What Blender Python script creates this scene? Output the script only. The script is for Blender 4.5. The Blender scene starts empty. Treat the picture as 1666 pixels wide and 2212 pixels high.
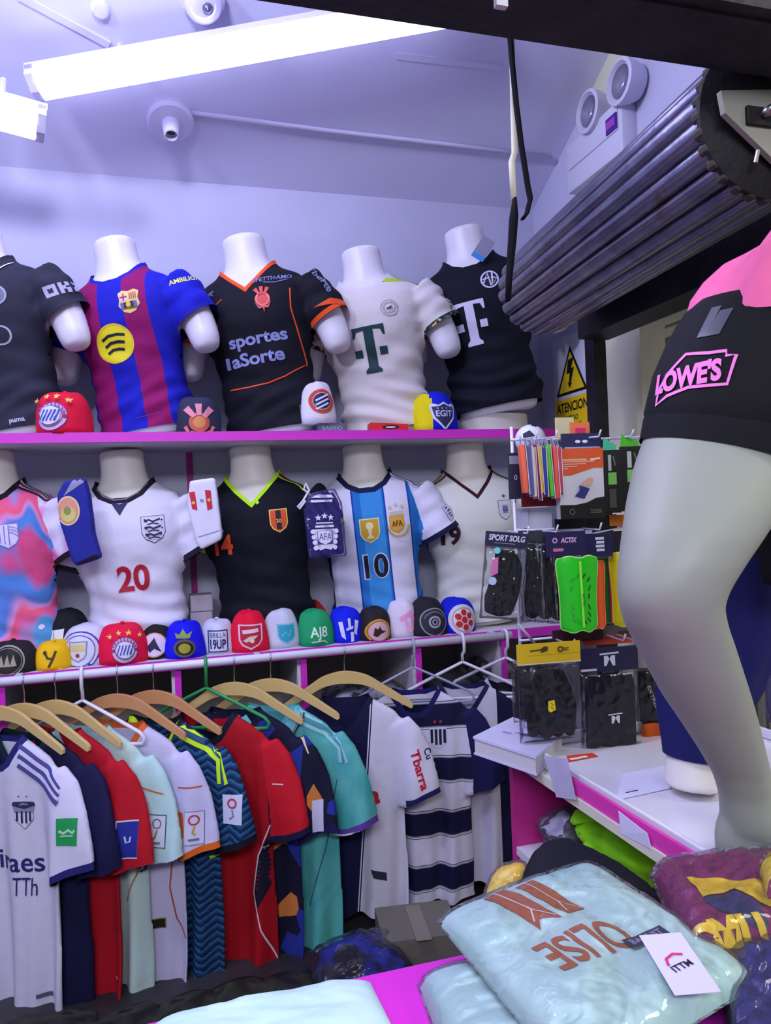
import bpy, bmesh, math, random
import numpy as np
from mathutils import Vector, Matrix, noise
from mathutils.bvhtree import BVHTree
from mathutils.geometry import tessellate_polygon

S = bpy.context.scene
COL = S.collection
R = math.radians
random.seed(4)

# ------------------------------------------------------------------ camera
FPX, CX0, CY0 = 1650.0, 833.0, 1106.0            # focal length and centre in photo pixels (1666 x 2212)
YAW, ROLL = R(16.5), R(2.3)
EYE = Vector((0, 0, 1.5))
c_f = Vector((math.sin(YAW), math.cos(YAW), 0))
_r0 = Vector((math.cos(YAW), -math.sin(YAW), 0)); _u0 = Vector((0, 0, 1))
c_r = _r0 * math.cos(ROLL) - _u0 * math.sin(ROLL)
c_u = _u0 * math.cos(ROLL) + _r0 * math.sin(ROLL)
cam = bpy.data.cameras.new('camera')
cam.sensor_fit = 'HORIZONTAL'; cam.sensor_width = 36.0; cam.lens = FPX / 1666.0 * 36.0
cam.clip_start = 0.02; cam.clip_end = 100
cam_ob = bpy.data.objects.new('camera', cam); COL.objects.link(cam_ob)
cam_ob.matrix_world = Matrix(((c_r.x, c_u.x, -c_f.x, EYE.x), (c_r.y, c_u.y, -c_f.y, EYE.y),
                              (c_r.z, c_u.z, -c_f.z, EYE.z), (0, 0, 0, 1)))
S.camera = cam_ob

def ray(x, y):
    return c_f + c_r * ((x - CX0) / FPX) + c_u * ((CY0 - y) / FPX)
def at(x, y, X=None, Y=None, Z=None, d=None):
    """where the line of sight through a photo pixel meets a wall, shelf or table plane"""
    v = ray(x, y)
    if X is not None: t = (X - EYE.x) / v.x
    elif Y is not None: t = (Y - EYE.y) / v.y
    elif Z is not None: t = (Z - EYE.z) / v.z
    else: t = d
    return EYE + v * t

# ------------------------------------------------------------------ world, light, exposure
w = bpy.data.worlds.new('corridor_ambient'); S.world = w; w.use_nodes = True
w.node_tree.nodes['Background'].inputs[0].default_value = (0.62, 0.64, 0.74, 1)
w.node_tree.nodes['Background'].inputs[1].default_value = 0.48
def area(name, loc, aim, sx, sy, power, col):
    l = bpy.data.lights.new(name, 'AREA'); l.shape = 'RECTANGLE'; l.size = sx; l.size_y = sy
    l.energy = power; l.color = col
    o = bpy.data.objects.new(name, l); COL.objects.link(o); o.location = loc
    o.rotation_euler = (Vector(aim) - Vector(loc)).to_track_quat('-Z', 'Y').to_euler()
    return o
# unseen lamps: added frontal fill behind the camera, and one beyond the side opening
area('front_fill_lamp', (-0.5, -1.4, 2.85), (-0.3, 2.6, 1.2), 2.4, 0.5, 72, (0.81, 0.84, 1.0))
for lx in (-1.0, -0.2):                     # unseen fill lamps inside the header, added to brighten garments and ceiling
    l = bpy.data.lights.new('shop_fill', 'POINT'); l.energy = 50; l.color = (0.69, 0.705, 1.0); l.shadow_soft_size = 0.12
    o = bpy.data.objects.new('shop_fill', l); COL.objects.link(o); o.location = (lx, 1.5, 3.15)
area('side_gallery_lamp', (2.6, 0.6, 2.75), (1.9, 1.5, 0.9), 1.6, 0.5, 30, (1.0, 0.95, 0.80))
S.view_settings.view_transform = 'Standard'; S.view_settings.look = 'None'
S.view_settings.gamma = 1.0; S.view_settings.use_curve_mapping = False
S.view_settings.exposure = 0.22

# ------------------------------------------------------------------ materials
def lin(h):
    if isinstance(h, (tuple, list)): return (*h[:3], 1)
    h = h.lstrip('#'); o = []
    for i in (0, 2, 4):
        c = int(h[i:i+2], 16) / 255
        o.append(c / 12.92 if c <= 0.04045 else ((c + 0.055) / 1.055) ** 2.4)
    return (*o, 1)
_M = {}
def nset(nt, typ, **kw):
    n = nt.nodes.new(typ)
    for k, v in kw.items(): setattr(n, k, v)
    return n
def mathn(nt, op, a, b=None, clamp=False):
    n = nt.nodes.new('ShaderNodeMath'); n.operation = op; n.use_clamp = clamp
    for i, s in enumerate((a, b)):
        if s is None: continue
        if isinstance(s, (int, float)): n.inputs[i].default_value = s
        else: nt.links.new(s, n.inputs[i])
    return n.outputs[0]
def mat(color, rough=0.8, metal=0.0, bump=0.0, bscale=60, emit=None, estr=0, pattern=None, key=None, spec=0.4, coat=0, sheen=0, alpha=None):
    k = key or (color, rough, metal, bump, bscale, emit, estr, spec, coat, sheen)
    if k in _M: return _M[k]
    m = bpy.data.materials.new('surface'); m.use_nodes = True; nt = m.node_tree
    b = nt.nodes['Principled BSDF']
    b.inputs['Base Color'].default_value = lin(color)
    b.inputs['Roughness'].default_value = rough; b.inputs['Metallic'].default_value = metal
    b.inputs['Specular IOR Level'].default_value = spec
    if coat: b.inputs['Coat Weight'].default_value = coat; b.inputs['Coat Roughness'].default_value = 0.08
    if sheen: b.inputs['Sheen Weight'].default_value = sheen
    if emit:
        b.inputs['Emission Color'].default_value = lin(emit); b.inputs['Emission Strength'].default_value = estr
    tc = None
    if pattern:
        tc = nt.nodes.new('ShaderNodeTexCoord')
        sep = nt.nodes.new('ShaderNodeSeparateXYZ'); nt.links.new(tc.outputs['Object'], sep.inputs[0])
        c = pattern(nt, tc.outputs['Object'], sep.outputs[0], sep.outputs[1], sep.outputs[2])
        nt.links.new(c, b.inputs['Base Color'])
    if bump:
        tc = tc or nt.nodes.new('ShaderNodeTexCoord')
        nz = nt.nodes.new('ShaderNodeTexNoise'); nz.inputs['Scale'].default_value = bscale; nz.inputs['Detail'].default_value = 3
        nt.links.new(tc.outputs['Object'], nz.inputs['Vector'])
        bp = nt.nodes.new('ShaderNodeBump'); bp.inputs['Strength'].default_value = bump; bp.inputs['Distance'].default_value = 0.01
        nt.links.new(nz.outputs[0], bp.inputs['Height']); nt.links.new(bp.outputs[0], b.inputs['Normal'])
    _M[k] = m
    return m
def cloth(c, pattern=None, key=None, rough=0.78): return mat(c, rough, bump=0.22, bscale=26, pattern=pattern, key=key, spec=0.22)
def plastic(c, rough=0.35): return mat(c, rough, spec=0.5)
def print_(c): return mat(c, 0.6, spec=0.35)
def metal(c, rough=0.35): return mat(c, rough, metal=1.0)
def ramp(nt, fac, stops, mode='CONSTANT'):
    n = nt.nodes.new('ShaderNodeValToRGB'); cr = n.color_ramp; cr.interpolation = mode
    while len(cr.elements) > 1: cr.elements.remove(cr.elements[-1])
    cr.elements[0].position = max(0, stops[0][0]); cr.elements[0].color = lin(stops[0][1])
    for p, c in stops[1:]:
        e = cr.elements.new(min(1, max(0, p))); e.color = lin(c)
    nt.links.new(fac, n.inputs[0]); return n.outputs[0]
def bands(axis, lo, hi, stops, mode='CONSTANT', wob=None):
    """colour bands along an axis of the garment (stops in metres)"""
    def f(nt, vec, x, y, z):
        s = (x, y, z)[axis]
        if wob:
            o = (x, y, z)[wob[0]]
            s = mathn(nt, 'ADD', s, mathn(nt, 'MULTIPLY', mathn(nt, 'SINE', mathn(nt, 'MULTIPLY', o, wob[1])), wob[2]))
        t = mathn(nt, 'DIVIDE', mathn(nt, 'SUBTRACT', s, lo), hi - lo, True)
        return ramp(nt, t, [((p - lo) / (hi - lo), c) for p, c in stops], mode)
    return f
def blotch(scale, stops, mode='LINEAR', stretch=(1, 1, 1), dist=0.6, detail=2):
    def f(nt, vec, x, y, z):
        mp = nt.nodes.new('ShaderNodeMapping'); mp.inputs['Scale'].default_value = stretch
        nt.links.new(vec, mp.inputs[0])
        n = nt.nodes.new('ShaderNodeTexNoise'); n.inputs['Scale'].default_value = scale
        n.inputs['Detail'].default_value = detail; n.inputs['Distortion'].default_value = dist
        nt.links.new(mp.outputs[0], n.inputs['Vector'])
        return ramp(nt, n.outputs[0], stops, mode)
    return f
def voro(scale, stops, stretch=(1, 1, 1), mode='CONSTANT'):
    def f(nt, vec, x, y, z):
        mp = nt.nodes.new('ShaderNodeMapping'); mp.inputs['Scale'].default_value = stretch
        nt.links.new(vec, mp.inputs[0])
        n = nt.nodes.new('ShaderNodeTexVoronoi'); n.inputs['Scale'].default_value = scale
        nt.links.new(mp.outputs[0], n.inputs['Vector'])
        sp = nt.nodes.new('ShaderNodeSeparateColor'); nt.links.new(n.outputs['Color'], sp.inputs[0])
        return ramp(nt, sp.outputs[0], stops, mode)
    return f
def film(tint='#f4f4ff', dens=0.03, rough=0.07, key='film', bscale=16, bstr=0.35):
    """clear plastic bag: mostly see-through, with crinkled gloss"""
    if key in _M: return _M[key]
    m = bpy.data.materials.new('clear_film'); m.use_nodes = True; nt = m.node_tree; nt.nodes.clear()
    out = nt.nodes.new('ShaderNodeOutputMaterial')
    tr = nt.nodes.new('ShaderNodeBsdfTransparent'); tr.inputs[0].default_value = (0.96, 0.96, 0.98, 1)
    df = nt.nodes.new('ShaderNodeBsdfDiffuse'); df.inputs[0].default_value = lin(tint)
    gl = nt.nodes.new('ShaderNodeBsdfGlossy'); gl.inputs['Roughness'].default_value = rough
    tc = nt.nodes.new('ShaderNodeTexCoord')
    nz = nt.nodes.new('ShaderNodeTexNoise'); nz.inputs['Scale'].default_value = bscale; nz.inputs['Detail'].default_value = 2.5
    nz.inputs['Distortion'].default_value = 1.2
    nt.links.new(tc.outputs['Object'], nz.inputs['Vector'])
    bp = nt.nodes.new('ShaderNodeBump'); bp.inputs['Strength'].default_value = bstr; bp.inputs['Distance'].default_value = 0.02
    nt.links.new(nz.outputs[0], bp.inputs['Height']); nt.links.new(bp.outputs[0], gl.inputs['Normal'])
    a = nt.nodes.new('ShaderNodeMixShader'); a.inputs[0].default_value = dens
    nt.links.new(tr.outputs[0], a.inputs[1]); nt.links.new(df.outputs[0], a.inputs[2])
    lw = nt.nodes.new('ShaderNodeFresnel'); lw.inputs[0].default_value = 1.45
    nt.links.new(bp.outputs[0], lw.inputs['Normal'])
    f = mathn(nt, 'ADD', mathn(nt, 'MULTIPLY', lw.outputs[0], 0.75), 0.01, True)
    b2 = nt.nodes.new('ShaderNodeMixShader'); nt.links.new(f, b2.inputs[0])
    nt.links.new(a.outputs[0], b2.inputs[1]); nt.links.new(gl.outputs[0], b2.inputs[2])
    nt.links.new(b2.outputs[0], out.inputs[0])
    _M[key] = m
    return m

# ------------------------------------------------------------------ mesh helpers
def mesh_ob(name, V, F, mats, parent=None, smooth=True, mi=None):
    me = bpy.data.meshes.new(name)
    me.from_pydata([tuple(v) for v in V], [], [tuple(f) for f in F])
    for m in (mats if isinstance(mats, (list, tuple)) else [mats]): me.materials.append(m)
    n = len(me.polygons)
    if smooth is True: me.polygons.foreach_set('use_smooth', [True] * n)
    if mi is not None and n: me.polygons.foreach_set('material_index', list(mi)[:n])
    me.update()
    o = bpy.data.objects.new(name, me); COL.objects.link(o)
    if parent is not None: o.parent = parent
    return o
def thing(name, label, cat, loc=(0, 0, 0), rz=0.0, group=None, tilt=0.0):
    o = bpy.data.objects.new(name, None); COL.objects.link(o)
    o.empty_display_size = 0.05
    o.location = loc; o.rotation_euler = (0, tilt, rz)
    return tag(o, label, cat, group)
def tag(o, label, cat, group=None, kind=None):
    o['label'] = label; o['category'] = cat
    if group: o['group'] = group
    if kind: o['kind'] = kind
    return o
def struct(o): o['kind'] = 'structure'; return o

class MB:
    """collects simple solids; build() links them as one mesh"""
    def __init__(s): s.V = []; s.F = []; s.mi = []
    def add(s, V, F, m=0):
        b = len(s.V); s.V += [Vector(v) for v in V]; s.F += [tuple(i + b for i in f) for f in F]; s.mi += [m] * len(F); return s
    def box(s, c, d, m=0, rot=None, bev=0.0):
        x, y, z = (k / 2 for k in d); c = Vector(c)
        if bev <= 0:
            P = [Vector((i * x, j * y, k * z)) for k in (-1, 1) for j in (-1, 1) for i in (-1, 1)]
            F = [(0, 2, 3, 1), (4, 5, 7, 6), (0, 1, 5, 4), (2, 6, 7, 3), (0, 4, 6, 2), (1, 3, 7, 5)]
        else:
            bm = bmesh.new(); bmesh.ops.create_cube(bm, size=1)
            for v in bm.verts: v.co = Vector((v.co.x * d[0], v.co.y * d[1], v.co.z * d[2]))
            bmesh.ops.bevel(bm, geom=bm.edges[:], offset=bev, segments=2, affect='EDGES', profile=0.5)
            bm.verts.index_update()
            P = [v.co.copy() for v in bm.verts]; F = [tuple(v.index for v in f.verts) for f in bm.faces]; bm.free()
        if rot is not None: P = [rot @ p for p in P]
        return s.add([p + c for p in P], F, m)
    def tube(s, pts, r, n=8, m=0, closed=False, flat=None):
        pts = [Vector(p) for p in pts]; N = len(pts)
        rr = r if isinstance(r, (list, tuple)) else [r] * N
        up = Vector((0, 0, 1)); V = []; prev = None
        for i, p in enumerate(pts):
            a = pts[(i - 1) % N] if (closed or i) else p; b = pts[(i + 1) % N] if (closed or i < N - 1) else p
            t = (b - a).normalized() if (b - a).length > 1e-9 else Vector((0, 0, 1))
            if prev is None: nrm = t.cross(up) if abs(t.dot(up)) < 0.95 else t.cross(Vector((1, 0, 0)))
            else: nrm = prev - t * prev.dot(t)
            if nrm.length < 1e-6: nrm = t.orthogonal()
            nrm.normalize(); prev = nrm; bi = t.cross(nrm)
            for k in range(n):
                an = 2 * math.pi * k / n
                V.append(p + nrm * math.cos(an) * rr[i] + bi * math.sin(an) * rr[i] * (flat or 1))
        F = []
        for i in range(N if closed else N - 1):
            j = (i + 1) % N
            for k in range(n):
                q = (k + 1) % n
                F.append((i * n + k, i * n + q, j * n + q, j * n + k))
        if not closed: F += [tuple(range(n))[::-1], tuple((N - 1) * n + k for k in range(n))]
        return s.add(V, F, m)
    def lathe(s, prof, n=24, m=0, c=(0, 0, 0), rot=None, sx=1, sy=1):
        c = Vector(c); V = []; F = []; N = len(prof)
        for r, z in prof:
            for k in range(n):
                a = 2 * math.pi * k / n; p = Vector((r * math.cos(a) * sx, r * math.sin(a) * sy, z))
                V.append((rot @ p if rot is not None else p) + c)
        for i in range(N - 1):
            for k in range(n):
                q = (k + 1) % n; F.append((i * n + k, i * n + q, (i + 1) * n + q, (i + 1) * n + k))
        F += [tuple(range(n))[::-1], tuple((N - 1) * n + k for k in range(n))]
        return s.add(V, F, m)
    def prism(s, poly, lo, hi, axes='xz', m=0, mtx=None):
        """extrude a 2D outline; axes says where its two coordinates go, the rest is the thickness"""
        n = len(poly); V = []
        for h in (lo, hi):
            for a, b in poly:
                V.append({'xz': Vector((a, h, b)), 'xy': Vector((a, b, h)), 'yz': Vector((h, a, b))}[axes])
        if mtx is not None: V = [mtx @ v for v in V]
        T = tessellate_polygon([[Vector((a, b, 0)) for a, b in poly]])
        F = [tuple(t) for t in T] + [tuple(i + n for i in t[::-1]) for t in T]
        F += [(i, (i + 1) % n, (i + 1) % n + n, i + n) for i in range(n)]
        return s.add(V, F, m)
    def build(s, name, mats, parent=None, smooth=False):
        o = mesh_ob(name, s.V, s.F, mats, parent, smooth, s.mi)
        bm = bmesh.new(); bm.from_mesh(o.data); bmesh.ops.recalc_face_normals(bm, faces=bm.faces[:]); bm.to_mesh(o.data); bm.free()
        if smooth == 'auto':
            o.data.polygons.foreach_set('use_smooth', [True] * len(o.data.polygons))
            try: o.data.set_sharp_from_angle(angle=R(38))
            except Exception: pass
        return o

# ------------------------------------------------------------------ flat prints laid onto a surface
_TXT = {}
def text2d(s, bold=0.0, shear=0.0):
    k = (s, bold, shear)
    if k in _TXT: return _TXT[k]
    cu = bpy.data.curves.new('lettering', 'FONT'); cu.body = s; cu.size = 1; cu.align_x = 'LEFT'
    cu.resolution_u = 4; cu.offset = bold; cu.shear = shear; cu.fill_mode = 'FRONT'
    o = bpy.data.objects.new('lettering', cu); COL.objects.link(o)
    dg = bpy.context.evaluated_depsgraph_get(); me = bpy.data.meshes.new_from_object(o.evaluated_get(dg))
    V = [(v.co.x, v.co.y) for v in me.vertices]; F = [tuple(p.vertices) for p in me.polygons]
    bpy.data.objects.remove(o); bpy.data.curves.remove(cu); bpy.data.meshes.remove(me)
    if V:
        x0 = min(v[0] for v in V); x1 = max(v[0] for v in V); y0 = min(v[1] for v in V); y1 = max(v[1] for v in V)
        V = [((a - (x0 + x1) / 2) / (y1 - y0), (b - (y0 + y1) / 2) / (y1 - y0)) for a, b in V]
    _TXT[k] = (V, F); return _TXT[k]

class Print:
    """2D artwork in metres; put() projects it onto a surface as thin raised film"""
    def __init__(s): s.L = []; s.mats = []
    def mi(s, m):
        m = print_(m) if isinstance(m, (str, tuple)) else m
        if m not in s.mats: s.mats.append(m)
        return s.mats.index(m)
    def poly(s, pts, m):
        T = tessellate_polygon([[Vector((a, b, 0)) for a, b in pts]])
        s.L.append(([tuple(p) for p in pts], [tuple(t) for t in T], s.mi(m))); return s
    def rect(s, x0, y0, x1, y1, m): return s.poly([(x0, y0), (x1, y0), (x1, y1), (x0, y1)], m)
    def disc(s, x, y, r, m, ry=None, n=26):
        ry = ry or r
        return s.poly([(x + r * math.cos(2 * math.pi * k / n), y + ry * math.sin(2 * math.pi * k / n)) for k in range(n)], m)
    def ring(s, x, y, r0, r1, m, n=28, a0=0, a1=360):
        V = []; F = []
        for k in range(n + 1):
            a = R(a0 + (a1 - a0) * k / n)
            V += [(x + r0 * math.cos(a), y + r0 * math.sin(a)), (x + r1 * math.cos(a), y + r1 * math.sin(a))]
        for k in range(n): F.append((2 * k, 2 * k + 1, 2 * k + 3, 2 * k + 2))
        s.L.append((V, F, s.mi(m))); return s
    def stroke(s, pts, wd, m):
        V = []; F = []; N = len(pts); P = [Vector(p) for p in pts]
        for i, p in enumerate(P):
            t = (P[min(i + 1, N - 1)] - P[max(i - 1, 0)]).normalized(); n = Vector((-t.y, t.x)) * wd / 2
            V += [tuple(p + n), tuple(p - n)]
        for i in range(N - 1): F.append((2 * i, 2 * i + 1, 2 * i + 3, 2 * i + 2))
        s.L.append((V, F, s.mi(m))); return s
    def star(s, x, y, r, m, k=5, rot=90):
        return s.poly([(x + (r if i % 2 == 0 else r * .42) * math.cos(R(rot + 180 * i / k)), y + (r if i % 2 == 0 else r * .42) * math.sin(R(rot + 180 * i / k))) for i in range(2 * k)], m)
    def shield(s, x, y, w_, h, m):
        w2 = w_ / 2; t = y + h / 2
        return s.poly([(x - w2, t), (x + w2, t), (x + w2, y - h * .12), (x + w2 * .72, y - h * .33), (x, y - h / 2), (x - w2 * .72, y - h * .33), (x - w2, y - h * .12)], m)
    def text(s, t, x, y, h, m, bold=0.02, shear=0.0, rot=0.0, wd=None):
        V, F = text2d(t, bold, shear)
        if not V: return s
        ww = max(v[0] for v in V) * 2; k = (wd / (ww * h)) if wd else 1.0
        c, sn = math.cos(R(rot)), math.sin(R(rot))
        Q = [(x + a * h * k * c - b * h * sn, y + a * h * k * sn + b * h * c) for a, b in V]
        s.L.append((Q, F, s.mi(m))); return s
    def tri(s, L):
        out = []
        for V, F, m in s.L:
            tris = []
            for f in F:
                for i in range(1, len(f) - 1): tris.append((V[f[0]], V[f[i]], V[f[i + 1]]))
            res = []
            while tris:
                a, b, c = tris.pop()
                e = [(a[0] - b[0]) ** 2 + (a[1] - b[1]) ** 2, (b[0] - c[0]) ** 2 + (b[1] - c[1]) ** 2, (c[0] - a[0]) ** 2 + (c[1] - a[1]) ** 2]
                i = e.index(max(e))
                if e[i] <= L * L: res.append((a, b, c)); continue
                if i == 0: p = ((a[0] + b[0]) / 2, (a[1] + b[1]) / 2); tris += [(a, p, c), (p, b, c)]
                elif i == 1: p = ((b[0] + c[0]) / 2, (b[1] + c[1]) / 2); tris += [(a, b, p), (a, p, c)]
                else: p = ((c[0] + a[0]) / 2, (c[1] + a[1]) / 2); tris += [(a, b, p), (p, b, c)]
            out.append((res, m))
        return out
    def put(s, name, parent, bvh, org, ax, ay, L=0.022, lift=0.0015, step=0.0007, label=None, reach=2.0):
        """org: centre, off the surface; ax, ay: unit directions of the art; it is cast along -(ax x ay)"""
        org, ax, ay = Vector(org), Vector(ax).normalized(), Vector(ay).normalized(); d = -(ax.cross(ay)).normalized()
        V = []; F = []; mi = []
        for li, (tr, m) in enumerate(s.tri(L)):
            cache = {}
            def vid(p):
                k = (round(p[0], 5), round(p[1], 5))
                if k not in cache:
                    o = org + ax * p[0] + ay * p[1]; h = bvh.ray_cast(o, d, reach)
                    if h[0] is None: cache[k] = None
                    else:
                        n = h[1]
                        if n.dot(d) > 0: n = -n
                        q = h[0] + n * (lift * .6 + step * li) - d * lift * .4
                        V.append(q); cache[k] = len(V) - 1
                return cache[k]
            for a, b, c in tr:
                t = (vid(a), vid(b), vid(c))
                if None in t or len(set(t)) < 3: continue
                if max((V[t[0]] - V[t[1]]).length, (V[t[1]] - V[t[2]]).length, (V[t[0]] - V[t[2]]).length) > L * 4: continue
                F.append(t); mi.append(m)
        if not F: return None
        o = mesh_ob(name, V, F, s.mats, parent, True, mi)
        if label: o['label'] = label
        return o
    def flat(s, name, parent, org, ax, ay, step=0.0004, label=None):
        """the art on a flat sheet"""
        org, ax, ay = Vector(org), Vector(ax).normalized(), Vector(ay).normalized(); n = ax.cross(ay)
        V = []; F = []; mi = []
        for li, (P, Fs, m) in enumerate(s.L):
            b = len(V); V += [org + ax * p[0] + ay * p[1] + n * step * (li + 1) for p in P]
            F += [tuple(i + b for i in f) for f in Fs]; mi += [m] * len(Fs)
        o = mesh_ob(name, V, F, s.mats, parent, False, mi)
        if label: o['label'] = label
        return o

# ------------------------------------------------------------------ soft shapes: closed lofts fused by a voxel skin
def loft(rings, n=28):
    """rings: (centre, half axis a, half axis b, exponent)"""
    V = []; F = []
    for c, a, b, e in rings:
        c, a, b = Vector(c), Vector(a), Vector(b)
        for k in range(n):
            t = 2 * math.pi * k / n; cs, sn = math.cos(t), math.sin(t)
            V.append(c + a * math.copysign(abs(cs) ** (2 / e), cs) + b * math.copysign(abs(sn) ** (2 / e), sn))
    for i in range(len(rings) - 1):
        for k in range(n):
            q = (k + 1) % n; F.append((i * n + k, i * n + q, (i + 1) * n + q, (i + 1) * n + k))
    F += [tuple(range(n))[::-1], tuple((len(rings) - 1) * n + k for k in range(n))]
    return V, F
def fuse(parts, voxel=0.009, smooth=6, fac=0.5):
    V = []; F = []
    for v, f in parts:
        b = len(V); V += [tuple(p) for p in v]; F += [tuple(i + b for i in q) for q in f]
    me = bpy.data.meshes.new('tmp'); me.from_pydata(V, [], F)
    bm = bmesh.new(); bm.from_mesh(me); bmesh.ops.recalc_face_normals(bm, faces=bm.faces[:]); bm.to_mesh(me); bm.free()
    o = bpy.data.objects.new('tmp', me); COL.objects.link(o)
    m = o.modifiers.new('r', 'REMESH'); m.mode = 'VOXEL'; m.voxel_size = voxel; m.adaptivity = 0
    s = o.modifiers.new('s', 'SMOOTH'); s.factor = fac; s.iterations = smooth
    dg = bpy.context.evaluated_depsgraph_get(); r = bpy.data.meshes.new_from_object(o.evaluated_get(dg))
    A = np.array([v.co[:] for v in r.vertices]); Q = [tuple(p.vertices) for p in r.polygons]
    bpy.data.objects.remove(o); bpy.data.meshes.remove(me); bpy.data.meshes.remove(r)
    return A, Q
def sub(A, Q):
    """only the vertices a face list uses"""
    ids = sorted({i for f in Q for i in f}); mp = {v: k for k, v in enumerate(ids)}
    return [A[i] for i in ids], [tuple(mp[i] for i in f) for f in Q]
# ------------------------------------------------------------------ the shop shell
YB, XR, XL, CZ, CS = 3.25, 1.75, -2.3, 2.9, 0.5         # back wall, side walls, ceiling height at the back, ceiling slope
wall_paint = mat('#c4c4dc', 0.75, bump=0.25, bscale=9, key='wallpaint', spec=0.25,
                 pattern=blotch(2.2, [(0.3, '#c0c0d8'), (0.7, '#cacae2')]))
ceil_paint = mat('#e4e0f6', 0.8, bump=0.2, bscale=6, key='ceilpaint', spec=0.2,
                 pattern=blotch(1.5, [(0.3, '#dadaf2'), (0.7, '#e4e4fa')]))
cream_paint = mat('#dcdcba', 0.8, bump=0.2, bscale=12, key='creampaint', spec=0.2,
                  pattern=blotch(3, [(0.3, '#d6d6b4'), (0.7, '#e2e2c6')]))
dark_steel = mat('#17151c', 0.55, bump=0.3, bscale=30, key='darksteel', spec=0.4,
                 pattern=blotch(7, [(0.35, '#100e14'), (0.6, '#1d1a24'), (0.8, '#2a2430')]))
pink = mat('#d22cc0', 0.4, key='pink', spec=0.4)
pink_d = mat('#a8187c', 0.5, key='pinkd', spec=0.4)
board_w = mat('#cfcbd6', 0.5, key='boardw', spec=0.4)
def slab(name, c, d, m, parent=None):
    o = MB().box(c, d).build(name, m, parent)
    return o
struct(slab('wall_back', ((XL + XR) / 2, YB + .05, 1.5), (XR - XL + .2, .1, 3.0), wall_paint))
struct(slab('wall_left', (XL - .05, 2.1, 2.0), (.1, 2.4, 4.0), wall_paint))
struct(slab('wall_right', (XR + .05, 3.01, 1.75), (.1, .48, 3.5), wall_paint))
struct(slab('wall_right_near', (XR + .045, 2.61, 1.75), (.11, .32, 3.5), cream_paint))  # near end of the side wall; cream stands for paint and warm outside light
struct(slab('wall_right_upper', (XR + .05, 1.75, 3.1), (.1, 1.44, 1.8), wall_paint))
struct(slab('floor', (.6, 1.0, -.05), (7, 9, .1), mat('#2e2b30', 0.5, key='floor', pattern=blotch(3, [(0.3, '#242126'), (0.7, '#3a373c')]))))
cm = MB()
y0, y1 = 1.04, YB + .1
za, zb = CZ + CS * (YB - y0), CZ + CS * (YB - y1)
cm.add([(XL - .1, y0, za), (XR + .1, y0, za), (XR + .1, y1, zb), (XL - .1, y1, zb),
        (XL - .1, y0, za + .1), (XR + .1, y0, za + .1), (XR + .1, y1, zb + .1), (XL - .1, y1, zb + .1)],
       [(0, 1, 2, 3), (7, 6, 5, 4), (0, 4, 5, 1), (1, 5, 6, 2), (2, 6, 7, 3), (3, 7, 4, 0)])
struct(cm.build('ceiling', ceil_paint))
def on_ceiling(x, y, drop=0.0):
    v = ray(x, y); t = (CZ - EYE.z + CS * YB - drop) / (v.z + CS * v.y)
    return EYE + v * t
c_n = Vector((0, -CS, -1)).normalized()                       # ceiling normal, facing into the room
# a cover strip over the joint between two ceiling sheets, and a rib further right
for k, (p, q) in enumerate((((40, -10), (236, 96)), ((857, 119), (1085, 146)))):
    a, b = on_ceiling(*p), on_ceiling(*q)
    m = MB(); dv = (b - a).normalized(); sd = dv.cross(c_n)
    V = [a + sd * i + c_n * j for i, j in ((-.012, -.004), (.012, -.004), (.012, .007), (-.012, .007))]
    V += [b + sd * i + c_n * j for i, j in ((-.012, -.004), (.012, -.004), (.012, .007), (-.012, .007))]
    m.add(V, [(0, 1, 2, 3), (7, 6, 5, 4), (0, 4, 5, 1), (1, 5, 6, 2), (2, 6, 7, 3), (3, 7, 4, 0)])
    struct(m.build('trim_%d' % (k + 1), ceil_paint))
# steel header over the shop front, the side opening's lintel and post
hd = MB()
hd.box((.6, 1.085, 2.51), (5.4, .13, .46)); hd.box((.6, 1.04, 3.35), (5.4, .06, 1.25))
hd.box((.6, 1.02, 2.315), (5.4, .05, .06)); hd.box((.6, 1.145, 2.31), (5.4, .03, .05))
struct(hd.build('beam_front', dark_steel))
lt = MB(); lt.box((1.51, 1.72, 2.165), (.12, 1.36, .16)); lt.box((1.62, 1.72, 2.20), (.26, 1.36, .09))
struct(lt.build('lintel_right', dark_steel))
struct(slab('post_right', (1.555, 2.46, 1.1), (.05, .06, 2.2), dark_steel))
# the corridor beyond the side opening
struct(slab('wall_corridor', (2.75, 2.6, 1.6), (.1, 6.0, 3.2), cream_paint))
sh = MB()
for k, (dz, dx) in enumerate(((0, .05), (.07, .035), (.13, .06))):
    sh.box((2.70 - dx / 2, 2.6, 2.40 + dz), (dx, 2.05, .045))
sh.box((2.68, 3.6, 1.2), (.06, .06, 2.4))
struct(sh.build('doorframe_corridor', mat('#b5ad98', .6, key='frametan')))
rb = MB()
for k in range(28): rb.box((2.685, 1.65 + k * .065, 1.2), (.03, .045, 2.38), bev=.008)
struct(rb.build('door_corridor', mat('#a9a69c', .5, key='shuttertan')))

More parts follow.
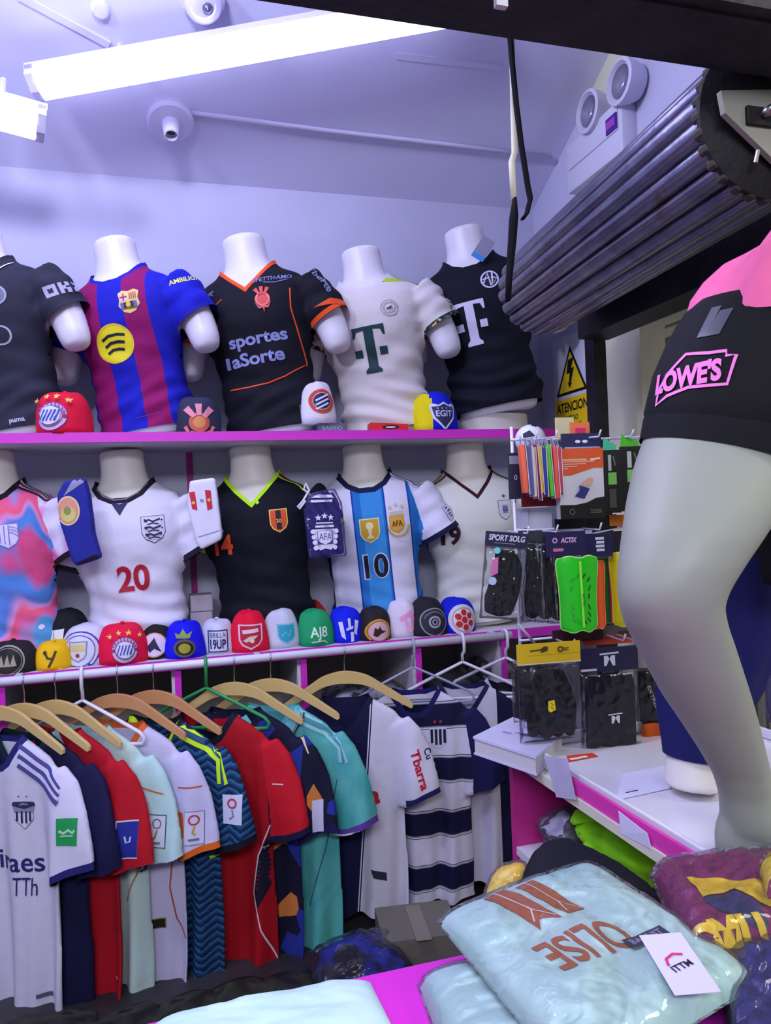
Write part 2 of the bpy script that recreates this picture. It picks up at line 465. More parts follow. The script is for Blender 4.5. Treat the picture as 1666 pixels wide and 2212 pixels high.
# ------------------------------------------------------------------ ceiling fittings
lamp_on = mat('#ffffff', 0.4, emit='#c8c8ff', estr=9.0, key='lampon')
body_w = mat('#d8d5ea', 0.45, key='lampbody')
def strip_lamp(name, a, b, wd, label, group=None, drop_dir=c_n, over=0.0):
    """a shallow fitting with a bowed white diffuser, from a to b"""
    a, b = Vector(a), Vector(b); dv = (b - a).normalized(); L = (b - a).length
    n = (drop_dir - dv * drop_dir.dot(dv)).normalized(); s = dv.cross(n)
    t = thing(name, label, 'ceiling lamp', (a + b) / 2, group=group)
    o0 = (a + b) / 2
    def pr(poly, l0, l1):
        m = MB(); V = []
        for l in (l0, l1): V += [dv * l + s * p + n * q for p, q in poly]
        k = len(poly)
        m.add(V, [tuple(range(k))[::-1], tuple(range(k, 2 * k))] + [(i, (i + 1) % k, (i + 1) % k + k, i + k) for i in range(k)])
        return m
    h = wd / 2
    pr([(-h, -.03), (h, -.03), (h, .002), (-h, .002)], -L / 2 - .03, L / 2 + .03).build('housing', body_w, t)
    arc = [(-h * .97, 0)] + [(-h * .97 * math.cos(math.pi * k / 8), .046 * math.sin(math.pi * k / 8) ** .4) for k in range(1, 8)] + [(h * .97, 0)]
    pr(arc, -L / 2, L / 2).build('diffuser', lamp_on, t)
    for sg in (-1, 1): pr([(-h, -.02), (h, -.02), (h, .03), (0, .05), (-h, .03)], sg * (L / 2 + .002), sg * (L / 2 + .028)).build('end_cap', body_w, t)
    for sg in (-.6, .6):
        m = MB(); c = dv * sg * L / 2; m.tube([c - n * .03, c - n * .16], .012); m.build('bracket', body_w, t)
    return t
a, b = on_ceiling(86, 177, .13), on_ceiling(960, 20, .13)
strip_lamp('strip_lamp', a, b, .105, 'long glowing white strip lamp under the ceiling beside the black header')
a, b = on_ceiling(-330, 150, .30), on_ceiling(78, 262, .30)
strip_lamp('strip_lamp', a, b, .11, 'short end of a glowing strip lamp hanging below at the left edge of the photo')
# bulb holder with its conduit
p = on_ceiling(368, 255)
t = thing('bulb_holder', 'white round ceiling rose with an empty bulb socket', 'bulb holder', p)
rq = c_n.to_track_quat('Z', 'Y').to_matrix()
MB().lathe([(.0, 0), (.085, 0), (.088, .02), (.078, .034), (.0, .036)], 32, rot=rq).build('base', body_w, t, 'auto')
MB().lathe([(.0, .03), (.034, .03), (.031, .06), (.027, .098), (.022, .1), (.02, .075), (.0, .07)], 24, rot=Matrix.Identity(3) @ rq).build('socket', body_w, t, 'auto')
MB().lathe([(.0, .072), (.019, .074), (.0, .078)], 16, rot=rq).build('contact', mat('#504858', .4, key='contact'), t)
a, b = on_ceiling(412, 243, .012), on_ceiling(1192, 340, .012)
tag(MB().tube([a, (a * 2 + b) / 3 + Vector((0, 0, -.004)), (a + b * 2) / 3, b], .009).build('conduit', body_w, None, True),
    'thin white cable conduit running across the ceiling from the bulb socket', 'conduit')
# dome camera
p = on_ceiling(437, -8)
t = thing('dome_camera', 'glossy white domed security camera on the ceiling above the strip lamp', 'security camera', p)
MB().lathe([(0, 0), (.07, 0), (.072, .025), (.066, .03), (0, .03)], 32, rot=rq).build('base', body_w, t, 'auto')
MB().lathe([(0.064, .028), (.063, .045), (.054, .07), (.036, .09), (.014, .099), (0, .1)], 32, rot=rq).build('dome', mat('#d5d2e8', .06, spec=.8, coat=1, key='domegloss'), t, True)
MB().lathe([(0, .07), (.018, .086), (.016, .099), (0, .1035)], 20, rot=rq, c=c_r * .012 + Vector((0, -.02, 0))).build('lens', mat('#5b5878', .1, key='domelens'), t, True)
# a small smoke sensor further left
p = on_ceiling(217, 18)
tag(MB().lathe([(0, 0), (.03, 0), (.03, .01), (.022, .018), (0, .02)], 20, c=p, rot=rq).build('smoke_sensor', ceil_paint, None, 'auto'), 'small round white sensor on the ceiling near the left edge', 'sensor')
# emergency light on the side wall
pc = at(1290, 318, X=XR - .03)
t = thing('emergency_light', 'white emergency light box with two round lamp heads on the side wall', 'emergency light', pc)
em_w = plastic('#d9d7e8', .4)
MB().box((0, -.02, -.02), (.07, .40, .20), bev=.012).build('housing', em_w, t, 'auto')
MB().box((-.037, -.02, .02), (.006, .36, .10), bev=.004).build('cover', em_w, t, 'auto')
MB().box((-.042, -.165, .005), (.006, .07, .06), bev=.002).build('display', mat('#4a2a90', .2, key='emdisp'), t)
MB().box((-.046, -.165, .005), (.003, .056, .03)).build('display_label', mat('#a04ab8', .3, key='emdisp2'), t)
ry = Matrix.Rotation(R(-90), 3, 'Y')
for px, py in ((1282, 242), (1352, 178)):
    c = at(px, py, X=XR - .06) - pc
    h = MB().lathe([(0, -.06), (.06, -.05), (.075, -.01), (.08, .03), (.068, .034), (.06, .02), (0, .012)], 28, rot=ry, c=c).build('lamp_head', em_w, t, 'auto')
    MB().lathe([(0, .018), (.058, .022), (.0, .026)], 24, rot=ry, c=c).build('reflector', mat('#b9b8cc', .15, metal=.7, key='reflect'), h, True)
    MB().tube([c + Vector((.05, 0, 0)), Vector((0.02, c.y * .8, .08))], .016).build('arm', em_w, t, True)
# hanging strap and rope under the header
ps = [(1092, -30), (1100, 60), (1108, 150), (1116, 230), (1126, 310), (1140, 400), (1146, 430), (1138, 462), (1130, 472)]
tag(MB().tube([at(x, y, Y=1.22) for x, y in ps], [.009] * len(ps), 8, flat=.35).build('pull_strap', mat('#0c0b11', .9, key='strapblk', spec=.1), None, True),
    'long black pull strap hanging from the dark header', 'strap')
ps = [(1104, 40), (1107, 130), (1109, 215), (1112, 330), (1106, 350), (1110, 432)]
tag(MB().tube([at(x, y, Y=1.26) for x, y in ps], [.0055, .0055, .006, .006, .0065, .006], 8).build('pull_rope', mat('#c9c6b4', .85, key='ropecream'), None, True),
    'cream rope hanging beside the black strap', 'rope')
ps = [(1112, 428), (1110, 470), (1106, 530), (1100, 600), (1098, 650)]
tag(MB().tube([at(x, y, Y=1.25) for x, y in ps], [.007, .015, .014, .011, .009], 8, flat=.4).build('rope_grip', mat('#0b0a0f', .9, key='strapblk2', spec=.1), None, True),
    'black cloth wrapped end of the cream rope, in front of the shutter roll', 'rope end')
ps = [(1084, 4), (1075, -20)]
tag(MB().box(at(1082, 0, Y=1.0), (.018, .01, .022)).build('rope_clip', plastic('#c9c6cc')), 'small white clip where the strap leaves the header', 'clip')

# ------------------------------------------------------------------ rolled up shutter
A, B = at(1166, 630, d=2.62), at(1662, 262, d=1.50); RA, RB = .150, .157
t = thing('rolling_shutter', 'rolled up grey metal shutter hanging under the ceiling at the side opening', 'shutter', (A + B) / 2)
o0 = (A + B) / 2; dv = (B - A).normalized(); s1 = dv.cross(Vector((0, 0, 1))).normalized(); s2 = s1.cross(dv)
slat_m = mat('#6f6d80', .27, metal=.9, bump=.15, bscale=25, key='slat', pattern=blotch(9, [(0.3, '#66667a'), (0.62, '#80808e'), (.78, '#665a54')]))
NS = 19
for k in range(NS):
    V = []; a0 = 2 * math.pi * k / NS; n = 9
    for P, rr in ((A, RA), (A.lerp(B, .5), (RA + RB) / 2), (B, RB)):
        for i in range(n):
            u = i / (n - 1); an = a0 + u * 2 * math.pi / NS * 1.04
            r_ = rr * (0.885 + .105 * math.sin(math.pi * u) ** .5 + .03 * u)
            V.append(P - o0 + s1 * math.cos(an) * r_ + s2 * math.sin(an) * r_)
        for an in (a0 + 2 * math.pi / NS * 1.04, a0): V.append(P - o0 + s1 * math.cos(an) * rr * .86 + s2 * math.sin(an) * rr * .86)
    q = n + 2; F = []
    for j in range(2): F += [(j * q + i, j * q + (i + 1) % q, (j + 1) * q + (i + 1) % q, (j + 1) * q + i) for i in range(q)]
    F += [tuple(range(q))[::-1], tuple(range(2 * q, 3 * q))]
    m = MB(); m.add(V, F); m.build('slat', slat_m, t, 'auto')
rot = Matrix((s1, s2, dv)).transposed()
black = mat('#0e0c10', .7, bump=.4, bscale=30, key='greaseblk')
dk = MB().lathe([(0, -.02), (.140, -.02), (.160, 0), (.160, .012), (.12, .03), (0, .03)], 40, c=B - o0, rot=rot).build('end_disc', black, t, 'auto')
for k in range(30):
    a_ = 2 * math.pi * k / 30
    MB().lathe([(0, -.012), (.0135, -.012), (.0135, .008), (.010, .012), (0, .012)], 10, c=B - o0 + (s1 * math.cos(a_) + s2 * math.sin(a_)) * .150, rot=rot).build('slat_end', mat('#3a342e', .7, key='slatend'), dk)
MB().lathe([(0, 0), (RA * .9, 0), (RA * .9, .02), (0, .02)], 30, c=A - o0, rot=rot).build('end_disc', black, t, 'auto')
pl = [at(x, y, Y=1.17) - o0 for x, y in ((1553, 199), (1760, 196), (1800, 460), (1700, 380), (1562, 247))]
pm = MB(); yy = pl[0].y
pm.prism([(p.x, p.z) for p in pl], yy - .006, yy + .006).build('bracket_plate', mat('#86857a', .6, bump=.3, bscale=20, key='bracket'), t)
q0, q1 = at(1612, 228, Y=1.16) - o0, at(1672, 276, Y=1.16) - o0
MB().box((q0 + q1) / 2, (abs(q1.x - q0.x), .008, abs(q0.z - q1.z)), bev=.002).build('slot', black, t)
MB().tube([(q0 + q1) / 2 + Vector((.004, .01, .003)), (q0 + q1) / 2 + Vector((.004, -.03, .003))], .009, 10).build('shaft', metal('#9a9a98', .3), t, True)
MB().tube([at(1638, 325, Y=1.17) - o0, at(1632, 352, Y=1.17) - o0], .004, 8).build('bolt', metal('#aaa49a', .4), t)

# ------------------------------------------------------------------ warning sign on the side wall
pc = at(1236, 830, X=XR - .004)
t = thing('warning_sign', 'white and yellow electrical hazard sign with a lightning triangle, on the side wall', 'sign', pc)
d = at(1198, 830, X=XR) - at(1276, 830, X=XR)          # width along the wall, left edge is further away
wS = abs(d.y); top = at(1236, 722, X=XR).z - pc.z; bot = at(1236, 948, X=XR).z - pc.z
MB().box((0, 0, (top + bot) / 2), (.006, wS, top - bot)).build('panel', plastic('#d9d9ea', .4), t)
P = Print(); yel, blk = '#f0cc10', '#14120f'
tz = at(1238, 745, X=XR).z - pc.z; bz = at(1238, 850, X=XR).z - pc.z; hw = wS * .43
P.poly([(-hw, bz), (hw, bz), (0, tz)], blk); P.poly([(-hw * .82, bz + .012), (hw * .82, bz + .012), (0, tz - .025)], yel)
mz = (tz + bz) / 2 - .015
P.poly([(-.02, mz + .06), (.03, mz + .065), (.005, mz + .02), (.03, mz + .022), (-.002, mz - .045), (.012, mz - .04), (-.012, mz - .065), (-.03, mz - .035), (-.018, mz - .04), (-.008, mz), (-.035, mz)], blk)
P.rect(-wS * .47, bot + .02, wS * .47, bz - .016, yel)
P.text('ATENCION', 0, bz - .055, .044, blk, .03, wd=wS * .86)
P.text('RIESGO', 0, bz - .105, .022, blk, .02); P.text('ELECTRICO', 0, bz - .14, .022, blk, .02)
P.flat('hazard_print', t, (-.0035, 0, 0), (0, -1, 0), (0, 0, 1))

# ------------------------------------------------------------------ wall shelving and the clothes rail
YS = 2.80
Z1 = at(833, 931, Y=YS).z; Z2 = at(833, 1384, Y=YS).z
t = thing('shelving_unit', 'built-in white shelving with magenta edging along the back wall', 'shelving', (-.3, 3.0, 0))
t['kind'] = 'structure'
def bx(name, c, d, m): return MB().box(Vector(c) - Vector((-.3, 3.0, 0)), d).build(name, m, t)
x0, x1 = XL + .02, XR - .02
xe = at(1112, 1365, Y=YS).x
bx('shelf', ((x0 + x1) / 2, (YS + YB) / 2, Z1 - .016), (x1 - x0, YB - YS, .032), board_w)
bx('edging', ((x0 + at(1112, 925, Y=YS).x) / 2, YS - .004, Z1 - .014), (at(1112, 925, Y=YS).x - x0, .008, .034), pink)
bx('edging', ((at(1112, 925, Y=YS).x + x1) / 2, YS - .004, Z1 - .014), (x1 - at(1112, 925, Y=YS).x, .008, .034), pink_d)  # same edging continued darker, shade put into the pink at the right end
bx('shelf', ((x0 + x1) / 2, (YS + YB) / 2, Z2 - .016), (x1 - x0, YB - YS, .032), board_w)
bx('edging', ((x0 + x1) / 2, YS - .004, Z2 - .018), (x1 - x0, .008, .036), pink)
for px in (2, 384, 656, 905, 1090):
    xx = at(px, 1450, Y=YS).x
    bx('divider', (xx - .012, (YS + YB) / 2 + .004, Z2 / 2 - .02), (.02, YB - YS - .01, Z2 - .04), board_w)
    bx('divider_edging', (xx, YS - .003, Z2 / 2 - .02), (.022, .008, Z2 - .04), pink)
xx = at(409, 990, Y=YB).x
bx('back_strip', (xx, YB - .006, (Z1 + Z2) / 2), (.024, .01, Z1 - Z2 - .04), pink_d)
bx('back_panel', ((x0 + x1) / 2, YB - .006, Z2 / 2 - .02), (x1 - x0, .01, Z2 - .04), mat('#8d8880', .7, key='backpanel'))
bx('bottom_shelf', ((x0 + x1) / 2, (YS + YB) / 2, .12), (x1 - x0, YB - YS, .03), board_w)
YR = 2.70
ra, rb_ = at(-60, 1484, Y=YR), at(1104, 1366, Y=YR); RAIL_Z = rz = (ra.z + rb_.z) / 2
rail = thing('clothes_rail', 'long white tubular clothes rail under the lower shelf', 'clothes rail', (ra.x, YR, rz))
MB().tube([(-.3, 0, 0), (rb_.x - ra.x, 0, 0)], .0135, 14).build('tube', mat('#d9d7ee', .35, key='railwhite'), rail, True)
for px in (30, 560, 1080):
    xx = at(px, 1420, Y=YR).x - ra.x
    MB().box((xx, .05, 0), (.02, .10, .010)).build('bracket', mat('#c6c4d8', .4, key='railbr'), rail)
# ------------------------------------------------------------------ mannequin torsos and garment patterns
def sweep(path, rad, n=20, flat=1.0):
    rings = []
    for i, p in enumerate(path):
        p = Vector(p); t = (Vector(path[min(i + 1, len(path) - 1)]) - Vector(path[max(i - 1, 0)])).normalized()
        a = t.cross(Vector((0, 1, 0))).normalized(); b = a.cross(t).normalized()
        r_ = rad[i]; ra_, rb_2 = r_ if isinstance(r_, tuple) else (r_, r_ * flat)
        rings.append((p, a * ra_, b * rb_2, 2.0))
    return loft(rings, n)
TORSO = [(0, .140, .095, .10), (.02, .152, .103, .108), (.10, .152, .102, .10), (.20, .148, .100, .09), (.30, .164, .116, .098),
         (.40, .186, .134, .110), (.46, .194, .132, .113), (.52, .196, .115, .106), (.56, .172, .088, .092), (.59, .118, .070, .078)]
NECK = [(.615, .088, .070, .072), (.645, .079, .068, .072), (.69, .076, .069, .069), (.722, .078, .071, .068), (.730, .070, .063, .06)]
ARM = [((.180, 0, .520), .066), ((.215, 0, .475), .068), ((.243, -.004, .41), .063), ((.262, -.01, .35), .057), ((.272, -.016, .30), .053), ((.276, -.02, .268), .044), ((.277, -.021, .256), .024)]
def rings_of(T, da=0.0, db=0.0, low=0.0):
    out = []
    for z, a, f, b in T:
        k = low * max(0, min(1, (.30 - z) / .2))
        out.append((Vector((0, (b - f) / 2, z)), Vector((a + da + k, 0, 0)), Vector((0, (f + b) / 2 + db + k, 0)), 2.25 if z < .57 else 2.0))
    return out
def torso_mesh(arms=True):
    parts = [loft(rings_of(TORSO + NECK), 32)]
    for s in (-1, 1):
        A_ = ARM if arms else ARM[:3] + [((.25, -.006, .395), .05), ((.253, -.007, .385), .03)]
        parts.append(sweep([(p[0] * s, p[1], p[2]) for p, r_ in A_], [r_ for p, r_ in A_]))
    return fuse(parts, .010, 5)
BODY = {True: torso_mesh(True), False: torso_mesh(False)}
BODY_ME = {}

def half_planes(poly):
    H = []
    for (x0, z0), (x1, z1) in zip(poly[:-1], poly[1:]):
        n = Vector((-(z1 - z0), x1 - x0)).normalized(); H.append((Vector((x0, z0)), n))
    return H
def in_poly(H, x, z, w=0.0): return all((x - p.x) * n.x + (z - p.y) * n.y > -w for p, n in H)
def make_template(A, Q, cuts, classify):
    bm = bmesh.new(); vs = [bm.verts.new(p) for p in A]
    for f in Q: bm.faces.new([vs[i] for i in f])
    bm.normal_update()
    for co, no, pred in cuts:
        fs = [f for f in bm.faces if pred(f.calc_center_median())]
        g = set(fs)
        for f in fs: g.update(f.edges); g.update(f.verts)
        bmesh.ops.bisect_plane(bm, geom=list(g), plane_co=co, plane_no=no, dist=1e-5)
    bm.normal_update(); bm.verts.index_update()
    V = np.array([v.co[:] for v in bm.verts]); N = np.array([v.normal[:] for v in bm.verts]); P = {}
    kind = {f: classify(f.calc_center_median()) for f in bm.faces}
    seen = set(); comps = []
    for f0 in bm.faces:                                     # drop crumbs left by the cuts
        if not kind[f0] or f0 in seen: continue
        st = [f0]; seen.add(f0); comp = []
        while st:
            f = st.pop(); comp.append(f)
            for e in f.edges:
                for g in e.link_faces:
                    if g not in seen and kind[g]: seen.add(g); st.append(g)
        comps.append(comp)
    big = max(len(c) for c in comps)
    for comp in comps:
        if len(comp) < .03 * big: continue
        for f in comp: P.setdefault(kind[f], []).append(tuple(v.index for v in f.verts))
    bm.free()
    return V, N, P

CREW = [(-.16, .70), (-.092, .612), (-.064, .577), (-.026, .558), (.026, .558), (.064, .577), (.092, .612), (.16, .70)]
VEE = [(-.16, .70), (-.092, .614), (-.05, .565), (0, .515), (.05, .565), (.092, .614), (.16, .70)]
NAPE = [(-.16, .70), (-.094, .622), (.094, .622), (.16, .70)]
def mannequin_shirt(poly, band, T=.15, cuff=.016, puff=.012):
    parts = [loft(rings_of([(-.03, .150, .10, .105)] + TORSO, .011, .010, .010) + rings_of([(.612, .105, .084, .088), (.64, .100, .082, .086), (.69, .096, .082, .082)]), 36)]
    rr = [.014, .013, .014 + puff * .5, .016 + puff, .018 + puff, .018 + puff, .018]
    ap0 = Vector((.19, 0, .515)); ad0 = Vector((.072, 0, -.155)).normalized()
    arm = [(Vector(p), r_ + k) for (p, r_), k in zip(ARM, rr) if (Vector(p) - ap0).dot(ad0) < T]
    e0 = arm[-1][0]; arm.append((e0 + ad0 * (T + .028 - (e0 - ap0).dot(ad0)), arm[-1][1] - .002))
    for s in (-1, 1): parts.append(sweep([(p[0] * s, p[1], p[2]) for p, r_ in arm], [r_ for p, r_ in arm]))
    A, Q = fuse(parts, .0095, 4)
    Hf, Hb = half_planes(poly), half_planes(NAPE)
    ad = Vector((.072, 0, -.155)).normalized(); ap = Vector((.19, 0, .515))
    def tarm(c): return (Vector((abs(c.x), 0, c.z)) - ap).dot(ad)
    def sleeve(c):
        thr = min(.15 + (.60 - c.z) * .2326, .20 - max(0, .385 - c.z) * .25)
        return (abs(c.x) > thr and c.z > .26) or (abs(c.x) > .215 and c.z > .2)
    cuts = [(Vector((0, 0, .02)), Vector((0, 0, 1)), lambda c: c.z < .06)]
    up = lambda c: c.z > .48 and abs(c.x) < .15
    for H, side in ((Hf, -1), (Hb, 1)):
        for p, n in H:
            for w_ in (0, band):
                cuts.append((Vector((p.x - n.x * w_, 0, p.y - n.y * w_)), Vector((n.x, 0, n.y)), (lambda c, side=side: up(c) and c.y * side > -.004)))
    for s in (-1, 1):
        cuts.append((Vector((.15 * s, 0, .60)), Vector((.215 * s, 0, .05)), (lambda c, s=s: c.x * s > .10 and c.z > .36)))
        for t_ in (T, T - cuff):
            q = ap + ad * t_
            cuts.append((Vector((q.x * s, 0, q.z)), Vector((ad.x * s, 0, ad.z)), (lambda c, s=s: c.x * s > .16 and c.z > .2)))
    def cl(c):
        if c.z < .02: return None
        if up(c):
            H = Hf if c.y < 0 else Hb
            if in_poly(H, c.x, c.z) or c.z > .66: return None
            if in_poly(H, c.x, c.z, band): return 'collar'
        if sleeve(c):
            t_ = tarm(c)
            if t_ > T: return None
            s = 'r' if c.x > 0 else 'l'
            return ('cuff_' if t_ > T - cuff else 'sleeve_') + s
        return 'body'
    return make_template(A, Q, cuts, cl)
TPL = {'crew': mannequin_shirt(CREW, .014), 'vee': mannequin_shirt(VEE, .013), 'crew_long': mannequin_shirt(CREW, .020, .185, .02, .016)}

def waves(V, seed, amp=1.0):
    """cloth folds as a displacement along the normal: bunching at the waist, soft drag lines on the chest"""
    rg = np.random.RandomState(seed); x, y, z = V.T; d = np.zeros(len(V))
    p = rg.rand(12) * 6.28
    g = np.exp(-((z - .10) / .09) ** 2)
    d += .0045 * g * np.sin(95 * z + 5 * np.sin(9 * x + p[0]) + p[1]) + .004 * g * np.sin(58 * z + 14 * x + p[2] + 2 * np.sin(16 * y))
    g2 = np.exp(-((z - .27) / .10) ** 2)
    d += .0022 * g2 * np.sin(46 * z - 26 * np.abs(x) + p[3]) + .0018 * g2 * np.sin(70 * z + 30 * x + p[4])
    ax_ = np.clip((np.abs(x) - .15) / .05, 0, 1)
    d += .003 * ax_ * np.sin(60 * z + 40 * y + p[5]) + .002 * ax_ * np.sin(90 * z - 50 * x + p[6])
    d += .0012 * np.sin(21 * x + 17 * z + p[7])
    return d * amp
PART_NAME = {'body': 'body', 'collar': 'collar', 'cuff_l': 'cuff', 'cuff_r': 'cuff', 'sleeve_l': 'sleeve', 'sleeve_r': 'sleeve'}
def garment(tpl, root, mats, disp):
    V, N, P = tpl
    W = V + N * disp[:, None] if disp.ndim == 1 else V + disp
    for k, fs in P.items():
        m = mats.get(k) or mats.get(PART_NAME[k]) or (mats['body'] if not k.startswith('cuff') else mats.get('sleeve_' + k[-1]) or mats.get('sleeve') or mats['body'])
        vv, ff = sub(W, fs); o = mesh_ob(PART_NAME[k], vv, ff, m, root, True)
        lb = mats.get('label_' + k) or mats.get('label_' + PART_NAME[k])
        if lb: o['label'] = lb
    bv = BVHTree.FromPolygons([tuple(p) for p in W], [f for fs in P.values() for f in fs])
    return bv
FRONT = dict(ax=(1, 0, 0), ay=(0, 0, 1))
def chest(P, name, root, bv, x, z, **k): return P.put(name, root, bv, (x, -.6, z), (1, 0, 0), (0, 0, 1), **k)
def side(P, name, root, bv, x, z, ang=40, ty=0, slope=0, **k):
    """on the outside of the image-right arm: seen from an angle to the side, leaning with the arm"""
    n = Vector((math.sin(R(ang)), -math.cos(R(ang)), 0)); ax = Vector((-n.y, n.x, 0)); ay = Vector((0, 0, 1))
    ay, ax = (ay * math.cos(R(slope)) + ax * math.sin(R(slope))), (ax * math.cos(R(slope)) - ay * math.sin(R(slope)))
    return P.put(name, root, bv, Vector((x, ty, z)) + n * .5, ax, ay, **k)
plas_w = mat('#e6e3ea', .38, key='mannequinwhite', spec=.5, bump=.05, bscale=8)
plas_c = mat('#ded9cf', .42, key='mannequincream', spec=.45, bump=.05, bscale=8)

def mannequin(label, px, shelf_z, rz, tilt=0.0, sc=1.0, m=plas_w, y=3.02, lift=0.0, group=None):
    arms = shelf_z > 1.5
    p = at(px, 900, Y=y); loc = Vector((p.x, y, shelf_z + lift))
    t = thing('mannequin', label, 'mannequin', loc, R(rz), group, R(tilt)); t.scale = (sc, sc, sc)
    if arms not in BODY_ME:
        o = mesh_ob('torso', *BODY[arms], m, t, True); BODY_ME[arms] = o.data
    else:
        o = bpy.data.objects.new('torso', BODY_ME[arms]); COL.objects.link(o); o.parent = t
    o.material_slots[0].link = 'OBJECT'; o.material_slots[0].material = m
    return t
def dress(t, tpl, label, mats, seed, amp=1.0):
    j = thing('jersey', label, 'jersey', t.location, t.rotation_euler.z, None, t.rotation_euler.y); j.scale = t.scale
    return j, garment(TPL[tpl], j, mats, waves(TPL[tpl][0], seed, amp))

ZT, ZL = Z1 + .002, Z2 + .002
# --- upper shelf, left to right
t = mannequin('white mannequin bust in the dark grey collared jersey, upper shelf', 38, ZT, -20, -9, 1.05)
char_ = cloth('#2c2d3c')
j, bv = dress(t, 'vee', 'dark charcoal collared jersey with grey block letters on the sleeve, upper shelf', {'body': char_, 'collar': cloth('#282933')}, 1)
P = Print()
P.poly([(-.085, .10), (-.06, .125), (.0, .0), (-.06, .02), (-.10, .07)], cloth('#292a34')); P.poly([(.085, .10), (.06, .125), (.0, .0), (.055, .012), (.125, .075)], cloth('#292a34'))
Pa, Pb = Print(), Print(); Pa.mats, Pb.mats = list(P.mats), list(P.mats); Pa.L, Pb.L = P.L[:1], P.L[1:]
Pa.stroke([(.0, -.004), (-.058, .012), (-.105, .068)], .005, '#ece8f6'); Pb.stroke([(.0, -.004), (.058, .008), (.128, .072)], .005, '#ece8f6')
for q in (Pa, Pb): chest(q, 'collar_flap', j, bv, 0, .505, lift=.005)
P = Print().disc(0, 0, .034, '#6d7085').ring(0, 0, .028, .034, '#9a9db4').shield(0, 0, .03, .034, '#8d90a8'); chest(P, 'crest', j, bv, .085, .455)
P = Print().text('ETIHAD', 0, 0, .046, '#8f91a8', .0, wd=.30)
P = Print().ring(.075, 0, .026, .032, '#a9abc0', a0=-90, a1=90).stroke([(.035, .029), (.078, .029)], .006, '#a9abc0').stroke([(.035, -.029), (.078, -.029)], .006, '#a9abc0').ring(-.02, 0, .024, .030, '#a9abc0')
P.rect(.032, -.032, .038, .032, '#a9abc0'); chest(P, 'sponsor_print', j, bv, 0, .325)
P = Print(); lg = '#a3a2b8'
P.rect(-.058, -.02, -.018, .022, lg).rect(-.046, -.008, -.030, .010, char_).rect(-.010, -.02, .003, .022, lg).rect(.003, -.006, .012, .008, lg).rect(.012, .004, .026, .022, lg).rect(.012, -.02, .026, -.002, lg).rect(.034, .008, .046, .022, lg).rect(.034, -.02, .046, -.006, lg).rect(.046, -.006, .058, .008, lg).rect(.058, .008, .068, .022, lg).rect(.058, -.02, .068, -.006, lg)
side(P, 'sleeve_print', j, bv, .245, .455, 30, slope=-12)
P = Print().text('puma', 0, 0, .016, '#c8c6dc', .02); chest(P, 'hem_print', j, bv, .07, .04)

t = mannequin('white mannequin bust in the blue and crimson striped jersey, upper shelf', 326, ZT, -24, -9, 1.05)
bl, cr = '#1a1fae', '#8c1160'
stripes = bands(0, -.26, .26, [(-.26, bl), (-.145, cr), (-.045, bl), (.045, cr), (.125, bl)])
j, bv = dress(t, 'crew', 'blue and crimson striped jersey with a yellow round logo, upper shelf', {'body': cloth(bl, stripes, key='barca'), 'sleeve': cloth('#1a20b8'), 'collar': cloth(bl), 'cuff': cloth('#161a9c')}, 2, 1.1)
P = Print().disc(0, 0, .066, '#e8dc18').ring(0, 0, .062, .068, '#e2c430')
for k, (w_, y_) in enumerate(((.042, .022), (.036, -.002), (.030, -.026))):
    P.stroke([(-w_, y_ - .004), (-w_ * .4, y_ + .007), (w_ * .4, y_ + .007), (w_, y_ + .001)], .009, '#14122c')
chest(P, 'sponsor_print', j, bv, -.01, .325)
P = Print().poly([(-.036, .034), (-.02, .043), (0, .037), (.02, .043), (.036, .034), (.031, .01), (.036, -.012), (.02, -.035), (0, -.042), (-.02, -.035), (-.036, -.012), (-.031, .01)], '#e8d070')
P.rect(-.029, .004, -.004, .030, '#d8c8e0').rect(-.019, .004, -.014, .03, '#c22a50').rect(-.029, .015, -.004, .02, '#c22a50')
for k in range(4): P.rect(.004 + k * .0065, .006, .007 + k * .0065, .03, '#b03060')
for k, c in enumerate(('#6a5ab0', '#20184a', '#d8b020', '#20184a', '#6a5ab0')): P.rect(-.0275 + k * .011, -.024, -.0165 + k * .011, -.004, c)
P.disc(0, -.014, .008, '#e8c020'); chest(P, 'crest', j, bv, .07, .455)
P = Print().text('AMBILIGHT', 0, 0, .019, '#e6e06a', .025, shear=.1); side(P, 'sleeve_print', j, bv, .235, .515, 25, slope=-10)
P = Print().stroke([(-.04, 0), (.04, .004)], .0012, '#8a60d0'); chest(P, 'seam_piping', j, bv, .05, .06)

t = mannequin('white mannequin bust in the black and orange jersey, upper shelf', 600, ZT, -20, -8, 1.1)
blk = cloth('#14131f')
org_ = '#f0561c'
j, bv = dress(t, 'vee', 'black jersey with orange collar and white lettering, upper shelf', {'body': blk, 'collar': cloth(org_), 'cuff': cloth(org_), 'label_collar': 'orange collar'}, 3)
P = Print().text('sportes', .012, .026, .050, '#8f97cc', .03, wd=.205).text('aSorte', .0, -.030, .046, '#8f97cc', .03, wd=.185)
P.rect(-.115, -.052, -.100, -.012, '#8f97cc'); chest(P, 'sponsor_print', j, bv, .0, .30)
P = Print().disc(0, -.002, .026, '#e0524e').ring(0, -.002, .019, .024, '#f08a84')
for a in (60, 90, 120): P.poly([(.016 * math.cos(R(a - 14)), .016 * math.sin(R(a - 14))), (.044 * math.cos(R(a - 9)), .044 * math.sin(R(a - 9))), (.044 * math.cos(R(a + 9)), .044 * math.sin(R(a + 9))), (.016 * math.cos(R(a + 14)), .016 * math.sin(R(a + 14)))], '#e0524e')
P.poly([(-.028, -.012), (-.014, -.028), (0, -.026), (.014, -.028), (.028, -.012), (.016, -.036), (0, -.033), (-.016, -.036)], '#d8605c').poly([(-.004, -.03), (.004, -.03), (0, -.05)], '#d8605c')
